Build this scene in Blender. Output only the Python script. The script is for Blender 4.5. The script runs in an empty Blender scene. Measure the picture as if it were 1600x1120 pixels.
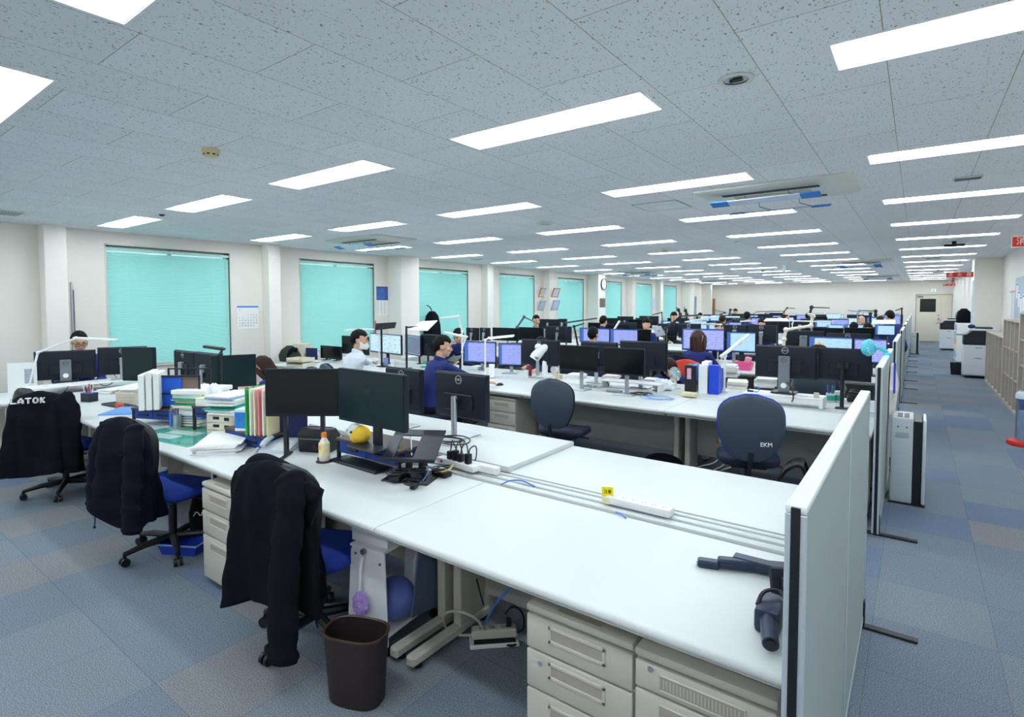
import bpy, bmesh, math, random
from mathutils import Vector, Matrix, Euler
random.seed(7)
SC = bpy.context.scene
COL = SC.collection
PI = math.pi

# ------------------------------------------------------------------ camera
FPX, YAW, PITCH, ROLL, PCX, PCY, CAMZ = 857.864, 0.6403, 0.0435, -0.0018, 793.85, 512.94, 1.663
_cy, _sy, _cp, _sp = math.cos(YAW), math.sin(YAW), math.cos(PITCH), math.sin(PITCH)
_f = Vector((-_sy*_cp, _cy*_cp, -_sp)); _r = Vector((_cy, _sy, 0)); _u = _r.cross(_f)
_r2 = _r*math.cos(ROLL) + _u*math.sin(ROLL); _u2 = -_r*math.sin(ROLL) + _u*math.cos(ROLL)
cam_d = bpy.data.cameras.new('camera'); cam = bpy.data.objects.new('camera', cam_d); COL.objects.link(cam)
cam.matrix_world = Matrix(((_r2.x, _u2.x, -_f.x, 0), (_r2.y, _u2.y, -_f.y, 0), (_r2.z, _u2.z, -_f.z, CAMZ), (0, 0, 0, 1)))
cam_d.sensor_fit = 'HORIZONTAL'; cam_d.sensor_width = 36; cam_d.lens = FPX/1600*36
cam_d.shift_x = (800-PCX)/1600; cam_d.shift_y = (PCY-560)/1600
cam_d.clip_start = 0.02; cam_d.clip_end = 200
SC.camera = cam
# ------------------------------------------------------------------ world / exposure
wd = bpy.data.worlds.new('daylight'); SC.world = wd; wd.use_nodes = True
bgn = wd.node_tree.nodes['Background']; bgn.inputs[0].default_value = (0.75, 0.95, 1.0, 1); bgn.inputs[1].default_value = 1.1
SC.view_settings.view_transform = 'Standard'; SC.view_settings.look = 'None'
SC.view_settings.gamma = 1; SC.view_settings.use_curve_mapping = False
SC.view_settings.exposure = 0.14
LAMP_STRENGTH = 22.0
CEIL = 2.70; XW = -9.15; XR = 1.51; YF = 30.6; YB = -2.2
SC.cycles.max_bounces = 8; SC.cycles.diffuse_bounces = 5; SC.cycles.transparent_max_bounces = 12
SC.cycles.caustics_reflective = False; SC.cycles.caustics_refractive = False
SC.cycles.use_denoising = True

# ------------------------------------------------------------------ image-plane helpers: where a ray meets a real plane
def ray(px, py): return _r2*((px-PCX)/FPX) - _u2*((py-PCY)/FPX) + _f
def P(px, py, z):
    d = ray(px, py); t = (z-CAMZ)/d.z; return Vector((d.x*t, d.y*t, z))
def Q(px, py, y):
    d = ray(px, py); t = y/d.y; return Vector((d.x*t, y, CAMZ+d.z*t))
def QX(px, py, x):
    d = ray(px, py); t = x/d.x; return Vector((x, d.y*t, CAMZ+d.z*t))

# ------------------------------------------------------------------ materials
def lin(h):
    if not isinstance(h, str): return tuple(h)
    h = h.lstrip('#'); v = [int(h[i:i+2], 16)/255 for i in (0, 2, 4)]
    return tuple(x/12.92 if x <= .04045 else ((x+.055)/1.055)**2.4 for x in v)
MATS = {}
def N(nt, typ, **kw):
    n = nt.nodes.new(typ)
    for k, v in kw.items(): setattr(n, k, v)
    return n
def base(name):
    m = bpy.data.materials.new(name); m.use_nodes = True
    nt = m.node_tree; b = nt.nodes['Principled BSDF']
    return m, nt, b
def pm(name, col, rough=.5, metal=0, var=.05, scale=40, bump=0, spec=None, bscale=None, emit=0, trans=0):
    """principled material with a little procedural noise in colour and relief"""
    if name in MATS: return MATS[name]
    m, nt, b = base(name); c = lin(col)
    tc = N(nt, 'ShaderNodeTexCoord'); no = N(nt, 'ShaderNodeTexNoise'); no.inputs['Scale'].default_value = scale; no.inputs['Detail'].default_value = 3
    nt.links.new(tc.outputs['Object'], no.inputs['Vector'])
    mx = N(nt, 'ShaderNodeMix', data_type='RGBA')
    mx.inputs['A'].default_value = tuple(max(0, x*(1-var)) for x in c)+(1,); mx.inputs['B'].default_value = tuple(min(1, x*(1+var)) for x in c)+(1,)
    nt.links.new(no.outputs['Fac'], mx.inputs['Factor']); nt.links.new(mx.outputs['Result'], b.inputs['Base Color'])
    b.inputs['Roughness'].default_value = rough; b.inputs['Metallic'].default_value = metal
    if spec is not None: b.inputs['Specular IOR Level'].default_value = spec
    if trans: b.inputs['Transmission Weight'].default_value = trans
    if emit:
        nt.links.new(mx.outputs['Result'], b.inputs['Emission Color']); b.inputs['Emission Strength'].default_value = emit
    if bump:
        bp = N(nt, 'ShaderNodeBump'); bp.inputs['Strength'].default_value = bump; bp.inputs['Distance'].default_value = .004
        n2 = N(nt, 'ShaderNodeTexNoise'); n2.inputs['Scale'].default_value = bscale or scale*4; n2.inputs['Detail'].default_value = 4
        nt.links.new(tc.outputs['Object'], n2.inputs['Vector']); nt.links.new(n2.outputs['Fac'], bp.inputs['Height']); nt.links.new(bp.outputs['Normal'], b.inputs['Normal'])
    MATS[name] = m; return m
def thinglass(name, tint=(.95, 1, .98), gloss=.08, rough=.02):
    if name in MATS: return MATS[name]
    m, nt, b = base(name); nt.nodes.remove(b)
    out = nt.nodes['Material Output']; t = N(nt, 'ShaderNodeBsdfTransparent'); g = N(nt, 'ShaderNodeBsdfGlossy'); mx = N(nt, 'ShaderNodeMixShader')
    t.inputs[0].default_value = tuple(tint)+(1,); g.inputs['Roughness'].default_value = rough
    fr = N(nt, 'ShaderNodeLayerWeight'); fr.inputs[0].default_value = .25; ad = N(nt, 'ShaderNodeMath', operation='MULTIPLY_ADD'); ad.inputs[1].default_value = .35; ad.inputs[2].default_value = gloss*.5
    nt.links.new(fr.outputs['Facing'], ad.inputs[0]); nt.links.new(ad.outputs[0], mx.inputs[0])
    nt.links.new(t.outputs[0], mx.inputs[1]); nt.links.new(g.outputs[0], mx.inputs[2]); nt.links.new(mx.outputs[0], out.inputs['Surface'])
    MATS[name] = m; return m

def floor_mat():
    m, nt, b = base('carpet_tiles')
    tc = N(nt, 'ShaderNodeTexCoord'); mp = N(nt, 'ShaderNodeMapping'); nt.links.new(tc.outputs['Object'], mp.inputs[0])
    mp.inputs['Scale'].default_value = (2, 2, 1); mp.inputs['Location'].default_value = (.3, .1, 0)
    fl = N(nt, 'ShaderNodeVectorMath', operation='FLOOR'); nt.links.new(mp.outputs[0], fl.inputs[0])
    wn = N(nt, 'ShaderNodeTexWhiteNoise', noise_dimensions='2D'); nt.links.new(fl.outputs[0], wn.inputs['Vector'])
    ramp = N(nt, 'ShaderNodeValToRGB'); e = ramp.color_ramp.elements
    e[0].position = 0; e[0].color = lin('#77828f')+(1,); e[1].position = 1; e[1].color = lin('#6c7a90')+(1,)
    for p, c in ((.25, '#78838f'), (.5, '#7f8790'), (.68, '#84868b'), (.82, '#6f7d93')):
        k = e.new(p); k.color = lin(c)+(1,)
    ramp.color_ramp.interpolation = 'CONSTANT'
    nt.links.new(wn.outputs['Value'], ramp.inputs[0])
    n1 = N(nt, 'ShaderNodeTexNoise'); n1.inputs['Scale'].default_value = 190; n1.inputs['Detail'].default_value = 5; n1.inputs['Roughness'].default_value = .8
    nt.links.new(tc.outputs['Object'], n1.inputs['Vector'])
    r2 = N(nt, 'ShaderNodeValToRGB'); r2.color_ramp.elements[0].position = .40; r2.color_ramp.elements[0].color = (.42, .45, .5, 1)
    r2.color_ramp.elements[1].position = .60; r2.color_ramp.elements[1].color = (1.5, 1.48, 1.45, 1)
    nt.links.new(n1.outputs['Fac'], r2.inputs[0])
    mul = N(nt, 'ShaderNodeMix', data_type='RGBA', blend_type='MULTIPLY'); mul.inputs['Factor'].default_value = 1
    nt.links.new(ramp.outputs[0], mul.inputs['A']); nt.links.new(r2.outputs[0], mul.inputs['B'])
    # seams
    fr = N(nt, 'ShaderNodeVectorMath', operation='FRACTION'); nt.links.new(mp.outputs[0], fr.inputs[0])
    sx = N(nt, 'ShaderNodeSeparateXYZ'); nt.links.new(fr.outputs[0], sx.inputs[0])
    def edge(o):
        a = N(nt, 'ShaderNodeMath', operation='LESS_THAN'); a.inputs[1].default_value = .008; nt.links.new(o, a.inputs[0]); return a.outputs[0]
    mxx = N(nt, 'ShaderNodeMath', operation='MAXIMUM'); nt.links.new(edge(sx.outputs[0]), mxx.inputs[0]); nt.links.new(edge(sx.outputs[1]), mxx.inputs[1])
    sm = N(nt, 'ShaderNodeMath', operation='MULTIPLY'); sm.inputs[1].default_value = .35; nt.links.new(mxx.outputs[0], sm.inputs[0])
    dk = N(nt, 'ShaderNodeMix', data_type='RGBA'); dk.inputs['B'].default_value = lin('#3b4656')+(1,)
    nt.links.new(sm.outputs[0], dk.inputs['Factor']); nt.links.new(mul.outputs['Result'], dk.inputs['A'])
    nt.links.new(dk.outputs['Result'], b.inputs['Base Color']); b.inputs['Roughness'].default_value = .95; b.inputs['Specular IOR Level'].default_value = .15
    bp = N(nt, 'ShaderNodeBump'); bp.inputs['Strength'].default_value = .2; bp.inputs['Distance'].default_value = .004
    nt.links.new(n1.outputs['Fac'], bp.inputs['Height']); nt.links.new(bp.outputs[0], b.inputs['Normal'])
    return m
def ceil_mat():
    m, nt, b = base('mineral_fibre_tiles')
    tc = N(nt, 'ShaderNodeTexCoord'); sp = N(nt, 'ShaderNodeSeparateXYZ'); nt.links.new(tc.outputs['Object'], sp.inputs[0])
    cb = N(nt, 'ShaderNodeCombineXYZ')
    ax = N(nt, 'ShaderNodeMath', operation='ADD'); ax.inputs[1].default_value = -2.246; nt.links.new(sp.outputs['Y'], ax.inputs[0])
    ay = N(nt, 'ShaderNodeMath', operation='ADD'); ay.inputs[1].default_value = .13; nt.links.new(sp.outputs['X'], ay.inputs[0])
    nt.links.new(ax.outputs[0], cb.inputs[0]); nt.links.new(ay.outputs[0], cb.inputs[1])
    br = N(nt, 'ShaderNodeTexBrick'); br.offset = .5; br.offset_frequency = 2
    br.inputs['Scale'].default_value = 1; br.inputs['Brick Width'].default_value = .91; br.inputs['Row Height'].default_value = .455
    br.inputs['Mortar Size'].default_value = .0016; br.inputs['Mortar Smooth'].default_value = 0
    br.inputs['Color1'].default_value = (1, 1, 1, 1); br.inputs['Color2'].default_value = (.95, .95, .95, 1); br.inputs['Mortar'].default_value = (.42, .36, .28, 1)
    nt.links.new(cb.outputs[0], br.inputs['Vector'])
    mp = N(nt, 'ShaderNodeMapping'); mp.inputs['Scale'].default_value = (110, 62, 1); mp.inputs['Rotation'].default_value = (0, 0, .35)
    nt.links.new(tc.outputs['Object'], mp.inputs[0])
    no = N(nt, 'ShaderNodeTexNoise'); no.inputs['Scale'].default_value = 1; no.inputs['Detail'].default_value = 2.5; no.inputs['Roughness'].default_value = .55; no.inputs['Distortion'].default_value = .6
    nt.links.new(mp.outputs[0], no.inputs['Vector'])
    rp = N(nt, 'ShaderNodeValToRGB'); rp.color_ramp.elements[0].position = .635; rp.color_ramp.elements[0].color = (1, 1, 1, 1)
    rp.color_ramp.elements[1].position = .67; rp.color_ramp.elements[1].color = (.28, .25, .22, 1)
    nt.links.new(no.outputs['Fac'], rp.inputs[0])
    c0 = N(nt, 'ShaderNodeMix', data_type='RGBA', blend_type='MULTIPLY'); c0.inputs['Factor'].default_value = 1; c0.inputs['A'].default_value = lin('#eef1f5')+(1,)
    nt.links.new(br.outputs['Color'], c0.inputs['B'])
    c1 = N(nt, 'ShaderNodeMix', data_type='RGBA', blend_type='MULTIPLY'); c1.inputs['Factor'].default_value = 1
    nt.links.new(c0.outputs['Result'], c1.inputs['A']); nt.links.new(rp.outputs[0], c1.inputs['B'])
    nt.links.new(c1.outputs['Result'], b.inputs['Base Color']); b.inputs['Roughness'].default_value = .9; b.inputs['Specular IOR Level'].default_value = .1
    return m
def lamp_mat(name, strength, col='#f4fbff'):
    m, nt, b = base(name); b.inputs['Base Color'].default_value = (.9, .9, .9, 1)
    tc = N(nt, 'ShaderNodeTexCoord'); no = N(nt, 'ShaderNodeTexNoise'); no.inputs['Scale'].default_value = 4
    nt.links.new(tc.outputs['Object'], no.inputs['Vector'])
    mx = N(nt, 'ShaderNodeMix', data_type='RGBA'); c = lin(col); mx.inputs['A'].default_value = tuple(x*.97 for x in c)+(1,); mx.inputs['B'].default_value = c+(1,)
    nt.links.new(no.outputs['Fac'], mx.inputs['Factor']); nt.links.new(mx.outputs['Result'], b.inputs['Emission Color'])
    b.inputs['Emission Strength'].default_value = strength; MATS[name] = m; return m
def blind_mat():
    m, nt, b = base('aqua_blind_slats'); nt.nodes.remove(b); out = nt.nodes['Material Output']
    d = N(nt, 'ShaderNodeBsdfDiffuse'); t = N(nt, 'ShaderNodeBsdfTranslucent'); mx = N(nt, 'ShaderNodeMixShader'); mx.inputs[0].default_value = .16
    tc = N(nt, 'ShaderNodeTexCoord'); no = N(nt, 'ShaderNodeTexNoise'); no.inputs['Scale'].default_value = 2
    nt.links.new(tc.outputs['Object'], no.inputs['Vector'])
    cm = N(nt, 'ShaderNodeMix', data_type='RGBA'); cm.inputs['A'].default_value = lin('#b4eeea')+(1,); cm.inputs['B'].default_value = lin('#bdf3ef')+(1,)
    nt.links.new(no.outputs['Fac'], cm.inputs['Factor'])
    nt.links.new(cm.outputs['Result'], d.inputs[0]); nt.links.new(cm.outputs['Result'], t.inputs[0])
    nt.links.new(d.outputs[0], mx.inputs[1]); nt.links.new(t.outputs[0], mx.inputs[2]); nt.links.new(mx.outputs[0], out.inputs['Surface'])
    return m

M_FLOOR, M_CEIL, M_BLIND = floor_mat(), ceil_mat(), blind_mat()
M_LAMP = lamp_mat('led_diffuser', LAMP_STRENGTH)
M_WALL = pm('painted_wall', '#e9e4dc', .85, var=.02, scale=6, bump=.15, bscale=180)
M_COLUMN = pm('painted_column', '#f0ece4', .85, var=.02, scale=6, bump=.1, bscale=180)
M_DESK = pm('desk_laminate', '#d3d7d6', .38, var=.015, scale=60, spec=.45)
M_DESKEDGE = pm('desk_metal', '#c9c7bd', .45, var=.03, scale=80)
M_GREIGE = pm('greige_steel', '#c2beb3', .5, var=.03, scale=220, bump=.12, bscale=700)
M_GREIGE_D = pm('grey_steel', '#9fa19a', .55, var=.04, scale=220, bump=.12, bscale=700)
M_WHITE = pm('white_plastic', '#eef0f0', .45, var=.02)
M_WHITEMETAL = pm('white_metal', '#e8ecef', .4, var=.02)
M_BLACK = pm('black_plastic', '#0d131c', .45, var=.1)
M_BLACKGLOSS = pm('dark_screen', '#0c1216', .18, var=.05, spec=.35)
M_NAVYBLK = pm('charcoal_navy_plastic', '#141d2b', .42, var=.08)
M_SILVER = pm('silver_metal', '#b9bec4', .32, metal=.7, var=.03)
M_DSILVER = pm('dark_silver', '#7d848c', .4, metal=.5, var=.04)
M_ALU = pm('aluminium_edge', '#c4ced6', .4, metal=.35, var=.03)
M_PANEL = pm('partition_cloth', '#a6b1b4', .85, var=.03, scale=300, bump=.2, bscale=900)
M_PANELTOP = pm('partition_cap', '#dfe8ea', .5, var=.02)
M_PAPER = pm('white_paper', '#f3f4f2', .8, var=.02)
M_FABRIC_BLK = pm('black_softshell', '#10141b', .9, var=.25, scale=25, bump=.35, bscale=260, spec=.12)
M_FABRIC_NAVY = pm('navy_nylon', '#080b1a', .7, var=.25, scale=25, bump=.3, bscale=200, spec=.12)
M_CHAIRSHELL = pm('slate_chair_shell', '#3b4656', .6, var=.08, scale=90, bump=.2, bscale=500)
M_CHAIRBLUE = pm('royal_blue_upholstery', '#153a9c', .8, var=.1, scale=90, bump=.3, bscale=500)
M_WOOD = pm('greige_wood_laminate', '#b5aca0', .6, var=.08, scale=8)
M_BROWNWOOD = pm('walnut_top', '#4a3a33', .5, var=.25, scale=14)
M_SKIN = pm('skin', '#dcae92', .55, var=.06, scale=20, spec=.35)
M_HAIR = pm('black_hair', '#0d0c0d', .65, var=.3, scale=90, spec=.2, bump=.5, bscale=160)
M_HAIRBR = pm('brown_hair', '#2e1a15', .6, var=.35, scale=90, spec=.25, bump=.5, bscale=160)

# ------------------------------------------------------------------ mesh builder
class MB:
    def __init__(s): s.bm = bmesh.new(); s.mi = 0
    def _m(s, fs):
        for f in fs: f.material_index = s.mi
    def box(s, x0, x1, y0, y1, z0, z1, bev=0, seg=1, mat=None):
        b = bmesh.new()
        bmesh.ops.create_cube(b, size=1)
        for v in b.verts: v.co = Vector(((x0+x1)/2+v.co.x*(x1-x0), (y0+y1)/2+v.co.y*(y1-y0), (z0+z1)/2+v.co.z*(z1-z0)))
        if bev: bmesh.ops.bevel(b, geom=b.edges[:], offset=bev, segments=seg, profile=.5, affect='EDGES', clamp_overlap=True)
        if mat: bmesh.ops.transform(b, matrix=mat, verts=b.verts)
        s.merge(b); return s
    def merge(s, b):
        me = bpy.data.meshes.new('t'); b.to_mesh(me); b.free()
        n = len(s.bm.faces); s.bm.from_mesh(me); bpy.data.meshes.remove(me)
        s.bm.faces.ensure_lookup_table(); s.bm.verts.ensure_lookup_table(); s._m(s.bm.faces[n:])
    def rings(s, rs, cap0=True, cap1=True, closed=True):
        vs = [[s.bm.verts.new(p) for p in r] for r in rs]; fs = []
        n = len(vs[0])
        for a, b in zip(vs, vs[1:]):
            for i in range(n if closed else n-1):
                j = (i+1) % n
                fs.append(s.bm.faces.new((a[i], a[j], b[j], b[i])))
        if cap0: fs.append(s.bm.faces.new(vs[0][::-1]))
        if cap1: fs.append(s.bm.faces.new(vs[-1]))
        s._m(fs); return s
    def cyl(s, p0, p1, r0, r1=None, n=14, cap=True):
        p0, p1 = Vector(p0), Vector(p1); r1 = r0 if r1 is None else r1
        d = (p1-p0).normalized(); a = d.orthogonal().normalized(); b = d.cross(a)
        R = [[p+a*r*math.cos(2*PI*i/n)+b*r*math.sin(2*PI*i/n) for i in range(n)] for p, r in ((p0, r0), (p1, r1))]
        return s.rings(R, cap, cap)
    def tube(s, pts, r, n=6, smooth=0):
        pts = [Vector(p) for p in pts]
        for _ in range(smooth):
            q = [pts[0]]
            for a, b in zip(pts, pts[1:]): q += [a*.75+b*.25, a*.25+b*.75]
            pts = q+[pts[-1]]
        if isinstance(r, (list, tuple)) and len(r) != len(pts):
            r0 = r; r = [r0[int(t)]+(r0[min(int(t)+1, len(r0)-1)]-r0[int(t)])*(t-int(t)) for t in [i*(len(r0)-1)/(len(pts)-1) for i in range(len(pts))]]
        R = []; up = None
        for i, p in enumerate(pts):
            d = (pts[min(i+1, len(pts)-1)]-pts[max(i-1, 0)])
            d = d.normalized() if d.length > 1e-9 else Vector((0, 0, 1))
            if up is None: up = d.orthogonal().normalized()
            up = (up-d*up.dot(d)); up = up.normalized() if up.length > 1e-6 else d.orthogonal().normalized()
            b = d.cross(up); rr = r[i] if isinstance(r, (list, tuple)) else r
            R.append([p+up*rr*math.cos(2*PI*k/n)+b*rr*math.sin(2*PI*k/n) for k in range(n)])
        return s.rings(R)
    def lathe(s, prof, c=(0, 0, 0), n=24, sx=1, sy=1, cap0=True, cap1=True):
        c = Vector(c)
        return s.rings([[c+Vector((r*math.cos(2*PI*i/n)*sx, r*math.sin(2*PI*i/n)*sy, z)) for i in range(n)] for r, z in prof], cap0, cap1)
    def prism(s, poly, z0, z1, mat=None, bev=0):
        b = bmesh.new(); lo = [b.verts.new((x, y, z0)) for x, y in poly]; hi = [b.verts.new((x, y, z1)) for x, y in poly]; n = len(poly)
        b.faces.new(lo[::-1]); b.faces.new(hi)
        for i in range(n): b.faces.new((lo[i], lo[(i+1) % n], hi[(i+1) % n], hi[i]))
        bmesh.ops.recalc_face_normals(b, faces=b.faces)
        if bev: bmesh.ops.bevel(b, geom=b.edges[:], offset=bev, segments=1, affect='EDGES', clamp_overlap=True)
        if mat: bmesh.ops.transform(b, matrix=mat, verts=b.verts)
        s.merge(b); return s
    def ball(s, c, rx, ry=None, rz=None, u=14, v=10, mat=None):
        b = bmesh.new(); bmesh.ops.create_uvsphere(b, u_segments=u, v_segments=v, radius=1)
        for q in b.verts: q.co = Vector((q.co.x*rx, q.co.y*(ry or rx), q.co.z*(rz or rx)))
        if mat: bmesh.ops.transform(b, matrix=mat, verts=b.verts)
        bmesh.ops.translate(b, vec=Vector(c), verts=b.verts)
        s.merge(b); return s
    def quad(s, *ps):
        s._m([s.bm.faces.new([s.bm.verts.new(p) for p in ps])]); return s
    def grid(s, fn, nu, nv):
        vs = [[s.bm.verts.new(fn(i/nu, j/nv)) for j in range(nv+1)] for i in range(nu+1)]
        s._m([s.bm.faces.new((vs[i][j], vs[i+1][j], vs[i+1][j+1], vs[i][j+1])) for i in range(nu) for j in range(nv)]); return s
    def use(s, mi): s.mi = mi; return s
    def xf(s, mat): bmesh.ops.transform(s.bm, matrix=mat, verts=s.bm.verts); return s
    def mesh(s, name, mats, smooth=35, recalc=True):
        if recalc: bmesh.ops.recalc_face_normals(s.bm, faces=s.bm.faces)
        me = bpy.data.meshes.new(name); s.bm.to_mesh(me); s.bm.free()
        for m in (mats if isinstance(mats, (list, tuple)) else [mats]): me.materials.append(m)
        if smooth:
            me.shade_smooth(); me.set_sharp_from_angle(angle=math.radians(smooth))
        return me
    def build(s, name, mats, parent=None, smooth=35, recalc=True, loc=None, rz=0, label=None):
        o = bpy.data.objects.new(name, s.mesh(name, mats, smooth, recalc)); COL.objects.link(o)
        if parent is not None: o.parent = parent
        if loc is not None: o.location = loc
        if rz: o.rotation_euler.z = rz
        if label: o['label'] = label
        return o
def tag(o, label, cat, group=None, kind=None):
    o['label'] = label; o['category'] = cat
    if group: o['group'] = group
    if kind: o['kind'] = kind
    return o
def thing(name, label, cat, loc=(0, 0, 0), rz=0, group=None):
    o = bpy.data.objects.new(name, None); COL.objects.link(o); o.empty_display_size = .1
    o.location = loc; o.rotation_euler.z = rz
    return tag(o, label, cat, group)
def struct(o): o['kind'] = 'structure'; return o
def copy_tree(o, parent=None):
    c = o.copy(); COL.objects.link(c)
    if parent is not None: c.parent = parent
    for ch in [x for x in KIDS(o)]: copy_tree(ch, c)
    return c
def KIDS(o): return list(o.children)
def dup(src, loc, rz=0, label=None, group=None, cat=None):
    c = copy_tree(src); c.location = loc; c.rotation_euler.z = rz
    if label: c['label'] = label
    if group: c['group'] = group
    if cat: c['category'] = cat
    return c
ORD = ['nearest', 'second', 'third', 'fourth', 'fifth', 'sixth', 'seventh', 'eighth', 'ninth', 'tenth', 'eleventh', 'twelfth', 'thirteenth', 'fourteenth', 'fifteenth', 'sixteenth']
_fontcache = {}
def text_mesh(txt, size, depth=.0008):
    k = (txt, size, depth)
    if k not in _fontcache:
        cu = bpy.data.curves.new('txt', 'FONT'); cu.body = txt; cu.size = size; cu.extrude = depth; cu.align_x = 'CENTER'; cu.align_y = 'CENTER'; cu.resolution_u = 3
        o = bpy.data.objects.new('txt', cu); COL.objects.link(o)
        dg = bpy.context.evaluated_depsgraph_get(); dg.update()
        me = bpy.data.meshes.new_from_object(o.evaluated_get(dg)); bpy.data.objects.remove(o); bpy.data.curves.remove(cu)
        _fontcache[k] = me
    return _fontcache[k]
def add_text(mb, txt, size, mat, depth=.0008):
    me = text_mesh(txt, size, depth).copy(); me.transform(mat)
    n = len(mb.bm.faces); mb.bm.from_mesh(me); bpy.data.meshes.remove(me); mb.bm.faces.ensure_lookup_table(); mb._m(mb.bm.faces[n:])
def frame(origin, xdir, ydir):
    x = Vector(xdir).normalized(); y = Vector(ydir); y = (y-x*x.dot(y)).normalized(); z = x.cross(y); o = Vector(origin)
    return Matrix(((x.x, y.x, z.x, o.x), (x.y, y.y, z.y, o.y), (x.z, y.z, z.z, o.z), (0, 0, 0, 1)))

# ------------------------------------------------------------------ room shell
LW, LD, LSP, LY0 = 1.256, .29, 2.05, 2.576
BANKX = [(-.305, 'right-hand bank over the aisle'), (-2.37, 'second bank from the right'), (-4.47, 'middle bank'), (-6.53, 'fourth bank from the right'), (-8.60, 'bank nearest the windows')]
LROWS = list(range(-2, 14))
def ceiling():
    mb = MB(); holes = [(x, x+LW) for x, _ in BANKX]
    xs = sorted([XW] + [v for h in holes for v in h] + [XR+.5]); ys = sorted([YB] + [v for n in LROWS for v in (LY0+LSP*n, LY0+LSP*n+LD)] + [YF])
    hs = set(round(h[0], 4) for h in holes); hy = set(round(LY0+LSP*n, 4) for n in LROWS)
    for i in range(len(xs)-1):
        for j in range(len(ys)-1):
            if round(xs[i], 4) in hs and round(ys[j], 4) in hy: continue
            mb.quad((xs[i], ys[j], CEIL), (xs[i], ys[j+1], CEIL), (xs[i+1], ys[j+1], CEIL), (xs[i+1], ys[j], CEIL))
    bmesh.ops.remove_doubles(mb.bm, verts=mb.bm.verts, dist=1e-5)
    mb.box(XW, XR+.5, YB, YF, CEIL+.14, CEIL+.2)
    return struct(mb.build('ceiling', M_CEIL, smooth=0, recalc=False))
ceiling()
struct(MB().box(XW-.4, XR+.6, YB-.2, YF+.3, -.1, 0).build('floor', M_FLOOR, smooth=0))
# window wall with openings
WINS = [(-.16, 1.55)] + [(2.84+3.02*i, 4.56+3.01*i) for i in range(8)]
WZ0, WZ1 = .78, 2.51
mb = MB(); ys = [YB] + [v for w in WINS for v in w] + [YF]
for i in range(0, len(ys), 2): mb.box(XW-.2, XW, ys[i], ys[i+1], 0, CEIL+.1)
for a, b in WINS: mb.box(XW-.2, XW, a, b, 0, WZ0); mb.box(XW-.2, XW, a, b, WZ1, CEIL+.1)
struct(mb.build('wall_left', M_WALL, smooth=0))
struct(MB().box(XW-.2, XR+.6, YF, YF+.2, 0, CEIL+.1).build('wall_far', M_WALL, smooth=0))
struct(MB().box(XW-.2, XR+.6, YB-.2, YB, 0, CEIL+.1).build('wall_back', M_WALL, smooth=0))
mb = MB(); mb.box(XR, XR+.2, YB, 16.5, 0, CEIL+.1); mb.box(1.27, XR+.2, 17.15, YF, 0, CEIL+.1)
struct(mb.build('wall_right', M_WALL, smooth=0))
struct(MB().box(1.03, XR+.2, 16.5, 17.15, 0, CEIL+.05, bev=.006).build('column_right', M_COLUMN, smooth=0))
for i, (y0, w, d) in enumerate([(2.1, .235, .235), (5.12, .22, .23), (7.95, .53, .42), (11.11, .24, .22), (14.08, .3, .22), (16.87, .55, .42), (20.1, .3, .22), (23.05, .3, .22), (26.3, .6, .42)]):
    struct(MB().box(XW, XW+d, y0, y0+w, 0, CEIL+.02, bev=.008).build('column_left', M_COLUMN, smooth=0))
struct(MB().box(XW, XW+.018, YB, YF, 0, .07, bev=.004).build('baseboard_left', pm('grey_skirting', '#8e959c', .6)))
struct(MB().box(XW, 1.27, YF-.015, YF, 0, .07, bev=.004).build('baseboard_far', pm('grey_skirting', '#8e959c', .6)))
M_FRAME = pm('window_frame', '#d8d2c6', .5, var=.02); M_PANE = thinglass('window_glass', (.8, .95, .93))
POS = ['cut by the left edge', 'nearest whole', 'second', 'third', 'fourth', 'fifth', 'sixth', 'seventh', 'farthest']
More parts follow.
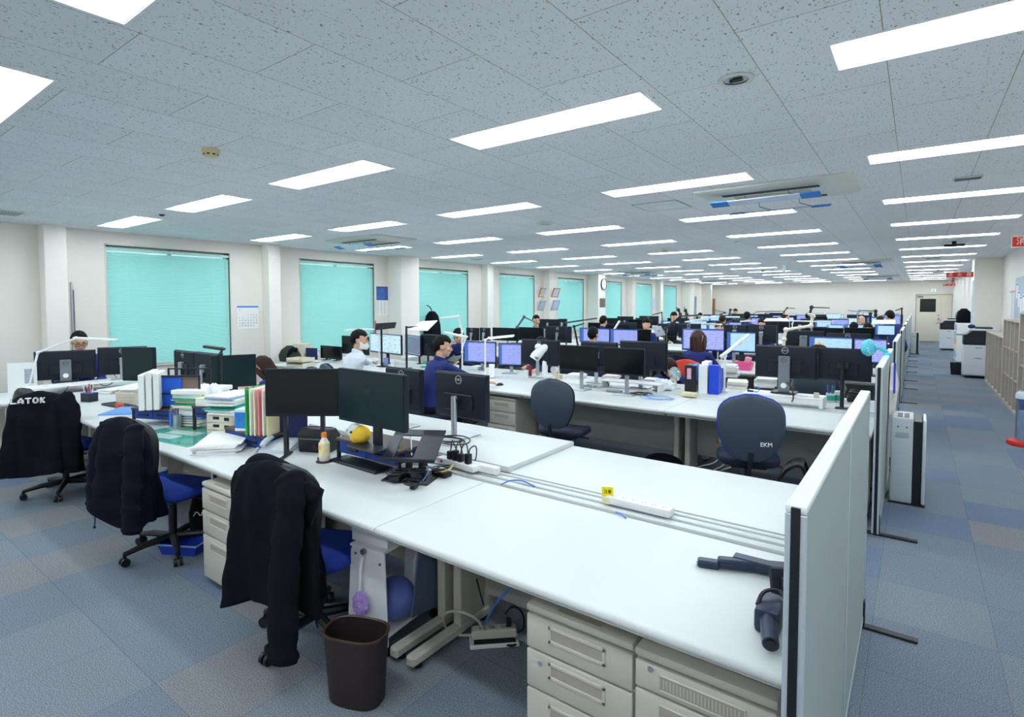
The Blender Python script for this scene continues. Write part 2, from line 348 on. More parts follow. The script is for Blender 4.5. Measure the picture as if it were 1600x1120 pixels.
for i, (a, b) in enumerate(WINS):
    t = 'window_%d' % (i+1)
    o = bpy.data.objects.new(t, None); COL.objects.link(o); o.location = (XW, a, WZ0); struct(o)
    w, h = b-a, WZ1-WZ0; f = MB()
    for bx in ((0, .03, 0, h), (w-.03, w, 0, h), (0, w, h-.03, h), (0, w, 0, .03), (w/2-.02, w/2+.02, 0, h)): f.box(-.15, -.1, bx[0], bx[1], bx[2], bx[3], bev=.003)
    for bx in ((-.02, 0, -.02, h+.02), (w, w+.02, -.02, h+.02), (-.02, w+.02, h, h+.02)): f.box(-.1, .006, bx[0], bx[1], bx[2], bx[3], bev=.003)
    f.build('window_frame', M_FRAME, o)
    MB().box(-.128, -.122, .03, w-.03, .03, h-.03).build('pane', M_PANE, o)
    MB().box(-.1, .03, -.02, w+.02, -.03, 0, bev=.006).build('window_sill', M_FRAME, o)
    bl = thing('window_blind', 'aqua slatted blind of the window cut by the left picture edge' if i == 0 else 'aqua slatted blind on the %s full window from the near end' % (['', 'first', 'second', 'third', 'fourth', 'fifth', 'sixth', 'seventh', 'eighth'][i]), 'blind', (XW-.024, a+.004, WZ0+.004), group='aqua blinds along the left wall')
    s = MB(); n = int((h-.085)/.025); ww = w-.008
    for k in range(n):
        z = .02+k*.025
        s.quad((-.014, .004, z+.014), (-.014, ww-.004, z+.014), (.008, ww-.004, z+.006), (.008, .004, z+.006)); s.quad((.008, .004, z+.006), (.008, ww-.004, z+.006), (.012, ww-.004, z-.012), (.012, .004, z-.012))
    s.build('slats', M_BLIND, bl, smooth=0, recalc=False)
    MB().box(-.02, .02, 0, ww, h-.075, h-.035, bev=.003).build('headrail', pm('aqua_headrail', '#bfe6df', .5), bl)
    MB().box(-.012, .012, .01, ww-.01, 0, .016, bev=.003).build('bottom_rail', pm('aqua_headrail', '#bfe6df', .5), bl)
    c = MB()
    for yy in (.25, ww/2, ww-.25): c.tube([(.008, yy, .01), (.008, yy, h-.05)], .0018, n=4)
    c.build('ladder_cord', M_WHITE, bl)
    c = MB().tube([(.02, ww-.06, h-.08), (.022, ww-.06, .5)], .004, n=5); c.build('wand', pm('clear_wand', '#cfeee8', .2), bl)

# ------------------------------------------------------------------ ceiling lights
M_REFL = pm('white_reflector', '#b9c6cc', .4, var=.01)
lt0 = thing('ceiling_light', 'recessed troffer', 'ceiling light')
mb = MB()
e = .002; x0, x1, y0, y1 = e, LW-e, e, LD-e; ix0, ix1, iy0, iy1, zz = .05, LW-.05, .05, LD-.05, .055
A = [(x0, y0, 0), (x1, y0, 0), (x1, y1, 0), (x0, y1, 0)]; B = [(ix0, iy0, zz), (ix1, iy0, zz), (ix1, iy1, zz), (ix0, iy1, zz)]
for i in range(4): mb.quad(A[i], A[(i+1) % 4], B[(i+1) % 4], B[i])
mb.quad(*B)
mb.build('reflector', M_REFL, lt0, smooth=0, recalc=False)
mb = MB(); R = []
for x in (.035, LW-.035):
    R.append([(x, LD/2+.075*math.cos(PI*k/8), .04-.046*math.sin(PI*k/8)) for k in range(9)])
mb.rings(R); mb.build('diffuser', M_LAMP, lt0)
mb = MB(); fw = .012
for q in ((-fw, LW+fw, -fw, 0), (-fw, LW+fw, LD, LD+fw), (-fw, 0, 0, LD), (LW, LW+fw, 0, LD)): mb.box(q[0], q[1], q[2], q[3], -.004, .0)
mb.build('trim_frame', M_WHITE, lt0, smooth=0)
first = True
for bi, (bx, bn) in enumerate(BANKX):
    for n in LROWS:
        loc = (bx, LY0+LSP*n, CEIL)
        row = ['overhead row behind the camera', 'row just overhead'][n+2] if n < 0 else ('nearest full row' if n == 0 else '%s row from the camera' % ORD[n])
        lab = 'lit recessed ceiling light, %s, %s' % (bn, row)
        if first: lt0.location = loc; lt0['label'] = lab; lt0['group'] = 'recessed ceiling lights'; first = False
        else: dup(lt0, loc, 0, lab, 'recessed ceiling lights')
# ------------------------------------------------------------------ desk islands
PITCH_Y = 3.3
def Y0(k): return 1.525 + PITCH_Y*k
ISL = ['front desk island', 'second desk island', 'third desk island', 'fourth desk island', 'fifth desk island', 'sixth desk island', 'seventh desk island', 'eighth desk island', 'last desk island']
XB0 = [-.245, -1.858, -3.605, -5.36, -7.12]
XB = [-.245, -1.82, -3.42, -5.02, -6.72, -8.45]
def make_desk(w, d, label, group, z=.70, flip=False):
    """desk standing with its front edge along local y=0, body towards +y (flip: front at y=d)"""
    t = thing('office_desk', label, 'desk', group=group)
    top = MB(); r = .016
    prof = [(0, 0)] + [(-.0+r-r*math.cos(a), r-r*math.sin(a)) for a in ()]
    sec = [(.004, -.002), (0, -.006), (-.003, -.015), (0, -.026), (.006, -.031), (d, -.031), (d, 0), (.014, 0)]
    R = [[(x, (d-y if flip else y), z+zz) for y, zz in sec] for x in (.002, w-.002)]
    top.rings(R); top.build('tabletop', M_DESK, t, smooth=50)
    ap = MB(); ya, yb = (.03, .06)
    def Y(a): return d-a if flip else a
    def bx(m, x0, x1, a, b, z0, z1, bev=0): m.box(x0, x1, min(Y(a), Y(b)), max(Y(a), Y(b)), z0, z1, bev)
    bx(ap, .01, w-.01, .03, d-.02, z-.052, z-.031); ap.build('steel_frame', M_DESKEDGE, t, smooth=0)
    for s, x in ((0, .03), (1, w-.08)):
        lg = MB(); bx(lg, x, x+.05, .46, .54, .05, z-.05, .008); bx(lg, x+.008, x+.042, .54, d-.02, .05, z-.05)
        bx(lg, x-.002, x+.052, .14, d-.02, .022, .075, .012)
        lg.build('leg', M_GREIGE_D if False else M_GREIGE, t)
        ft = MB()
        for yy in (.2, d-.08): ft.cyl((x+.025, Y(yy), .001), (x+.025, Y(yy), .024), .02, n=12)
        ft.build('glide', M_BLACK, t)
    mp = MB(); bx(mp, .09, w-.09, d-.11, d-.09, .17, z-.05, .003); bx(mp, .09, w-.09, d-.115, d-.085, .165, .19, .003)
    mp.build('modesty_panel', M_GREIGE_D, t)
    return t
DESKS = {}
PLACE = ['beside the aisle partition', 'second from the aisle', 'third from the aisle', 'fourth from the aisle', 'nearest the windows']
for k in range(9):
    xb = XB0 if k == 0 else XB
    for row in (0, 1):
        for j in range(len(xb)-1):
            w = xb[j]-xb[j+1]; z = .73 if (k == 0 and row == 1 and j >= 1) else .70
            dpt = .755 if row == 0 else .745
            lab = 'greige office desk in the %s row of the %s, %s' % ('near' if row == 0 else 'far', ISL[k], PLACE[j])
            key = (round(w, 3), row, z)
            if key not in DESKS:
                o = make_desk(w, dpt, lab, 'office desks', z, flip=bool(row)); DESKS[key] = o
            else: o = dup(DESKS[key], (0, 0, 0), 0, lab, 'office desks')
            o.location = (xb[j+1], Y0(k)+(.975 if row else 0), 0)
    # cable duct between the two rows
    xa, xe = (XB0[4] if k == 0 else XB[5])+.02, -.25
    t = thing('cable_duct', 'long pale cable duct running between the two desk rows of the %s' % ISL[k], 'cable duct', (0, Y0(k), 0), group='cable ducts along the desks')
    d = MB(); d.box(xa, xe, .80, .97, .60, .668, bev=.004); d.build('tray', M_DESKEDGE, t)
    d = MB(); d.box(xa, xe, .826, .876, .668, .688, bev=.006, seg=2); d.box(xa, xe, .892, .934, .668, .692, bev=.006, seg=2); d.box(xa, xe, .944, .966, .668, .697, bev=.004)
    d.build('duct_cover', M_DESK, t)
    d = MB()
    for yy in (.884, .939): d.box(xa, xe, yy-.004, yy+.004, .668, .674)
    d.build('seam_strip', M_GREIGE_D, t, smooth=0)

# ------------------------------------------------------------------ partitions at the aisle end of every island
def make_partition(L, label, near):
    t = thing('desk_partition', label, 'partition', group='low partitions along the aisle'); h = 1.22
    MB().box(-.018, .018, .012, L-.006, .06, h-.018, bev=.003).build('cloth_panel', M_PANEL, t)
    MB().box(-.022, .022, .0, L, h-.02, h, bev=.006, seg=2).build('top_cap', M_PANELTOP, t)
    f = MB(); f.box(-.022, .022, .0, .014, .03, h-.02, bev=.002); f.box(-.022, .022, L-.014, L, .03, h-.02, bev=.002); f.box(-.02, .02, 0, L, .03, .065, bev=.003)
    f.build('edge_frame', M_ALU, t)
    if near:
        g = MB().box(-.0095, .0095, -.004, .004, .03, h-.004, bev=.001); g.build('end_groove', M_BLACK, t)
    f = MB(); yy = .08 if near else L-.03
    f.box(.018, .026, yy-.02, yy+.02, .0, .14, bev=.002); f.box(-.2 if not near else -.19, .245, yy-.022, yy+.022, .002, .014, bev=.003)
    f.build('foot', M_BLACK, t)
    return t
pa = pb = None
for k in range(9):
    for near in (1, 0):
        lab = 'low grey aisle partition panel, %s half, at the end of the %s' % ('near' if near else 'far', ISL[k])
        loc = (-.203, 1.33+PITCH_Y*k + (0 if near else 1.005), 0)
        src = pa if near else pb
        if src is None:
            o = make_partition(1.0, lab, near); o.location = loc
            if near: pa = o
            else: pb = o
        else: dup(src, loc, 0, lab, 'low partitions along the aisle')

# ------------------------------------------------------------------ drawer units
def make_drawers(label, style, w=.41, d=.58, h=.60, fronts=((.0, .14), (.145, .30), (.305, .59))):
    """front faces -y; fronts measured down from the top"""
    t = thing('drawer_unit', label, 'drawer unit', group='desk drawer units')
    MB().box(0, w, .018, d, .035, h-.012, bev=.004).build('body', M_GREIGE, t)
    top = MB()
    if style == 'lip':
        top.box(0, w, -.004, .05, h-.03, h, bev=.012, seg=2); top.box(.006, w-.006, .045, d, h-.014, h-.002); 
    else: top.box(0, w, -.002, d, h-.03, h, bev=.01, seg=2)
    top.build('top_panel', M_GREIGE, t)
    if style == 'lip': MB().box(w*.3, w*.7, .012, .032, h-.002, h+.0015, bev=.001).build('grip_slot', pm('taupe_recess', '#a69d92', .6), t)
    for i, (a, b) in enumerate(fronts):
        z1, z0 = h-.034-a*(h-.075)/.59, h-.034-b*(h-.075)/.59
        dr = MB(); dr.box(.003, w-.003, -.002, .02, z0, z1-.004, bev=.005, seg=2); D = dr.build('drawer', M_GREIGE, t)
        hz = z1-.05 if i < 2 else z1-.06
        hw = .11 if style == 'lip' else .12; cx = w*.5
        if style == 'lip':
            f = MB()
            for q in ((cx-hw, cx+hw, hz+.018, hz+.03), (cx-hw, cx+hw, hz-.03, hz-.018), (cx-hw, cx-hw+.012, hz-.03, hz+.03), (cx+hw-.012, cx+hw, hz-.03, hz+.03)): f.box(q[0], q[1], -.006, 0, q[2], q[3], bev=.002)
            f.build('handle', M_GREIGE, D)
            MB().box(cx-hw+.012, cx+hw-.012, -.0035, -.001, hz-.018, hz+.018).build('label_insert', pm('taupe_recess', '#a69d92', .6), D, smooth=0)
        else:
            f = MB(); f.box(cx-hw, cx+hw, -.0035, -.001, hz-.02, hz+.02, bev=.001); f.build('handle', pm('taupe_recess', '#a69d92', .6), D)
            f = MB()
            for q in ((cx-hw-.006, cx+hw+.006, hz+.02, hz+.026), (cx-hw-.006, cx+hw+.006, hz-.026, hz-.02), (cx-hw-.006, cx-hw, hz-.026, hz+.026), (cx+hw, cx+hw+.006, hz-.026, hz+.026)): f.box(q[0], q[1], -.005, 0, q[2], q[3], bev=.002)
            f.build('handle_rim', M_GREIGE, D)
            if i == 0:
                f = MB()
                for q in range(22): f.box(cx-hw+.008+q*.0103, cx-hw+.0115+q*.0103, -.0045, -.003, hz-.016, hz+.016)
                f.build('grip_ribs', M_GREIGE, D, smooth=0)
        if (style == 'lip' and i == 1): MB().cyl((w*.15, -.005, hz+.01), (w*.15, .0, hz+.01), .009, n=14).build('lock', M_SILVER, D)
    if style != 'lip': MB().cyl((w*.13, -.006, h-.052), (w*.13, 0, h-.052), .009, n=14).build('lock', M_SILVER, t)
    f = MB()
    for x in (.04, w-.04):
        for y in (.06, d-.05): f.cyl((x-.012, y, .022), (x+.012, y, .022), .022, n=12)
    f.build('caster', M_BLACK, t)
    return t
o = make_drawers('greige three-drawer unit under the front right desk, left one with a lipped top', 'lip'); o.location = (-1.098, 1.58, 0)
o = make_drawers('greige drawer unit under the front right desk, right one beside the partition', 'recess', fronts=((.0, .10), (.105, .30), (.305, .59))); o.location = (-.681, 1.572, 0)
du3 = make_drawers('greige three-drawer unit standing behind the big black jacket', 'lip', w=.40, d=.57, h=.615)
du3.location = (-3.40, 1.50, 0)
du4 = dup(du3, (-3.95, Y0(1)+.08, 0), 0, 'greige drawer unit under the second island behind the dark monitor backs')
# ------------------------------------------------------------------ monitors
def screen_mat(name, bg, kind, emit=1.0):
    if name in MATS: return MATS[name]
    m, nt, b = base(name); tc = N(nt, 'ShaderNodeTexCoord'); c = lin(bg)
    b.inputs['Base Color'].default_value = (.02, .02, .02, 1); b.inputs['Roughness'].default_value = .3
    mp = N(nt, 'ShaderNodeMapping'); nt.links.new(tc.outputs['Generated'], mp.inputs[0])
    sp = N(nt, 'ShaderNodeSeparateXYZ'); nt.links.new(mp.outputs[0], sp.inputs[0])
    cb = N(nt, 'ShaderNodeCombineXYZ'); nt.links.new(sp.outputs['X'], cb.inputs[0]); nt.links.new(sp.outputs['Z'], cb.inputs[1])
    no = N(nt, 'ShaderNodeTexNoise'); m2 = N(nt, 'ShaderNodeMapping'); nt.links.new(cb.outputs[0], m2.inputs[0])
    m2.inputs['Scale'].default_value = {'doc': (9, 34, 1), 'cad': (14, 14, 1), 'sheet': (5, 46, 1)}[kind]; no.inputs['Scale'].default_value = 1; no.inputs['Detail'].default_value = 2
    nt.links.new(m2.outputs[0], no.inputs['Vector'])
    rp = N(nt, 'ShaderNodeValToRGB'); e = rp.color_ramp.elements
    e[0].position = .56; e[0].color = c+(1,); e[1].position = .68; e[1].color = tuple(x*.45 for x in c)+(1,)
    nt.links.new(no.outputs['Fac'], rp.inputs[0])
    # dark side bar and top bar of an application window
    def lt(o, v, op='LESS_THAN'):
        q = N(nt, 'ShaderNodeMath', operation=op); q.inputs[1].default_value = v; nt.links.new(o, q.inputs[0]); return q.outputs[0]
    bar = N(nt, 'ShaderNodeMath', operation='MAXIMUM'); nt.links.new(lt(sp.outputs['X'], .13 if kind == 'sheet' else .03), bar.inputs[0]); nt.links.new(lt(sp.outputs['Z'], .95, 'GREATER_THAN'), bar.inputs[1])
    bb = N(nt, 'ShaderNodeMath', operation='MAXIMUM'); nt.links.new(bar.outputs[0], bb.inputs[0]); nt.links.new(lt(sp.outputs['Z'], .045), bb.inputs[1])
    mx = N(nt, 'ShaderNodeMix', data_type='RGBA'); mx.inputs['B'].default_value = lin('#3c62b4' if kind != 'cad' else '#8fb9dd')+(1,)
    nt.links.new(bb.outputs[0], mx.inputs['Factor']); nt.links.new(rp.outputs[0], mx.inputs['A'])
    nt.links.new(mx.outputs['Result'], b.inputs['Emission Color']); b.inputs['Emission Strength'].default_value = emit
    MATS[name] = m; return m
SCR = {'off': M_BLACKGLOSS, 'green': pm('dark_teal_screen', '#14282b', .2, var=.05, spec=.35), 'grey': screen_mat('dim_grey_display', '#73839f', 'cad', .8),
       'cad': screen_mat('pale_cad_display', '#c4e4f6', 'cad'), 'lilac': screen_mat('lilac_sheet_display', '#98a6ee', 'sheet'), 'doc': screen_mat('pale_document_display', '#a3aef2', 'doc'), 'mint': screen_mat('pale_blue_display', '#b2dcf6', 'sheet')}
def ring_logo(mb, size, mat):
    n = 20; R = size/2
    for k in range(n):
        a, b_ = 2*PI*k/n, 2*PI*(k+1)/n
        mb._m([mb.bm.faces.new([mb.bm.verts.new(mat @ Vector((r*math.cos(t), r*math.sin(t), .0008))) for r, t in ((R, a), (R, b_), (R*.86, b_), (R*.86, a))])])
    add_text(mb, 'DELL', size*.36, mat, .0006)
M_LOGO = pm('pale_logo', '#b9c4cc', .35, var=.02); M_BACK = pm('monitor_back', '#111b29', .5, var=.1, scale=200, spec=.3)
_mon = {}
def make_monitor(w, h, zc, screen, stand, logo, name='monitor', back=None):
    """screen faces local -y; origin on the surface it stands on; zc = height of the panel centre"""
    key = (round(w, 3), round(h, 3), round(zc, 2), screen, stand, logo)
    t = thing(name, '', 'monitor')
    mb = MB(); mb.box(-w/2, w/2, -.014, .012, zc-h/2, zc+h/2, bev=.003)
    b2 = .012
    mb.rings([[(sx*(w/2-i), y, zc+sz*(h/2-i)) for sx, sz in ((-1, -1), (1, -1), (1, 1), (-1, 1))] for i, y in ((.004, .010), (.012, .026), (.05, .036))])
    if w > .3: mb.box(-w*.27, w*.27, .03, .05, zc-h*.32, zc+h*.05, bev=.006)
    mb.build('panel', back or M_BACK, t, smooth=30)
    bz = .009
    MB().box(-w/2+bz, w/2-bz, -.0155, -.0135, zc-h/2+bz*2.0, zc+h/2-bz).build('screen', SCR[screen], t, smooth=0)
    if logo:
        lm = MB(); ring_logo(lm, .062, frame((0, .0365, zc+h*.36), (-1, 0, 0), (0, 0, 1))); lm.build('logo', M_LOGO, t, smooth=0)
    if stand == 'slim' or stand == 'wide':
        ww, m = (.024, M_SILVER) if stand == 'slim' else (.052, M_DSILVER)
        s = MB(); s.box(-ww, ww, .062, .078, .008, zc+h*(.12 if stand == 'slim' else .2), bev=.006); s.box(-.03, .03, .035, .066, zc-.04, zc+.04, bev=.004)
        s.build('stand', m, t)
        s = MB(); s.box(-.11, .11, -.06, .12, .001, .012, bev=.004); s.build('base', m if stand == 'slim' else M_NAVYBLK, t)
        if stand == 'wide':
            s = MB(); s.cyl((0, .079, .075), (0, .081, .075), .026, n=20); s.build('cable_hole', M_PAPER, t)
            s = MB(); ring_logo(s, .05, frame((0, .0785, zc+h*.08), (-1, 0, 0), (0, 0, 1))); s.build('logo', M_BLACK, t, smooth=0)
    elif stand == 'post':
        s = MB(); s.cyl((0, .085, .01), (0, .085, zc+h*.02), .021, n=18); s.build('stand', M_SILVER, t)
        s = MB(); s.box(-.03, .03, .035, .085, zc-.05, zc-.01, bev=.004); s.build('hinge', M_NAVYBLK, t)
        s = MB(); s.box(-.12, .12, -.07, .12, .001, .010, bev=.004); s.build('base', M_SILVER, t)
    elif stand == 'black':
        s = MB(); s.box(-.035, .035, .03, .055, .01, zc, bev=.006); s.build('stand', M_NAVYBLK, t)
        s = MB(); s.box(-.125, .125, -.09, .10, .001, .014, bev=.006); s.build('base', M_NAVYBLK, t)
    elif stand == 'feet':
        s = MB()
        for x in (-w*.25, w*.25): s.box(x-.012, x+.012, -.004, .03, .012, zc-h/2+.02, bev=.003); s.box(x-.012, x+.012, -.07, .09, .001, .014, bev=.003)
        s.build('stand', M_NAVYBLK, t)
    elif stand == 'arm':
        s = MB(); s.cyl((.0, .11, .0), (.0, .11, zc+.03), .017, n=12); s.box(-.05, .05, .04, .11, zc-.03, zc+.03, bev=.006); s.build('arm', M_BLACK, t)
        s = MB(); s.box(-.05, .05, .07, .16, .001, .012, bev=.003); s.build('clamp', M_BLACK, t)
    return t
def surf(zs, o): return o
def put_monitor(label, lt, lb, rt, rb, h, zs, screen='off', stand='slim', logo=False, back=False, group=None, yaw=None, Y=None, name='monitor', w=None):
    """pose the panel from where its four corners are seen, given its real height h (or its row Y and yaw)"""
    ml = ((lt[0]+lb[0])/2, (lt[1]+lb[1])/2); mr = ((rt[0]+rb[0])/2, (rt[1]+rb[1])/2)
    if Y is None:
        A = ray(*ml)*(h*FPX/abs(lb[1]-lt[1])); B = ray(*mr)*(h*FPX/abs(rb[1]-rt[1]))
        if yaw is not None:
            c = (A+B)/2
    else:
        A = Q(ml[0], ml[1], Y)-Vector((0, 0, CAMZ)); B = Q(mr[0], mr[1], Y)-Vector((0, 0, CAMZ))
        if h is None:
            C0 = Q((lt[0]+rt[0])/2, (lt[1]+rt[1])/2, Y); C1 = Q((lb[0]+rb[0])/2, (lb[1]+rb[1])/2, Y); h = C0.z-C1.z
    c = (A+B)/2; d = B-A
    ya = math.atan2(d.y, d.x) if yaw is None else yaw
    ww = w or math.hypot(d.x, d.y); zc = c.z+CAMZ-zs
    zc = max(zc, h/2+.02)
    o = make_monitor(ww, h, zc, screen, stand, logo, name)
    o.location = (c.x, c.y, zs); o.rotation_euler.z = ya + (PI if back else 0)
    o['label'] = label
    if group: o['group'] = group
    return o
def row_monitor(label, x0, x1, y0, y1, Y, zs=.70, screen='off', stand='slim', logo=False, back=False, yaw=0, group='monitors on the desk rows behind'):
    return put_monitor(label, (x0, y0), (x0, y1), (x1, y0), (x1, y1), None, zs, screen, stand, logo, back, group, yaw if yaw else None, Y)

# ------------------------------------------------------------------ office chair
def make_chair(label, shell=None, cloth=None, edge=None, bcloth=None, rim=.97, arm=False, back_h=.46, back_w=.44, seat_z=.45, zb=.50):
    shell = shell or M_CHAIRSHELL; cloth = cloth or M_CHAIRBLUE
    t = thing('office_chair', label, 'office chair', group='office chairs')
    def outline(u):   # u from bottom 0 to top 1: half width
        return back_w/2*(.58+.42*math.sin(min(1, u/.55)*PI/2))*(1 if u < .62 else math.sqrt(max(0.02, 1-((u-.62)/.385)**2.6))) if u > .0 else back_w*.2
    def backrest(off, th, scale, mat, name):
        R = []
        for i in range(17):
            u = i/16; uu = min(.999, max(.001, u)); hw = outline(uu)*scale
            if i == 0: hw *= .55
            z = zb+back_h*(.5+(u-.5)*scale); bulge = -.05*math.sin(u*PI*.9)-.02
            ring = []
            for k in range(16):
                a = 2*PI*k/16; cx, cyy = math.cos(a), math.sin(a)
                sx = math.copysign(abs(cx)**.55, cx); sy = math.copysign(abs(cyy)**.7, cyy)
                ring.append((hw*sx, -.26+off+bulge+sy*th+.06*(sx*hw/(back_w/2))**2*1.0, z))
            R.append(ring)
        return MB().rings(R).build(name, mat, t, smooth=60)
    backrest(0, .02, 1.0, shell, 'back_shell'); backrest(.028, .022, rim, bcloth or cloth, 'backrest')
    s = MB(); R = []
    for z, sc in ((seat_z-.06, .9), (seat_z-.04, 1), (seat_z-.01, 1), (seat_z+.005, .94), (seat_z+.008, .6)):
        R.append([(.235*sc*math.copysign(abs(math.cos(a))**.5, math.cos(a)), .03+.22*sc*math.copysign(abs(math.sin(a))**.5, math.sin(a)), z-(.02*max(0, math.sin(a))**3)) for a in [2*PI*k/24 for k in range(24)]])
    s.rings(R); s.build('seat', cloth, t, smooth=60)
    MB().box(-.14, .14, -.12, .16, seat_z-.09, seat_z-.055, bev=.015).build('seat_mechanism', M_BLACK, t)
    MB().tube([(0, -.1, seat_z-.08), (0, -.26, seat_z-.05), (0, -.325, seat_z+.08), (0, -.30, zb+.06)], .018, n=8, smooth=2).build('back_stem', M_BLACK, t)
    MB().cyl((0, 0, .09), (0, 0, seat_z-.08), .026, n=14).build('gas_column', M_BLACK, t)
    MB().tube([(.12, .02, seat_z-.075), (.26, .03, seat_z-.085)], .008, n=6).build('lever', M_BLACK, t)
    for k in range(5):
        a = 2*PI*k/5+PI/2+.3; c, sn = math.cos(a), math.sin(a)
        MB().tube([(.02*c, .02*sn, .10), (.17*c, .17*sn, .095), (.29*c, .29*sn, .075)], [.026, .022, .016], n=8).build('base_leg', M_BLACK, t)
        m = MB()
        for q in (-.016, .016): m.cyl((.29*c-sn*(q-.009), .29*sn+c*(q-.009), .027), (.29*c-sn*(q+.009), .29*sn+c*(q+.009), .027), .026, n=14)
        m.cyl((.29*c, .29*sn, .045), (.29*c, .29*sn, .08), .01, n=8)
        m.build('caster', M_BLACK, t)
    return t

# ------------------------------------------------------------------ people
def remeshed(mb, voxel, name, mats, parent, smooth=60, subs=1):
    me = mb.mesh('tmp', mats, 0); o = bpy.data.objects.new('tmp', me); COL.objects.link(o)
    md = o.modifiers.new('r', 'REMESH'); md.mode = 'VOXEL'; md.voxel_size = voxel; md.use_smooth_shade = True
    m2 = o.modifiers.new('s', 'SMOOTH'); m2.factor = .5; m2.iterations = 3*subs
    dg = bpy.context.evaluated_depsgraph_get(); dg.update()
    nm = bpy.data.meshes.new_from_object(o.evaluated_get(dg)); nm.name = name; bpy.data.objects.remove(o)
    if not nm.materials: nm.materials.append(mats)
    nm.shade_smooth()
    r = bpy.data.objects.new(name, nm); COL.objects.link(r); r.parent = parent; return r
def add_hand(mb, wrist, fdir, up, s=1.0, curl=.5, side=1):
    """palm, four unequal bent fingers and a thumb; fdir = where fingers point, up = back of the hand"""
    w = Vector(wrist); f = Vector(fdir).normalized(); u = Vector(up); u = (u-f*u.dot(f)).normalized(); r = f.cross(u)*side
    R = []
    for d, hw, ht in ((0, .024, .018), (.03, .034, .017), (.07, .041, .015), (.09, .039, .012)):
        c = w+f*d*s
        R.append([c+r*hw*s*math.cos(a)+u*ht*s*math.sin(a) for a in [2*PI*k/10 for k in range(10)]])
    mb.rings(R)
    for i, (o, L) in enumerate(((-.029, .068), (-.010, .078), (.010, .073), (.028, .056))):
        p = w+f*.085*s+r*o*s; pts = [p-f*.01*s]; d = f.copy(); ang = 0
        for q, k in ((.45, .3), (.32, .8), (.23, .8)):
            ang += curl*k; d = f*math.cos(ang)-u*math.sin(ang); pts.append(pts[-1]+d*L*q*s*1.12)
        mb.tube(pts, [.0092*s, .0088*s, .0082*s, .0065*s], n=7)
    p = w+f*.02*s-r*.03*s; td = (f*.65-r*.75-u*.25).normalized(); td2 = (f*.95-r*.25-u*.2).normalized()
    mb.tube([p, p+td*.032*s, p+td*.032*s+td2*.03*s, p+td*.032*s+td2*.052*s], [.0125*s, .0115*s, .0098*s, .0075*s], n=7)
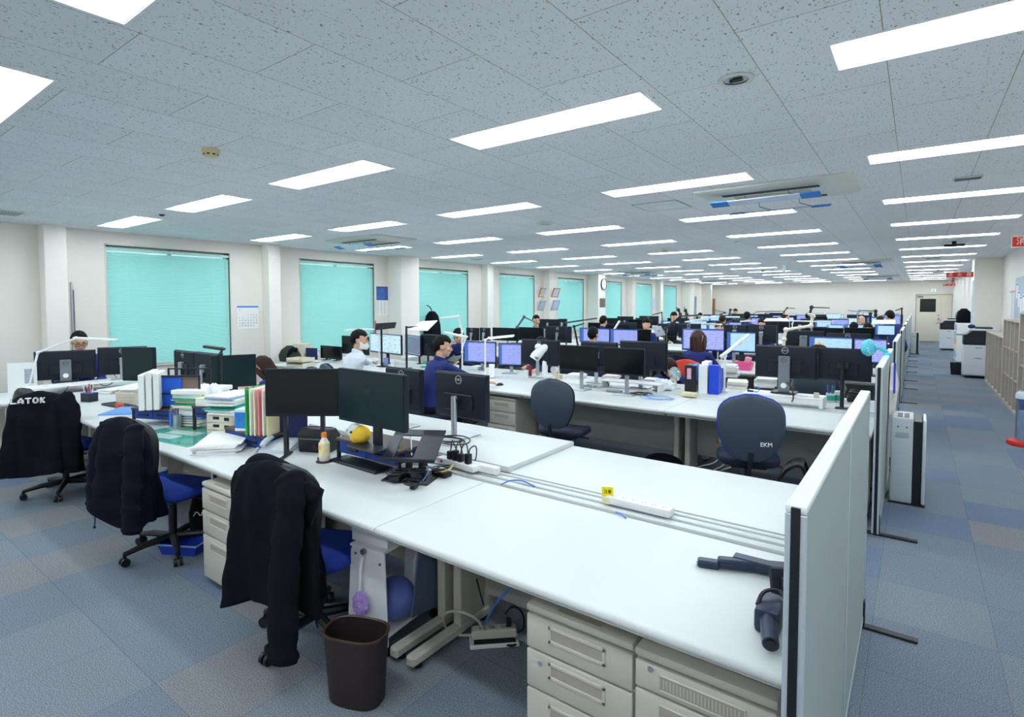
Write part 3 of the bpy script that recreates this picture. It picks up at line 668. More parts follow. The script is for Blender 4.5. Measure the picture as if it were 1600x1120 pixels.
def make_person(label, loc, yaw, shirt, hair='short', hair_mat=None, head_yaw=0, head_pitch=0, lean=.12, seat=.45, hands=None, trousers=None, extras=(), detail=1, scale=1.0, hands_on=True, z_extra=0, build=1.0, standing=False):
    t = thing('person', label, 'person', (loc[0], loc[1], 0), yaw); hands = {s: (Matrix.Rotation(-yaw, 4, 'Z') @ (h-Vector((loc[0], loc[1], 0))) if isinstance(h, Vector) else h) for s, h in (hands or {}).items()}; hair_mat = hair_mat or M_HAIR; trousers = trousers or pm('dark_trousers', '#1a1f2b', .85)
    vox = .007 if detail > 1 else (.011 if detail == 1 else .018); b = build
    hip = seat+.09+z_extra; sh = hip+.47; lean_y = lean
    def tp(u):  # point on the spine from hip to neck
        return Vector((0, lean_y*u**1.3-.02, hip+(sh+.035-hip)*u))
    secs = [(0, .165, .115), (.25, .15, .105), (.5, .158, .11), (.75, .178, .112), (.9, .172, .1), (1.0, .075, .062)]
    def torso(m, inflate):
        R = []
        for u, a, d in secs:
            c = tp(u); R.append([c+Vector(((a*b+inflate)*math.cos(q), (d*b+inflate)*math.sin(q), 0)) for q in [2*PI*k/20 for k in range(20)]])
        m.rings(R)
    nb = tp(1.0); hc = nb+Vector((0, .02, .155))
    HM = Matrix.Translation(nb+Vector((0, .0, .04))) @ Euler((-head_pitch, 0, head_yaw), 'ZYX').to_matrix().to_4x4() @ Matrix.Translation(-(nb+Vector((0, .0, .04))))
    body = MB(); torso(body, -.012)
    body.cyl(nb-Vector((0, 0, .05)), nb+Vector((0, .012, .09)), .055*b, .05, n=14)
    h = MB()
    def S(c, rx, ry, rz, **k): h.ball(hc+Vector(c), rx, ry, rz, u=20, v=14)
    S((0, -.008, .02), .074, .095, .098); S((0, .028, -.045), .058, .062, .07); S((0, .062, -.085), .027, .022, .022)
    h.tube([hc+Vector((0, .088, .012)), hc+Vector((0, .106, -.022)), hc+Vector((0, .096, -.034))], [.008, .014, .013], n=8)
    for sx in (-1, 1):
        S((sx*.075, -.012, -.012), .011, .02, .032); S((sx*.04, .062, -.02), .026, .024, .022)
    S((0, .088, -.058), .022, .01, .008); S((0, .076, .03), .05, .016, .012)
    h.xf(HM); me = h.mesh('h', M_SKIN, 0); body.bm.from_mesh(me); bpy.data.meshes.remove(me)
    shirtm = MB(); torso(shirtm, .006)
    shoulders = []; hands = hands or {}
    for sx in (-1, 1):
        spt = tp(.9)+Vector((sx*.165*b, 0, -.01)); tgt = hands.get(sx)
        if tgt is None: tgt = Vector((sx*.17, .42, .735 if hands_on else seat+.12))
        tgt = Vector(tgt); mid = (spt+tgt)/2; L = (tgt-spt).length; UA, FA = .29, .27
        need = max(0.0, ((UA+FA)/2)**2-(L/2)**2)**.5
        el = mid+Vector((sx*.45, -.25, -.85)).normalized()*need
        if L > UA+FA-.01: tgt = spt+(tgt-spt).normalized()*(UA+FA-.01); el = (spt+tgt)/2+Vector((0, 0, -.02))
        wd_ = (tgt-el).normalized()
        shirtm.tube([spt-Vector((sx*.05, 0, 0)), spt, spt+(el-spt)*.5, el, el+(tgt-el)*.5, tgt-wd_*.015], [.06*b, .062*b, .054*b, .047*b, .042*b, .034], n=10)
        body.tube([spt, spt+(el-spt)*.5, el, el+(tgt-el)*.5, tgt+wd_*.01], [.038*b, .032*b, .027*b, .025*b, .023], n=10)
        fd = Vector((wd_.x*.5, wd_.y, min(0, wd_.z)*.25-.05))
        add_hand(body, tgt, fd, (0, 0, 1), 1.0, .45, -sx)
    if standing:
        legs = [[Vector((sx*.09, 0, hip)), Vector((sx*.1, .0, hip*.55)), Vector((sx*.1, -.02, .09))] for sx in (-1, 1)]
    else:
        legs = [[Vector((sx*.09, .0, hip-.02)), Vector((sx*.11, .2, hip+.0)), Vector((sx*.12, .42, hip-.02)), Vector((sx*.12, .45, hip-.25)), Vector((sx*.12, .42, .10))] for sx in (-1, 1)]
    trm = MB(); trm.ball(Vector((0, 0, hip-.005)), .165*b, .125*b, .1)
    shm = MB()
    for lg in legs:
        n = len(lg); trm.tube(lg, [(.088, .08, .07, .06, .05)[int(i*4/(n-1))]*b for i in range(n)], n=12); body.tube(lg, [(.075, .068, .058, .048, .038)[int(i*4/(n-1))]*b for i in range(n)], n=10)
        e = lg[-1]; shm.ball(Vector((e.x, e.y+.06, .045)), .042, .125, .042)
    body_o = remeshed(body, vox, 'body', M_SKIN, t, subs=1)
    remeshed(shirtm, vox*1.4, 'shirt', shirt, t); remeshed(trm, vox*2, 'trousers', trousers, t)
    shm.build('shoes', M_BLACK, t)
    # collar
    c = MB(); R = []
    for z, rr in ((-.02, .07), (.025, .064), (.032, .058), (.02, .055)):
        R.append([nb+Vector((rr*b*math.cos(q), .006+rr*b*math.sin(q)*1.05, z-.022*math.sin(q))) for q in [2*PI*k/18 for k in range(18)]])
    c.rings(R, False, False); c.build('collar', shirt, t, smooth=60)
    # hair
    hm = MB(); bb = bmesh.new(); bmesh.ops.create_uvsphere(bb, u_segments=28, v_segments=20, radius=1)
    rnd = random.Random(hash(label) % 1000 if False else len(label))
    for v in bb.verts:
        d = v.co.normalized(); k = 1.0
        front = d.y > .18 and d.z < (.40+.07*math.sin(14*d.x+2) if hair != 'bald' else .95) - .10*(abs(d.x))
        low = d.z < (-.62 if hair in ('short', 'bald') else -.75) and d.y > -.5
        side = abs(d.x) > .72 and d.z < -.12 and d.y > -.25 and hair in ('short', 'bald', 'thin')
        top_bald = hair == 'bald' and d.z > .35
        if front or low or side or top_bald: k = .80
        else: k = 1.03+.04*math.sin(11*d.x+5*d.z)*math.sin(9*d.y)+.02*math.sin(23*d.x)*math.sin(19*d.z)
        v.co = hc+Vector((0, -.012, .022))+Vector((d.x*.085*k, d.y*.107*k, d.z*(.112 if hair != 'bald' else .104)*k))
    hm.merge(bb)
    if hair == 'long':
        R = []
        for z, hw, dp in ((.03, .088, .1), (-.06, .098, .085), (-.14, .105, .075), (-.2, .1, .06), (-.235, .085, .04)):
            ring = []
            for k in range(20):
                a = PI*1.0+PI*k/19*1.0
                ring.append(hc+Vector((hw*math.cos(a), -.02+dp*math.sin(a)*1.05+.012*math.sin(11*a), z)))
            for k in range(19, -1, -1):
                a = PI*1.0+PI*k/19
                ring.append(hc+Vector((hw*.8*math.cos(a), .0+dp*.7*math.sin(a), z)))
            R.append(ring)
        hm.rings(R)
        for sx in (-1, 1): hm.tube([hc+Vector((sx*.072, .05, .06)), hc+Vector((sx*.085, .035, -.03)), hc+Vector((sx*.085, .02, -.12)), hc+Vector((sx*.075, .02, -.2))], [.015, .03, .032, .012], n=8, smooth=1)
    hm.xf(HM); hm.build('hair', hair_mat, t, smooth=70)
    # face
    for sx in (-1, 1) if detail else ():
        fm = MB().ball(hc+Vector((sx*.031, .083, .004)), .011, .007, .006, u=10, v=6); fm.xf(HM); fm.build('eye', pm('dark_eye', '#1a1412', .25), t)
    for sx in (-1, 1) if detail else ():
        fm = MB(); fm.tube([hc+Vector((sx*.014, .089, .026)), hc+Vector((sx*.03, .09, .032)), hc+Vector((sx*.05, .078, .026))], [.003, .0045, .002], n=5)
        fm.xf(HM); fm.build('eyebrow', hair_mat if hair != 'bald' else M_HAIR, t)
    fm = MB(); fm.tube([hc+Vector((-.024, .088, -.060)), hc+Vector((0, .099, -.058)), hc+Vector((.024, .088, -.060))], [.003, .006, .003], n=6); fm.xf(HM); fm.build('mouth', pm('lip', '#b5705f', .5), t)
    if 'mask' in extras:
        m = MB()
        m.grid(lambda u, v: hc+Vector(((u-.5)*.15, .122-.30*abs(u-.5)**2-.05*abs(u-.5)-.02*(2*v-1)**2, -.022-.085*v)), 12, 8)
        for sx in (-1, 1):
            for z in (-.02, -.09): m.tube([hc+Vector((sx*.074, .03, z)), hc+Vector((sx*.082, -.015, -.02))], .002, n=4)
        m.xf(HM); m.build('face_mask', M_PAPER, t, smooth=70, recalc=False)
    if 'glasses' in extras:
        m = MB()
        for sx in (-1, 1):
            pts = [hc+Vector((sx*.033+.026*math.cos(a), .108, .002+.017*math.copysign(abs(math.sin(a))**.6, math.sin(a)))) for a in [2*PI*k/16 for k in range(17)]]
            m.tube(pts, .003, n=5); m.tube([hc+Vector((sx*.058, .106, .008)), hc+Vector((sx*.08, .02, .008))], .003, n=4)
        m.tube([hc+Vector((-.008, .11, .005)), hc+Vector((.008, .11, .005))], .0025, n=4)
        m.xf(HM); m.build('glasses', M_BLACK, t)
    t.scale = (scale,)*3
    return t

# ------------------------------------------------------------------ arm lamps
def arm_lamp(label, pts, mat, head=None, head_w=.035, r=.011, base_=True, name='desk_lamp', lit=False, group='arm lamps on the desks', cat='desk lamp'):
    """pts: world points base, elbow(s), head start; head: far end of the light bar"""
    p0 = Vector(pts[0]); t = thing(name, label, cat, p0, 0, group); L = [Vector(p)-p0 for p in pts]
    if base_:
        MB().lathe([(.05, .001), (.05, .018), (.02, .024), (.018, .05)], n=20).build('base', mat, t)
    for a, b in zip(L, L[1:]):
        m = MB(); m.cyl(a, b, r, n=10); m.build('arm', mat, t)
    m = MB()
    for a in L[1:]: m.ball(a, r*1.7)
    m.build('joint', mat, t)
    if head is not None:
        a, b = L[-1], Vector(head)-p0; d = (b-a); ln = d.length; M = frame(a, d, Vector((0, 0, 1)).cross(d))
        m = MB(); m.box(-.02, ln, -head_w, head_w, -.012, .012, bev=.008, seg=2, mat=M); m.build('lamp_head', mat, t)
        m = MB(); m.box(.0, ln-.02, -head_w*.7, head_w*.7, -.0145, -.0115, mat=M); m.build('light_strip', M_LAMPSOFT if lit else M_PAPER, t)
    return t
M_LAMPSOFT = lamp_mat('lamp_strip', 4.0)
M_LAMPWHITE = pm('lamp_white', '#f0f2f2', .4, var=.02); M_LAMPBLACK = pm('lamp_black', '#171c24', .4, var=.1); M_LAMPGREY = pm('lamp_grey', '#5d6670', .4, metal=.3); M_LAMPCREAM = pm('lamp_cream', '#ece6d2', .45, var=.02)

# ------------------------------------------------------------------ small office things
def one(name, label, cat, mb, mats, loc=(0, 0, 0), rz=0, group=None, smooth=35):
    o = mb.build(name, mats, None, smooth); o.location = loc; o.rotation_euler.z = rz; return tag(o, label, cat, group)
def paper_stack(label, loc, rz, w=.21, d=.297, h=.04, n=8, jit=.012, cols=('#f3f4f2',), name='paper_stack', cat='paper stack', group=None):
    m = MB(); mats = [pm('paper_'+c.strip('#'), c, .8, var=.03) for c in cols]; rn = random.Random(int(abs(loc[0])*1000)+n)
    z = 0
    for i in range(n):
        m.use(rn.randrange(len(mats))); hh = h/n; a = rn.uniform(-.06, .06)*jit/.012; ox, oy = rn.uniform(-jit, jit), rn.uniform(-jit, jit)
        m.box(-w/2, w/2, -d/2, d/2, z, z+hh*.97, mat=Matrix.Translation((ox, oy, 0)) @ Matrix.Rotation(a, 4, 'Z')); z += hh
    return one(name, label, cat, m, mats, loc, rz, group, smooth=0)
def coil(m, c, r, turns, rad, seed=0, z=.004):
    rn = random.Random(seed); pts = []
    for i in range(int(turns*10)):
        a = 2*PI*i/10; rr = r*(1+.35*math.sin(a*.37+seed)); pts.append((c[0]+rr*math.cos(a), c[1]+rr*.75*math.sin(a), c[2]+z+.006*(1+math.sin(a*1.7+seed))+.0015*i/10))
    m.tube(pts, rad, n=5, smooth=1)
# ------------------------------------------------------------------ monitors on the front island and the second island
IS0 = 'monitors on the front island'; Z_RISER = .84
put_monitor('dark left monitor of the front pair, turned to the camera, screen off', (415.5, 575.7), (415.5, 650), (531.7, 575.7), (531.7, 650), .30, .70, 'off', 'feet', group=IS0)
put_monitor('dark right monitor of the front pair standing on the blue-drawer riser', (531.7, 575), (531.7, 656), (635.7, 584.5), (635, 675.5), .315, Z_RISER, 'green', 'black', group=IS0)
put_monitor('monitor back with ring logo on a round silver post, right of the front pair', (677.5, 578.7), (676, 647.5), (769.5, 586), (768.7, 658.7), .325, .73, 'off', 'post', True, True, IS0, yaw=0)
put_monitor('monitor back half hidden behind the right monitor of the front pair', (597, 573), (597, 638), (668.7, 576.7), (668.7, 643.7), .325, .73, 'off', 'slim', True, True, IS0, yaw=0)
put_monitor('monitor back with wide silver stand in front of the man with glasses', (52.5, 550), (54, 595.5), (150, 545.5), (150, 588.7), .325, .791, 'off', 'wide', False, True, IS0)
put_monitor('monitor back with ring logo, second before the man with glasses', (153, 543.5), (153, 587), (230, 540), (230, 582), .325, .791, 'off', 'slim', True, True, IS0)
put_monitor('dark teal switched-off screen overlapping the monitors of the man with glasses', (193.7, 540), (191, 592.5), (243.7, 544.5), (242.5, 597.5), .30, .70, 'green', 'black', group=IS0)
put_monitor('monitor back with ring logo left of the small black speaker', (276.5, 544.5), (276.5, 592), (306, 548.5), (306, 597), .32, .73, 'off', 'slim', True, True, IS0, Y=2.72, yaw=0, w=.5)
put_monitor('monitor back just behind the small black speaker', (309, 548.5), (309, 599), (342, 551), (342, 602), .32, .73, 'off', 'slim', False, True, IS0, Y=2.68, yaw=0, w=.5)
put_monitor('dark teal switched-off screen right of the small black speaker', (337.5, 552.5), (337.5, 607.5), (389, 556), (389, 602.5), .30, .70, 'green', 'black', group=IS0, yaw=1.2, w=.38)
IS1 = 'monitors on the second island'; y1 = Y0(1)
put_monitor('lit pale drawing screen right of the man in the face mask', (578.7, 521.6), (579.6, 551), (627.4, 521.6), (627.8, 553.4), .32, .70, 'cad', 'black', group=IS1)
put_monitor('dark monitor behind the head of the man in the face mask', (535, 526), (535, 554), (576, 524), (576, 553), None, .70, 'off', 'black', group=IS1, Y=y1+.95)
put_monitor('small dark screen standing left of the man in the face mask', (501.8, 541), (501.8, 560), (533.5, 540), (533.5, 561), None, .70, 'off', 'feet', group=IS1, Y=y1+.95)
put_monitor('dim grey drawing screen on black pole left of the man in navy', (632.5, 522.5), (634.8, 552.5), (657, 525), (659, 557), .32, .70, 'grey', 'arm', group=IS1)
put_monitor('monitor back on black arm behind the head of the man in navy', (658, 522), (658, 556), (696, 523), (696, 557), None, .70, 'off', 'arm', False, True, IS1, Y=y1+1.3)
put_monitor('lit lilac screen right of the man in navy', (725, 533), (726, 566.6), (775.3, 533.4), (775, 568), .32, .70, 'lilac', 'slim', group=IS1)
put_monitor('lit lilac screen second right of the man in navy, on silver stand', (779, 534.7), (779.6, 570.3), (815.3, 537.5), (815.3, 573.5), .32, .70, 'lilac', 'slim', group=IS1)
put_monitor('monitor back behind the white overhead camera', (816, 530.4), (816, 570), (874.7, 530.8), (874.7, 571.5), None, .70, 'off', 'slim', True, True, IS1, Y=y1+1.25)
put_monitor('switched-off screen on silver stand above the left empty chair', (875, 539), (875, 577), (934.4, 541), (934.4, 582), None, .70, 'off', 'slim', group=IS1, Y=y1+.58)
put_monitor('switched-off screen on silver stand right of the left empty chair', (944.4, 543), (944.4, 583.4), (1007.7, 544.6), (1007.7, 588.5), None, .70, 'off', 'slim', group=IS1, Y=y1+.55)
put_monitor('monitor back behind the gap between the two switched-off screens', (908, 533.7), (908, 574), (965, 534), (965, 575), None, .70, 'off', 'slim', False, True, IS1, Y=y1+1.25)
put_monitor('monitor back behind the right switched-off screen', (969, 533), (969, 577), (1043, 533), (1043, 579.7), None, .70, 'off', 'slim', False, True, IS1, Y=y1+1.2)
put_monitor('monitor back with wide grey stand and ring logo on the white riser', (1181, 539.4), (1180, 587.7), (1277.5, 541), (1276.6, 593.7), None, .80, 'off', 'wide', True, True, IS1, Y=y1+1.08)
put_monitor('plain monitor back on black arm beside the aisle partition', (1277.7, 543.7), (1277.7, 594), (1362, 544.4), (1362, 595.6), None, .70, 'off', 'arm', False, True, IS1, Y=y1+1.15)

# ------------------------------------------------------------------ empty chairs on the second island
ch1 = make_chair('empty slate office chair with its back to the camera, left one at the second island', cloth=pm('dark_navy_cloth', '#101a33', .85), rim=1.02)
ch1.location = Q(880, 640, 4.62).x, 4.62, 0; ch1.rotation_euler.z = .12
ch2 = make_chair('empty slate office chair with royal blue edge and white lettering on its back', back_w=.47, back_h=.5, zb=.47, cloth=pm('dark_navy_cloth', '#101a33', .85), bcloth=M_CHAIRBLUE, rim=1.035)
ch2.location = Q(1166, 660, 4.62).x, 4.68, 0; ch2.rotation_euler.z = .3
for o in KIDS(ch2):
    if o.name.startswith('back_shell'):
        m = MB(); add_text(m, 'EKM', .045, frame((.1, -.36, .62), (1, .18, 0), (0, .15, 1)), .003); m.build('lettering', M_PAPER, o, smooth=0)
# ------------------------------------------------------------------ end desk across the left end of the front island
ED = thing('office_desk', 'greige desk set crosswise at the left end of the front island', 'desk', (0, 0, 0), group='office desks')
MB().box(-8.02, -7.14, 1.28, 3.15, .672, .703, bev=.006, seg=2).build('tabletop', M_DESK, ED)
MB().box(-7.98, -7.17, 1.32, 3.1, .648, .672).build('steel_frame', M_DESKEDGE, ED)
for y in (1.36, 3.02):
    m = MB(); m.box(-7.62, -7.54, y, y+.05, .05, .648, bev=.006); m.box(-7.98, -7.2, y-.002, y+.052, .015, .07, bev=.01); m.build('leg', M_GREIGE, ED)
MB().box(-7.24, -7.22, 1.42, 3.0, .17, .648).build('modesty_panel', M_GREIGE_D, ED)
RS = thing('monitor_riser', 'white monitor riser under the monitors of the man with glasses', 'monitor riser', (-7.55, 2.14, .703), group=None)
MB().box(-.14, .14, -.55, .8, .07, .088, bev=.003).build('top', M_WHITE, RS)
for y in (-.54, .78): MB().box(-.14, .14, y, y+.016, .0, .07, bev=.002).build('side_panel', M_WHITE, RS)
# ------------------------------------------------------------------ blue-drawer risers with walnut tops
M_BLUEDRAW = pm('blue_felt_drawer', '#1f3f8c', .85, var=.15, scale=120)
def drawer_riser(label, loc, rz, w=.5, d=.26, h=.14):
    t = thing('desk_riser', label, 'desk riser', loc, rz, 'blue-drawer desk risers')
    MB().box(-w/2, w/2, -d/2, d/2, h-.018, h, bev=.003).build('top', M_BROWNWOOD, t)
    for x in (-w/2+.004, w/2-.024):
        for y in (-d/2+.004, d/2-.024): MB().box(x, x+.02, y, y+.02, 0, h-.018, bev=.002).build('leg', M_BLACK, t)
    for k in range(2):
        x0 = -w/2+.028+k*(w-.056)/2; x1 = x0+(w-.056)/2-.004
        dr = MB().box(x0, x1, -d/2+.006, d/2-.02, h-.088, h-.02, bev=.003).build('drawer', M_BLUEDRAW, t)
        MB().box((x0+x1)/2-.05, (x0+x1)/2+.05, -d/2-.004, -d/2+.006, h-.06, h-.045, bev=.002).build('handle', M_BLACK, dr)
    return t
def riser_at(a, b, d=.26, zt=.84):      # front top corners as seen on the plane of its top
    A, B = P(a[0], a[1], zt), P(b[0], b[1], zt); v = B-A; rz = math.atan2(v.y, v.x); c = (A+B)/2+Vector((-math.sin(rz), math.cos(rz), 0))*d/2
    return (c.x, c.y, .70), rz, v.length
drawer_riser('walnut-topped riser with two blue drawers under the right front monitor', *riser_at((522, 684), (621, 706)), d=.24)
c = P(412, 690, .70)
drawer_riser('walnut-topped blue-drawer riser carrying the upright coloured folders', *riser_at((350, 667), (412, 682), .2, .80), d=.2, h=.10)
drawer_riser('walnut-topped blue-drawer riser under the tissue box', (P(338, 633, .89).x, P(338, 633, .89).y+.02, .70), .3, w=.34, d=.2, h=.19)
drawer_riser('walnut-topped blue-drawer riser carrying the black-framed clip files', (P(256, 634, Z_RISER).x, P(256, 634, Z_RISER).y+.03, .70), .4, w=.42, d=.3)

# ------------------------------------------------------------------ things on the front desks
def keyboard(label, loc, rz, w=.44, d=.13):
    t = thing('keyboard', label, 'keyboard', loc, rz, 'keyboards')
    MB().box(-w/2, w/2, -d/2, d/2, .001, .016, bev=.004).build('case', M_BLACK, t)
    m = MB(); nx = 17
    for j in range(5):
        for i in range(nx): m.box(-w/2+.012+i*(w-.024)/nx, -w/2+.009+(i+1)*(w-.024)/nx, -d/2+.012+j*(d-.024)/5, -d/2+.009+(j+1)*(d-.024)/5, .015, .021)
    m.build('keys', M_NAVYBLK, t, smooth=0); return t
c = P(572, 722, .71); keyboard('black keyboard lying under the blue-drawer riser of the right front monitor', (c.x, c.y-.04, .70), -.03)
c = P(187, 633, .71); keyboard('black keyboard near the red can', (c.x, c.y, .70), .1)
# phone
c = P(438, 703, .70); ph = thing('desk_phone', 'pale grey corded desk phone between the paper pile and the black desk heater', 'telephone', (c.x, c.y, .70), .55)
M_PHONE = pm('phone_grey', '#c9d2dc', .45, var=.02)
MB().rings([[(-.1, -.09, 0), (.1, -.09, 0), (.1, .09, 0), (-.1, .09, 0)], [(-.1, -.09, .02), (.1, -.09, .02), (.1, .09, .062), (-.1, .09, .062)]]).build('body', M_PHONE, ph)
m = MB()
for i in range(4):
    for j in range(6):
        y = -.07+j*.022; z = .02+(y+.09)/.18*.042; m.box(-.02+i*.026, .0+i*.026, y, y+.014, z, z+.004)
m.build('keypad', M_WHITE, ph, smooth=0)
m = MB(); m.tube([(-.07, -.095, .05), (-.07, -.08, .066), (-.07, .07, .098), (-.07, .1, .085)], [.02, .019, .019, .02], n=10, smooth=1); m.build('handset', M_PHONE, ph)
m = MB(); pts = []
for i in range(60): pts.append((-.11-.04*math.sin(i/60*PI)+.009*math.cos(i*1.3), -.09+.13*math.sin(i*.05)-.05+.009*math.sin(i*1.3), .012+.004*math.sin(i*1.3)))
m.tube(pts, .003, n=5); m.build('coiled_cord', M_PHONE, ph)
# heater / fan box
c = P(487, 706, .70); ht = thing('desk_heater', 'black boxy desk heater with a round dial beside the orange-capped bottle', 'heater', (c.x, c.y+.06, .70), .42)
m = MB(); m.prism([(-.075, 0), (.075, 0), (.08, .10), (.03, .15), (-.05, .155), (-.085, .12)], -.11, .11, mat=Matrix(((0, 0, 1, 0), (1, 0, 0, 0), (0, 1, 0, 0), (0, 0, 0, 1))), bev=.008)
m.build('case', M_BLACK, ht)
m = MB()
for k in range(7): m.box(-.09, .09, -.06+k*.012, -.055+k*.012, .118+k*.004, .128+k*.0045, mat=Matrix.Identity(4))
m.build('grille', M_NAVYBLK, ht, smooth=0)
m = MB().cyl((.02, -.077, .045), (.02, -.092, .045), .018, n=20); m.build('dial', M_NAVYBLK, ht)
m = MB(); m.box(-.1, .1, -.083, -.079, .088, .094); m.build('trim_line', M_DSILVER, ht, smooth=0)
# bottle
c = P(507, 721, .70); bt = thing('drink_bottle', 'small milky drink bottle with an orange cap on a beaded coaster', 'bottle', (c.x, c.y, .706))
MB().lathe([(.028, 0), (.032, .004), (.032, .095), (.029, .105), (.026, .12), (.014, .142), (.014, .15)], n=24).build('body', pm('milky_plastic', '#efe9e2', .3, var=.02), bt, smooth=50)
MB().lathe([(.0162, .148), (.0165, .172), (.014, .175)], n=20).build('cap', pm('orange_cap', '#f08a1c', .4), bt)
m = MB().lathe([(.0325, .03), (.0327, .032), (.0327, .112), (.0295, .114)], n=24, cap0=False, cap1=False); m.build('label_sleeve', pm('cream_label', '#f2e2b4', .5, var=.2, scale=25), bt)
m = MB().box(-.012, .012, -.034, -.0325, .075, .1, bev=.0005); m.build('yellow_patch', pm('label_yellow', '#e6b422', .5), bt)
tag(MB().lathe([(.05, 0), (.05, .005), (.0, .005)], n=26, cap1=False).build('coaster', pm('beaded_coaster', '#3a2a2c', .8, var=.6, scale=300), loc=(c.x, c.y, .70)), 'round dark beaded coaster under the orange-capped bottle', 'coaster')
# plush, sticky notes
c = Q(566, 668, 2.06); pl = thing('plush_ball', 'round yellow plush ball peeping out under the right front monitor', 'soft toy', (c.x-.02, 2.06, Z_RISER))
MB().ball((0, 0, .055), .065, .06, .055, u=24, v=16).build('body', pm('yellow_plush', '#f3c53c', .95, bump=.4), pl)
MB().ball((-.03, -.01, .075), .05, .05, .045, u=20, v=12).build('head', pm('grey_plush', '#d7dde2', .95, bump=.4), pl)
m = MB(); m.ball((-.05, -.052, .083), .007); m.ball((-.005, -.062, .08), .007); m.build('eyes', M_BLACK, pl)
c = P(545, 674, Z_RISER)
paper_stack('cream sticky notes lying on the riser in front of the plush ball', (P(546, 675, Z_RISER).x, P(546, 675, Z_RISER).y+.03, Z_RISER), .4, .09, .075, .008, 3, .008, ('#f3efd2',), 'note_pad', 'notes')
# laptop stand (tilted tray on two posts), adapters
t = thing('laptop_stand', 'empty black tilting laptop stand right of the front monitor pair', 'laptop stand', (0, 0, 0)); b0 = P(646, 745, .70)
t.location = (b0.x, b0.y, .70)
m = MB(); m.box(-.14, .14, -.12, .12, 0, .008, bev=.004); m.build('base', M_BLACK, t)
for x in (-.03, .05): MB().box(x-.016, x+.016, -.01, .022, .008, .15, bev=.004).build('post', M_BLACK, t)
TM = Matrix.Translation((0.0, 0.02, .175)) @ Matrix.Rotation(.15, 4, 'Z') @ Matrix.Rotation(.42, 4, 'X')
m = MB(); m.box(.02, .15, -.13, .14, -.004, .004, bev=.003, mat=TM); m.box(-.15, -.09, -.13, .14, -.004, .004, bev=.003, mat=TM); m.box(-.15, .15, .08, .14, -.004, .004, bev=.003, mat=TM)
m.box(-.15, .15, -.145, -.13, -.004, .022, bev=.003, mat=TM); m.build('tray', M_NAVYBLK, t)
m = MB(); m.cyl(TM @ Vector((-.05, .09, -.004)), (-.01, .0, .12), .004, n=8); m.build('strut', M_SILVER, t)
t.rotation_euler.z = .35
def adapter(label, loc, rz, w=.06, d=.11, h=.03):
    t = thing('power_adapter', label, 'power adapter', loc, rz, 'loose power adapters and cords')
    MB().box(-w/2, w/2, -d/2, d/2, .001, h, bev=.006, seg=2).build('brick', M_BLACK, t)
    m = MB(); coil(m, (0, .0, h), .05, 3, .003, int(loc[0]*100)); m.build('cord', M_BLACK, t); return t
for lab, p, rz in (('black power adapter on the base of the laptop stand, left one', (620, 750), .5), ('black power adapter coiled in its cord on the laptop stand base', (648, 748), 1.0), ('black adapter at the end of the blue cord, frontmost on the desk', (647, 762), .3), ('black adapter with yellow wire beside the laptop stand', (690, 742), 1.5)):
    c = P(p[0], p[1], .705); adapter(lab, (c.x, c.y, .709 if 'base' in lab else .70), rz, *((.06, .11, .03) if 'blue' not in lab else (.03, .05, .022)))
# power strip with plugs
c = P(702, 728, .715); t = thing('power_strip', 'white power strip with a red switch and four black plugs on the front desk', 'power strip', (c.x+.02, c.y+.05, .703), -.1)
MB().box(-.16, .16, -.03, .03, 0, .036, bev=.006, seg=2).build('body', M_WHITE, t)
MB().box(-.12, -.1, -.032, -.029, .012, .024).build('switch', pm('red_switch', '#d8261c', .4), t)
for i, x in enumerate((-.06, -.015, .03, .095)):
    m = MB().box(x-.017, x+.017, -.02, .015, .036, .085+.012*(i % 2), bev=.006, seg=2); m.tube([(x, 0, .085), (x+.01, 0, .13), (x+.02*i-.02, .03, .15), (x-.03, .09, .03), (x-.08, .1, .01)], .004, n=6, smooth=2); m.build('plug', M_BLACK, t)
tag((lambda m: (coil(m, tuple(P(705, 690, .735)), .11, 4, .0045, 3, .005), m.build('cable_tangle', M_BLACK))[-1])(MB()), 'tangle of black cables around the silver monitor post', 'cables')
tag((lambda m: (coil(m, tuple(P(672, 712, .70)), .07, 2, .004, 5, .005), m.build('cable_tangle', M_BLACK))[-1])(MB()), 'small black cable tangle right of the laptop stand', 'cables')
tag((lambda m: (m.tube([P(648, 760, .71), P(660, 752, .712), P(672, 735, .72), P(662, 728, .74), P(668, 715, .715)], .0035, n=6, smooth=2), m.build('network_cable', pm('blue_cable', '#4f7fd6', .4)))[-1])(MB()), 'short bright blue cord running from the frontmost black adapter', 'cable')
tag((lambda m: (m.tube([P(680, 738, .735), P(690, 737, .74), P(702, 734, .75), P(708, 726, .76)], .003, n=6, smooth=2), m.build('yellow_cord', pm('yellow_cable', '#e2d13a', .4)))[-1])(MB()), 'thin yellow wire beside the black plugs', 'cable')
# white block power strip on rail, yellow tag, blue wire
c = (P(950, 795, .715)+P(1023, 800, .715))/2
t = thing('power_strip', 'white six-socket power strip lying on the duct before the bare front desks', 'power strip', (c.x, Y0(0)+.895, .697), -.012)
MB().box(-.16, .16, -.033, .033, 0, .036, bev=.006, seg=2).build('body', M_WHITE, t)
for k in range(6):
    x = -.125+k*.05; m = MB()
    for q in (-.007, .007): m.box(x+q-.002, x+q+.002, -.008, .008, .0355, .0368)
    m.box(x-.003, x+.003, -.018, -.013, .0355, .0368); m.build('socket', pm('socket_blue', '#8fb4c4', .4), t, smooth=0)
c = P(940, 790, .70); t = thing('plug_tag', 'cream plug with a yellow tag standing on the cable duct', 'plug', (c.x, Y0(0)+.88, .693))
MB().box(-.022, .02, -.018, .018, 0, .035, bev=.004).build('plug', pm('cream_plastic', '#e9e0b8', .5), t)
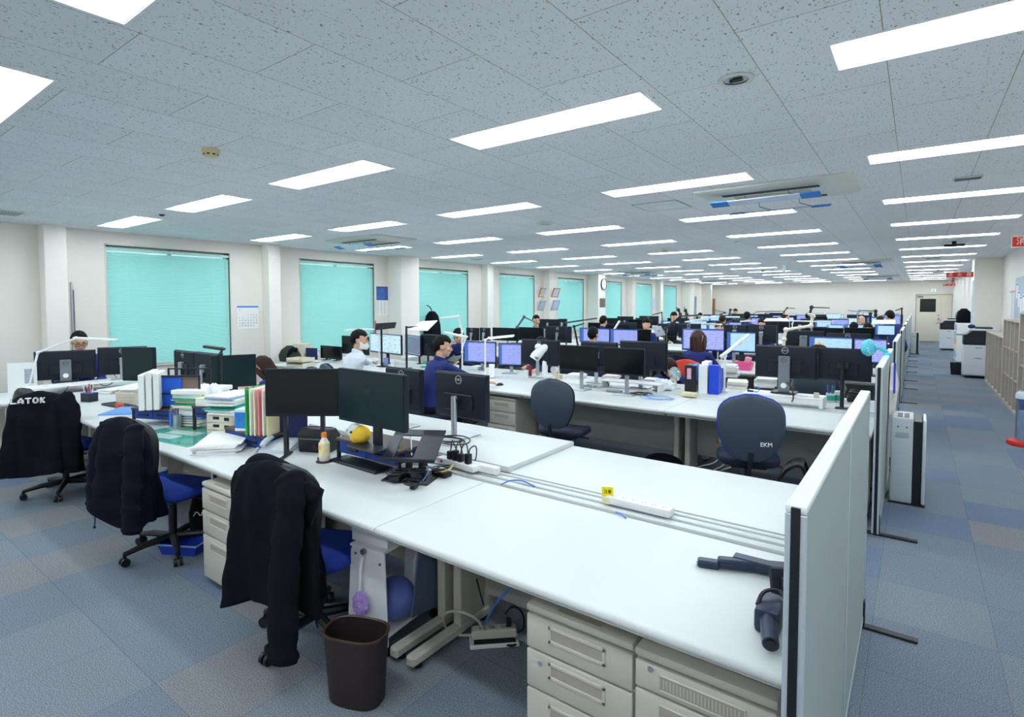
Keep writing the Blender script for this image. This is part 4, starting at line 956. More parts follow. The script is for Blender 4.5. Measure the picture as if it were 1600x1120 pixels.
m = MB().box(-.028, .028, -.003, .003, .035, .082, bev=.001, mat=Matrix.Rotation(.5, 4, 'Z')); m.build('tag', pm('yellow_tag', '#f4e21c', .5), t)
m = MB(); add_text(m, '注意', .02, Matrix.Rotation(.5, 4, 'Z') @ frame((0, -.0036, .058), (1, 0, 0), (0, 0, 1)), .0003); m.build('print', M_BLACK, t, smooth=0)
tag((lambda m: (m.tube([P(783, 757, .71), P(797, 750, .72), P(815, 750, .715), P(830, 757, .70), P(836, 760, .69)], .004, n=6, smooth=2), m.build('network_cable', pm('blue_cable', '#4f7fd6', .4)))[-1])(MB()), 'blue network cord looping over the left end of the bare front desks', 'cable')
tag((lambda m: (m.tube([P(962, 800, .70), P(972, 803, .715), P(979, 811, .70)]+[P(982, 816, .66)], .004, n=6, smooth=2), m.build('network_cable', pm('blue_cable', '#4f7fd6', .4)))[-1])(MB()), 'blue network cord dropping behind the desk below the six-socket strip', 'cable')
# light duct box at the back corner
c = P(760, 728, .72); one('cable_duct_box', 'short pale duct box at the corner where four front desks meet', 'duct box', MB().box(-.14, .14, -.022, .022, 0, .045, bev=.006), M_WHITE, (-2.02, Y0(0)+.905, .697), .0)

# ------------------------------------------------------------------ paperwork left of the front monitors
c = P(290, 680, .70)
t = thing('desk_mat', 'clear desk mat over green felt with paper sheets underneath', 'desk mat', (P(292, 679, .70).x, P(292, 679, .70).y, .70), .15)
MB().box(-.36, .36, -.22, .22, 0, .003).build('felt', pm('green_felt', '#58b8a8', .6, var=.08), t, smooth=0)
m = MB()
for x, y, w, d, a in ((-.1, -.1, .25, .1, .1), (-.05, .03, .3, .1, .15), (-.33, .08, .2, .13, -.1)): m.box(x-w/2, x+w/2, y-d/2, y+d/2, .003, .0042, mat=Matrix.Rotation(a, 4, 'Z'))
m.build('sheets', M_PAPER, t, smooth=0)
MB().box(-.36, .36, -.22, .22, .0046, .0062, bev=.0006).build('clear_cover', thinglass('clear_vinyl', (.93, .99, .97), .0), t, smooth=0)
c = P(352, 697, .70)
paper_stack('pile of white documents on the desk in front of the left front monitor', (c.x, c.y, .70), .85, .27, .42, .06, 8, .014, ('#f3f4f2', '#e6e9ee'))
c = P(330, 694, .70); one('folder', 'blue clear folder sticking out behind the white document pile', 'folder', MB().box(-.13, .13, -.17, .17, 0, .006, bev=.001), pm('blue_folder', '#3659c4', .35), (c.x-.0, c.y+.13, .704), .6)
# upright coloured folders
FX = P(402, 674, .80)
cc = [('#2fae4e', 'green'), ('#eef0ea', 'white'), ('#f3eccb', 'cream'), ('#ef8f96', 'pink'), ('#f4f5f3', 'white'), ('#e9dfb0', 'yellowish')]
for i, (h, n) in enumerate(cc):
    f = MB(); f.box(-.006, .006, -.12, .12, 0, .31, bev=.003); f.box(-.004, .0045, -.124, -.118, .004, .306)
    lab = {0: 'green upright folder leftmost of the coloured row on the riser', 1: 'white upright folder next to the green one', 2: 'cream upright folder left of the pink one', 3: 'pink upright folder in the coloured row on the riser', 4: 'white upright folder right of the pink one', 5: 'yellowish upright folder between pink row and navy file'}[i]
    one('folder', lab, 'folder', f, pm('folder_'+h.strip('#'), h, .5), (FX.x+i*.027, FX.y+i*.014, .80), .5, 'upright folders on the riser')
_n = ray(442, 690)*3.75; one('folder', 'large navy board standing behind the left front monitor', 'folder', MB().box(-.17, .17, -.008, .008, 0, .30, bev=.004), pm('navy_file', '#14225e', .55), (_n.x, _n.y, .70), .64)
c = P(450, 672, .70); paper_stack('loose white sheets behind the desk phone', (c.x, c.y+.06, .70), .5, .2, .14, .03, 4, .02)
# beige three-drawer letter box with stacked magazines on top, wipes box
M_BEIGE = pm('beige_plastic', '#d9d3c0', .5, var=.03)
LB = thing('letter_drawer_box', 'beige three-drawer letter box left of the coloured folders', 'drawer box', (P(366, 672, .73).x, P(366, 672, .73).y, .70), .45)
MB().box(-.11, .11, -.15, .15, 0, .175, bev=.004).build('case', M_BEIGE, LB)
for k in range(3):
    d = MB().box(-.102, .102, -.156, -.14, .008+k*.056, .058+k*.056, bev=.003).build('drawer', M_BEIGE, LB)
    MB().box(-.05, .0, -.158, -.154, .03+k*.056, .05+k*.056, bev=.001).build('handle', M_NAVYBLK, d); MB().box(.04, .08, -.158, -.154, .022+k*.056, .046+k*.056, bev=.001).build('label_slot', M_NAVYBLK, d)
paper_stack('pile of magazines and forms on top of the beige letter box', (P(366, 672, .73).x, P(366, 672, .73).y, .876), .45, .22, .3, .13, 12, .02, ('#eef0f0', '#dfe5ea', '#2f9d8c', '#e8e8e4', '#8fa2c8'))
WB = thing('wipes_box', 'blue and white wipes box between letter box and green folder', 'box', (P(387, 670, .80).x, P(387, 670, .80).y, .80), .5)
MB().box(-.05, .05, -.07, .07, 0, .15, bev=.003).build('carton', pm('wipes_white', '#dfeefa', .5), WB)
MB().box(-.048, .048, -.0715, -.07, .02, .13).build('front_print', pm('wipes_blue', '#2f7fd0', .5, var=.3, scale=30), WB, smooth=0)
# tall document pile, tissue box
paper_stack('tall pile of documents and coloured folders left of the tissue box', (P(314, 660, .706).x, P(314, 660, .706).y, .706), .45, .26, .3, .25, 26, .022, ('#eef0f2', '#f3f4f2', '#e3e8ee', '#c9cfe0', '#eceef0', '#39a184', '#4d7fd0', '#e7e9c0'))
one('document_box', 'white file lying flat on top of the tall document pile', 'file', MB().box(-.15, .15, -.17, .17, 0, .035, bev=.004), M_PAPER, (P(314, 660, .706).x, P(314, 660, .706).y+.02, .957), .5)
TB = thing('tissue_box', 'pale green tissue box with a tissue sticking up', 'tissue box', (P(335, 633, .89).x, P(335, 633, .89).y, .89), .5)
MB().box(-.115, .115, -.06, .06, 0, .062, bev=.003).build('carton', pm('pale_green_card', '#dfe6b8', .6, var=.1, scale=10), TB)
MB().box(-.113, .113, -.0612, -.06, .008, .05).build('side_print', M_WHITE, TB, smooth=0)
m = MB(); R = []
for z, r in ((.06, .05), (.09, .062), (.12, .05), (.15, .03), (.165, .008)):
    R.append([(r*(1+.25*math.sin(5*a+z*40))*math.cos(a)*1.1, r*.6*(1+.3*math.sin(4*a+z*60))*math.sin(a), z+.01*math.sin(3*a)) for a in [2*PI*k/24 for k in range(24)]])
m.rings(R); m.build('tissue', M_PAPER, TB, smooth=70)
# pen holder
c = P(275, 668, .706); t = thing('pen_holder', 'round silver pen holder on the green desk mat', 'pen holder', (c.x, c.y, .7065))
MB().lathe([(.038, 0), (.04, .002), (.04, .105), (.037, .105), (.036, .01), (.0, .01)], n=24, cap1=False).build('cup', M_SILVER, t, smooth=50)
MB().box(.006, .03, -.05, -.038, .02, .15, bev=.003).build('blue_case', pm('blue_plastic', '#2c6fd6', .4), t)
rn = random.Random(5)
for i, h in enumerate(('#d93a28', '#f28c1e', '#b7d636', '#2a2a33', '#8a4bb0', '#1d8fd0')):
    a = rn.uniform(0, 6.28); MB().cyl((.015*math.cos(a), .015*math.sin(a), .012), (.033*math.cos(a), .033*math.sin(a), .145+.02*rn.random()), .0045, n=8).build('pen', pm('pen_'+h.strip('#'), h, .4), t)
c = P(275, 661, .706); paper_stack('crumpled white papers on the mat behind the pen holder', (c.x-.12, c.y+.04, .7065), .2, .2, .16, .035, 5, .03)
c = P(338, 671, .71); t = thing('control_pad', 'small black control pad with pale blue round buttons', 'control pad', (-3.9, 1.99, .7065), .45)
MB().box(-.085, .085, -.02, .02, 0, .03, bev=.006).build('case', M_BLACK, t)
for x in (-.055, 0, .055): MB().cyl((x, -.021, .015), (x, -.019, .015), .011, n=14).build('button', pm('pale_blue_button', '#a9d8ec', .3), t)
# speaker
c = P(325, 622, .70); t = thing('speaker', 'small black upright speaker among the left monitors', 'speaker', (c.x, c.y+.1, .70), .75)
MB().box(-.055, .055, -.07, .07, .001, .25, bev=.008, seg=2).build('case', M_BLACK, t)
m = MB(); m.cyl((0, -.072, .17), (0, -.068, .17), .035, n=22); m.cyl((0, -.072, .085), (0, -.068, .085), .022, n=18); m.build('cones', M_NAVYBLK, t)
# black-framed clip files and white files on the left riser
FR = thing('file_rack', 'black wire file rack with blue clip file, left of the tall document pile', 'file rack', (P(279, 637, Z_RISER).x, P(279, 637, Z_RISER).y, Z_RISER), .62)
m = MB(); m.box(-.18, .18, -.006, .006, 0, .012); m.box(-.18, .18, -.006, .006, .248, .262); m.box(-.18, -.168, -.006, .006, 0, .26); m.box(.168, .18, -.006, .006, 0, .26)
m.box(-.18, -.168, .0, .16, 0, .012); m.box(.168, .18, 0, .16, 0, .012); m.box(-.18, .18, .15, .162, .0, .012); m.box(-.18, -.168, .15, .162, 0, .3); m.box(.168, .18, .15, .162, 0, .3); m.box(-.18, .18, .15, .162, .29, .302); m.box(-.17, .17, -.004, .004, .11, .118)
m.build('frame', M_BLACK, FR, smooth=0)
MB().box(-.165, .02, .01, .02, .012, .25).build('blue_file', pm('blue_clipfile', '#1e5fd2', .45), FR, smooth=0)
MB().box(.0, .165, .022, .032, .012, .24).build('brown_board', pm('taupe_board', '#7c6a62', .7), FR, smooth=0)
for i in range(3):
    one('folder', ['thick white file standing left of the black wire rack', 'white ring file standing against the black wire rack', 'white file standing farthest left on the riser'][i], 'file', MB().box(-.02, .02, -.12, .12, 0, .30-.01*i, bev=.004), M_PAPER, (P(239, 637, Z_RISER).x+.027*([1, 2, 0][i]-1), P(239, 637, Z_RISER).y+.042*([1, 2, 0][i]-1), Z_RISER), 1.0, 'white files on the left riser')
# items before the left end
c = P(215, 622, .70); t = thing('letter_drawer_box', 'small beige letter box left of the white files', 'drawer box', (P(216, 628, .70).x, P(216, 628, .70).y, .70), .5)
MB().box(-.11, .11, -.15, .15, 0, .12, bev=.004).build('case', M_BEIGE, t)
for k in range(2): MB().box(-.1, .1, -.155, -.145, .01+k*.056, .058+k*.054, bev=.002).build('drawer', M_BEIGE, t)
paper_stack('papers heaped on the small beige letter box', (P(216, 628, .70).x, P(216, 628, .70).y, .821), .6, .2, .26, .05, 5, .03)
c = P(140, 627, .70); t = thing('pen_box', 'black square pen box full of pens and scissors', 'pen holder', (c.x, c.y, .70), .4)
MB().box(-.06, .06, -.045, .045, 0, .085, bev=.004).build('box', M_NAVYBLK, t)
MB().box(-.061, .061, -.046, .046, .082, .09, bev=.002).build('purple_rim', pm('purple_rim', '#5a4fb4', .4), t)
rn = random.Random(9)
for i, h in enumerate(('#e8e8ec', '#d93a28', '#20242c', '#f2f2f2', '#b03030', '#3a4a5a', '#dfe4ea')):
    x = -.05+.016*i; MB().cyl((x, rn.uniform(-.02, .02), .05), (x+rn.uniform(-.02, .02), rn.uniform(-.03, .03), .15+rn.uniform(-.01, .03)), .005, n=8).build('pen', pm('pen_'+h.strip('#'), h, .4), t)
c = P(187, 641, .70); t = thing('drink_can', 'short red and white can in front of the black keyboard', 'can', (c.x, c.y, .70))
MB().lathe([(.03, 0), (.033, .004), (.033, .06), (.03, .065), (.028, .062), (.0, .062)], n=22, cap1=False).build('can', pm('red_white_label', '#c8563e', .4, var=.35, scale=18), t, smooth=50)
c = P(198, 648, .70); paper_stack('blue folder with papers on the desk left of the navy jacket', (c.x, c.y, .70), .75, .25, .36, .03, 4, .015, ('#e9edf2',))
one('folder', 'light blue folder on top of the papers beside the navy jacket', 'folder', MB().box(-.13, .13, -.18, .18, 0, .008, bev=.001), pm('light_blue_folder', '#4f93dd', .4), (c.x-.02, c.y, .731), .8)
c = P(175, 612, .70)
paper_stack('low pile of papers behind the black pen box', (c.x+.1, c.y+.02, .70), .3, .2, .28, .05, 6, .015)
one('tray', 'black open tray among the papers at the left', 'tray', MB().box(-.12, .12, -.09, .09, 0, .05, bev=.004), M_BLACK, (c.x+.33, c.y+.1, .70), .3)
c = P(38, 614, .703); t = thing('document_holder', 'white standing document holder at the left end desk', 'document holder', (c.x-.05, c.y, .703), 1.0)
MB().box(-.13, .13, -.004, .004, 0, .33, bev=.002).build('panel', M_WHITE, t); MB().box(-.13, .13, 0, .1, 0, .004).build('foot', M_WHITE, t); MB().box(.02, .1, -.0055, -.004, .1, .26).build('notice', pm('grey_notice', '#a9aeb8', .7, var=.3, scale=40), t, smooth=0)
tag((lambda m: (m.tube([P(113, 597, .79), P(100, 612, .76), P(96, 618, .705), P(110, 612, .705), P(150, 609, .71)], .005, n=6, smooth=2), m.tube([P(150, 596, .79), P(165, 605, .71), P(185, 592, .79), P(178, 585, .8)], .005, n=6, smooth=2), m.build('cable', M_BLACK))[-1])(MB()), 'black cables drooping from the riser at the left end desk', 'cables')
# monitor arms left lying on the bare front desk
def bare_arm(label, p, pts, mat=M_NAVYBLK):
    pass
MA = thing('arm_mount', 'dismounted dark blue monitor arm lying on the bare front desk by the partition', 'monitor arm', (0, 0, 0), group='dismounted monitor arms')
M_ARM = pm('dark_blue_metal', '#1c2a44', .35, metal=.2, var=.08)
a, b = P(1122, 880, .72), P(1245, 892, .72); a.z = b.z = .725
MA.location = (a.x, a.y, .70); L = b-a; L.z = 0
m = MB(); M = frame((0, 0, .025), L, (0, 0, 1)); ln = min(L.length, -.275-a.x)
m.box(.0, ln, -.018, .018, -.02, .02, bev=.006, mat=M); m.box(-.07, .005, -.024, .004, -.02, .02, bev=.006, mat=M @ Matrix.Rotation(-.12, 4, 'Y')); m.build('lower_arm', M_ARM, MA)
m = MB(); m.box(-.074, -.07, -.02, .0, -.015, .015, mat=M @ Matrix.Rotation(-.12, 4, 'Y')); m.build('end_cap', M_SILVER, MA)
d = P(1146, 868, .74)-a; M2 = frame((d.x, d.y, .03), Vector((1, .02, 0)), (0, 0, 1)); l2 = -.275-(a.x+d.x)
m = MB(); m.box(0, l2, -.016, .016, -.026, .024, bev=.005, mat=M2); m.build('upper_arm', M_ARM, MA)
m = MB(); m.cyl(M2 @ Vector((.05, -.02, -.028)), M2 @ Vector((l2, -.02, -.028)), .014, n=14); m.build('gas_spring', M_SILVER, MA)
c = P(1213, 928, .71); CL = thing('vesa_bracket', 'black VESA bracket plate lying against the partition', 'bracket', (-.315, c.y, .70), .5, 'dismounted monitor arms')
m = MB(); m.box(-.05, .05, -.006, .006, .0, .1, bev=.006, mat=Matrix.Rotation(-.35, 4, 'X')); m.box(-.02, .02, -.03, -.004, .03, .07, bev=.005, mat=Matrix.Rotation(-.35, 4, 'X')); m.build('plate', M_NAVYBLK, CL)
c = P(1205, 1000, .72); CB = thing('arm_clamp', 'dark blue desk clamp with a short tube beside the partition', 'clamp', (-.325, P(1210, 990, .71).y+.02, .70), .0, 'dismounted monitor arms')
m = MB(); m.box(-.04, .03, -.03, .1, .0, .075, bev=.014, seg=2); m.build('block', M_ARM, CB)
m = MB(); m.cyl((.0, -.02, .045), (.025, -.115, .03), .024, .022, n=18, cap=True); m.build('tube', M_ARM, CB)
m = MB(); m.cyl((.0255, -.116, .03), (.0262, -.119, .0295), .015, n=12); m.build('bore', M_BLACK, CB)
m = MB(); m.tube([(-.035, .0, .07), (-.03, .05, .095), (.01, .09, .09), (.03, .06, .08)], .006, n=6, smooth=2); m.build('cord', M_BLACK, CB)

# ------------------------------------------------------------------ under the front desks
# rolling rack
RK = thing('rolling_rack', 'white steel rolling rack under the front desk behind the brown bin', 'rack', (-2.075, 1.66, 0), .12)
def side_plate(y0, y1):
    m = MB(); poly = [(-.13, .06), (.13, .06), (.115, .5), (-.085, .5), (-.1, .485)]
    m.prism(poly, y0, y1, mat=Matrix(((1, 0, 0, 0), (0, 0, 1, 0), (0, 1, 0, 0), (0, 0, 0, 1))), bev=.003); return m
side_plate(-.012, .0).build('side_panel', M_WHITEMETAL, RK); side_plate(.40, .412).build('side_panel', M_WHITEMETAL, RK)
MB().box(-.105, .112, -.012, .412, .497, .51, bev=.002).build('top', M_WHITEMETAL, RK)
m = MB()
for x in (-.12, .118): m.box(x-.006, x+.006, 0, .40, .10, .112)
m.box(-.12, .118, 0, .4, .096, .1); m.build('lower_shelf', M_WHITEMETAL, RK, smooth=0)
m = MB()
for x, z in ((-.065, .47), (.09, .45), (.1, .1)): m.cyl((x, -.016, z), (x, -.012, z), .007, n=10)
m.build('screw', M_DSILVER, RK)
m = MB()
for x in (-.1, .1):
    for y in (.02, .38): m.cyl((x-.012, y, .026), (x+.012, y, .026), .025, n=12); m.box(x-.006, x+.006, y-.006, y+.006, .026, .062)
m.build('caster', M_BLACK, RK)
m = MB()
for z in (.12, .3): m.tube([(.1, .22, z), (.1, .22, z+.1), (.1, .3, z+.11), (.1, .38, z+.1)], .006, n=6, smooth=1)
m.build('wire_divider', M_WHITEMETAL, RK)
paper_stack('clear wrapped paper ream stack on top of the rolling rack', (-2.10, 1.84, .511), .12, .23, .32, .11, 3, .008, ('#dfe3ea', '#ced5df'))
BL = one('ball', 'violet blue rubber ball inside the rolling rack', 'ball', MB().ball((0, 0, .1), .1, u=28, v=18), pm('violet_ball', '#6a78c8', .45, var=.04), (-2.04, 1.80, .114), 0, None, 60)
one('clip_board', 'dark slate board leaning inside the rolling rack', 'board', MB().box(-.004, .004, -.12, .14, 0, .34, bev=.002, mat=Matrix.Rotation(-.18, 4, 'X') @ Matrix.Rotation(.0, 4, 'Y')), pm('slate_board', '#5a6c86', .5), (-1.955, 1.93, .114), .1)
DU = thing('duster', 'lilac fluffy duster hanging from the white rack side', 'duster', (-2.075, 1.63, .05), .12)
m = MB(); m.tube([(-.0, -.0, .42), (-.004, -.012, .36), (-.006, -.012, .3), (-.010, -.012, .27), (-.012, -.012, .24)], [.008, .007, .006, .007, .012], n=8); m.build('handle', M_WHITE, DU)
m = MB(); m.cyl((0, -.002, .445), (0, .012, .445), .014, n=14); m.build('hook_magnet', M_DSILVER, DU)
bb = bmesh.new(); bmesh.ops.create_icosphere(bb, subdivisions=4, radius=1); rn = random.Random(3)
for v in bb.verts:
    k = 1+rn.uniform(-.16, .16); v.co = Vector((v.co.x*.042*k, v.co.y*.022*k-.018, v.co.z*.06*k+.20))
m = MB(); m.merge(bb); m.build('fluff', pm('lilac_fluff', '#b99be0', .95, var=.3, scale=60), DU)
# floor power box
c = P(768, 992, .05); t = thing('power_strip', 'greige power strip on a white tray on the floor under the front desk', 'power strip', (c.x, c.y+.02, 0), .75)
MB().box(-.12, .12, -.045, .045, .001, .02, bev=.003).build('tray', M_WHITE, t); MB().box(-.11, .11, -.028, .028, .035, .08, bev=.006).build('body', M_DESKEDGE, t); MB().box(-.1, .1, -.035, .035, .02, .035).build('foam', M_BLACK, t)
m = MB()
for x in (-.06, -.01, .05): m.box(x-.014, x+.014, -.012, .012, .079, .082)
m.build('socket', M_GREIGE_D, t, smooth=0)
MB().box(.06, .085, -.012, .012, .08, .12, bev=.004).build('plug', M_BLACK, t)
def cable(label, pts, r, mat, name='cable', cat='cable'):
    return tag(MB().tube(pts, r, n=7, smooth=3).build(name, mat), label, cat)
cable('pale grey cable looping from the floor power strip round the desk leg', [P(755, 982, .1), P(745, 965, .17), P(715, 953, .2), P(692, 958, .15), P(694, 980, .04), P(715, 993, .02), P(738, 992, .05)], .007, pm('pale_cable', '#b9b8b0', .5))
cable('blue network cable hanging under the front desk onto the power strip', [P(806, 912, .5), P(790, 925, .42), P(772, 945, .28), P(762, 965, .15), P(757, 975, .09)], .006, pm('blue_cable', '#4f7fd6', .4))
cable('black cable coil beside the floor power strip', [P(790, 958, .13), P(800, 945, .2), P(818, 955, .12), P(820, 985, .02), P(800, 990, .012), P(782, 1000, .012), P(812, 1003, .012), P(800, 1010, .012), P(778, 1003, .012)], .006, M_BLACK)
cable('thin black cable and key hanging beneath the front desk', [P(745, 905, .5), P(750, 925, .42), P(756, 945, .3)], .004, M_BLACK)
# brown bin
t = thing('waste_bin', 'dark brown oval waste bin beside the big black jacket', 'bin', (-1.862, 1.425, 0), .36)
def bin_ring(hw, hd, z, n=36): return [(hw*math.copysign(abs(math.cos(a))**.6, math.cos(a)), hd*math.copysign(abs(math.sin(a))**.75, math.sin(a)), z) for a in [2*PI*k/n for k in range(n)]]
m = MB(); m.rings([bin_ring(.112, .068, .001), bin_ring(.118, .072, .01), bin_ring(.135, .088, .295), bin_ring(.130, .083, .295), bin_ring(.114, .068, .012)], True, True); m.build('body', pm('dark_brown_plastic', '#2c2023', .5, var=.08), t, smooth=50)
m = MB(); m.rings([bin_ring(.135, .088, .290), bin_ring(.140, .093, .293), bin_ring(.140, .093, .300), bin_ring(.134, .087, .302), bin_ring(.130, .083, .297)], False, False); m.build('rim', pm('brown_rim', '#4a3524', .4, var=.1), t, smooth=60)
# bag, blue tray, paint tin under the second desk
t = thing('backpack', 'black backpack on the floor between navy jacket and drawer unit', 'backpack', (-4.0, 1.84, 0), .5)
m = MB(); R = []
for z, a, b in ((0, .13, .09), (.03, .15, .11), (.2, .15, .12), (.32, .12, .1), (.38, .06, .05)): R.append([(a*math.copysign(abs(math.cos(q))**.7, math.cos(q)), b*math.copysign(abs(math.sin(q))**.7, math.sin(q)), z+.001) for q in [2*PI*k/20 for k in range(20)]])
m.rings(R); m.build('body', M_FABRIC_BLK, t, smooth=60); m = MB().tube([(-.05, -.06, .36), (0, -.08, .42), (.05, -.06, .36)], .01, n=6, smooth=2); m.build('handle', M_FABRIC_BLK, t)
m = MB(); m.tube([(-.06, -.125, .2), (-.03, -.13, .24), (.0, -.13, .2), (.02, -.13, .25)], .004, n=5, smooth=1); m.build('white_mark', M_PAPER, t)
t = thing('blue_tray', 'blue plastic tray on the floor beside the black backpack', 'tray', (-3.93, 1.62, 0), .5)
m = MB(); m.rings([[(sx*a, sy*b, z) for sx, sy in ((-1, -1), (1, -1), (1, 1), (-1, 1))] for a, b, z in ((.12, .07, .001), (.14, .085, .07), (.135, .08, .07), (.115, .065, .008))]); m.build('tray', pm('blue_tray_plastic', '#2147b8', .4), t)
m = MB(); m.rings([[(sx*a, sy*b, z) for sx, sy in ((-1, -1), (1, -1), (1, 1), (-1, 1))] for a, b, z in ((.14, .085, .066), (.148, .093, .07), (.148, .093, .077), (.138, .083, .077))], False, False); m.build('rim', pm('pale_blue_rim', '#8fb0ea', .4), t)
c = P(138, 760, .15); t = thing('paint_tin', 'white and blue tin standing under the desk behind the navy jacket', 'tin', (-5.0, 1.86, 0))
MB().lathe([(.07, .001), (.075, .01), (.075, .3), (.07, .31)], n=24).build('tin', M_WHITE, t); MB().lathe([(.0762, .25), (.0765, .3)], n=24, cap0=False, cap1=False).build('blue_band', pm('blue_plastic', '#2c6fd6', .4), t)
cc = thing('desk_bracket', 'white steel cable bracket hanging under the desk left of the greige drawer unit', 'bracket', (-3.62, 1.66, 0))
MB().box(-.015, .015, 0, .03, .05, .665, bev=.003).build('upright', M_WHITEMETAL, cc); MB().box(0, .22, 0, .012, .5, .66, bev=.002).build('plate', M_WHITEMETAL, cc)
MB().tube([(.1, -.015, .64), (.08, -.02, .58), (.1, -.02, .5), (.07, -.02, .44), (.1, -.015, .4)], .012, n=8, smooth=2).build('cable_bundle', M_BLACK, cc)
# ------------------------------------------------------------------ chairs with jackets in the foreground
def jacket(label, loc, rz, mat, zt=.98, zh=.33, hw=.235, hd=.10, sleeves=(), folds=7, seed=1, collar=True, text=None, flare=.04, drawcord=False, front_open=0.0, lean=0.0, tilt=0.0, amp=.03, hem=0.0):
    """garment draped over a chair back; local: chair back in the x-z plane at y=0, seat towards +y"""
    t = thing('jacket', label, 'jacket', loc, rz, 'jackets hung over chair backs'); rn = random.Random(seed); ph = [rn.uniform(0, 6.28) for _ in range(4)]
    nz, na = 40, 96
    def pt(u, a, shrink=0):
        z = zt-(zt-zh)*u
        top = min(1, u/.09); k = math.sqrt(max(0.0, 1-(1-top)**2)); sh = .72+.28*min(1, u/.2)**.6
        rx = (hw*sh+flare*u)*(.35+.65*k)-shrink; ry = (.035+(hd-.035)*min(1, u/.3)+flare*.9*u)*(.25+.75*k)-shrink
        am = (.004+amp*u**1.2)
        f = am*(math.sin(folds*a+ph[0]+1.2*u)+.6*math.sin((folds+4)*a+ph[1]-2*u)+.35*math.sin(2.3*folds*a+ph[2]))
        f += .006*math.sin(24*u+3*math.sin(a*2+ph[3]))*min(1, u*3)*.6
        c, s = math.cos(a), math.sin(a)
        x = (rx+f)*math.copysign(abs(c)**.8, c); y = (ry+f)*math.copysign(abs(s)**.85, s)
        zz = z-.035*u*math.sin(a*1.0+ph[1])*1.0-(.02*abs(c)**3 if u < .12 else 0)-.02*u*math.sin(3*a+ph[2])
        return Vector((x+lean*u*.1, y-.015-lean*u, zz-tilt*(x/hw)*(1-u)**2-hem*(x/hw)*u))
    m = MB(); R = [[pt(i/nz, 2*PI*k/na) for k in range(na)] for i in range(nz+1)]
    R += [[pt(1, 2*PI*k/na, .006) for k in range(na)], [pt(.6, 2*PI*k/na, .012) for k in range(na)]]
    m.rings(R, True, True); m.build('body', mat, t, smooth=80)
    for (pts, rr) in sleeves:
        m = MB(); base_ = [Vector(p) for p in pts]; dense = []
        P_ = base_
        for _ in range(3):
            q = [P_[0]]
            for a, b in zip(P_, P_[1:]): q += [a*.75+b*.25, a*.25+b*.75]
            P_ = q+[P_[-1]]
        n = len(P_); R = []
        for i, p in enumerate(P_):
            u = i/(n-1); r = rr[0]+(rr[1]-rr[0])*u; r *= (.55+.45*min(1, u/.12)); r += .004*math.sin(u*38+seed)+.003*math.sin(u*71)
            d = (P_[min(n-1, i+1)]-P_[max(0, i-1)]).normalized(); ax = Vector((0, 1, 0)).cross(d).normalized(); bx = d.cross(ax)
            R.append([p+ax*r*math.cos(q)*(1.1+.1*math.sin(2*q+seed+u*5))+bx*r*.62*math.sin(q) for q in [2*PI*k/22 for k in range(22)]])
        last = R[-1]; c = sum(last, Vector())/len(last)
        R.append([c+(p-c)*.8+Vector((0, 0, .012)) for p in last])
        m.rings(R); m.build('sleeve', mat, t, smooth=80)
    if collar:
        m = MB(); R = []
        for s_, (dr, dz) in enumerate(((.0, -.03), (.018, .02), (.024, .05), (.012, .066), (.0, .055), (-.008, .0))):
            ring = []
            for k in range(41):
                q = PI*(-.12+1.24*k/40)+PI
                ring.append(((.115+dr)*math.cos(q)+.012*math.sin(5*q), .03+(.075+dr)*math.sin(q)*.9-.02*dz, zt-.01+dz+.012*math.sin(3*q+seed)-.05*abs(math.cos(q))**2))
            R.append(ring)
        m.rings(R, False, False, closed=False); m.build('collar', mat, t, smooth=80, recalc=True)
    if drawcord:
        m = MB()
        for x in (.1, -.12):
            p = Vector((x, hd+.02 if x > 0 else -hd-.05, zh+.03)); m.tube([p, p+Vector((.01, 0, -.05)), p+Vector((.0, 0, -.1))], .0035, n=5, smooth=1); m.ball(p+Vector((0, 0, -.1)), .009)
        m.build('drawcord', M_BLACK, t)
    return t
# 3: the big black jacket in front
def place_chair(label, loc, rz, **k):
    c = make_chair(label, bcloth=M_BLACK, back_w=.38, **k); c.location = loc; c.rotation_euler.z = rz; return c
place_chair('black office chair with blue seat under the big black jacket in front', (-2.41, 1.60, 0), .45, shell=M_BLACK, back_h=.48, zb=.47)
J3 = jacket('big black softshell jacket over the nearest chair, beside the brown bin', (-2.41+.27*math.sin(.45), 1.60-.27*math.cos(.45)-.03, 0), .45, M_FABRIC_BLK, zt=.965, zh=.33, hw=.19, hd=.08,
    sleeves=[([(.10, -.05, .93), (.15, -.11, .83), (.13, -.135, .62), (.115, -.14, .38), (.12, -.15, .15)], (.07, .055))], folds=6, seed=4, flare=.03, tilt=.035, collar=False, amp=.022)
_inv = (Matrix.Translation(J3.location) @ Matrix.Rotation(J3.rotation_euler.z, 4, 'Z')).inverted()
def J(px, py, depth): d = ray(px, py)*depth; return _inv @ Vector((d.x, d.y, CAMZ+d.z))
m = MB(); m.tube([J(388, 738, 2.50), J(398, 724, 2.52), (J(412, 722, 2.53)), J(440, 736, 2.50), J(466, 750, 2.46), J(486, 764, 2.40), J(492, 782, 2.34)], [.02, .04, .045, .048, .045, .04, .02], n=14, smooth=2)
m.build('collar', M_FABRIC_BLK, J3, smooth=80)
m = MB(); m.tube([J(402, 716, 2.56), J(430, 722, 2.56), J(462, 738, 2.50), J(484, 752, 2.43)], [.014, .024, .024, .012], n=10, smooth=2); m.build('collar_lining', M_FABRIC_BLK, J3, smooth=80)
m = MB(); pl = [(466, 752), (484, 750), (507, 765), (499, 792), (486, 826), (472, 800)]
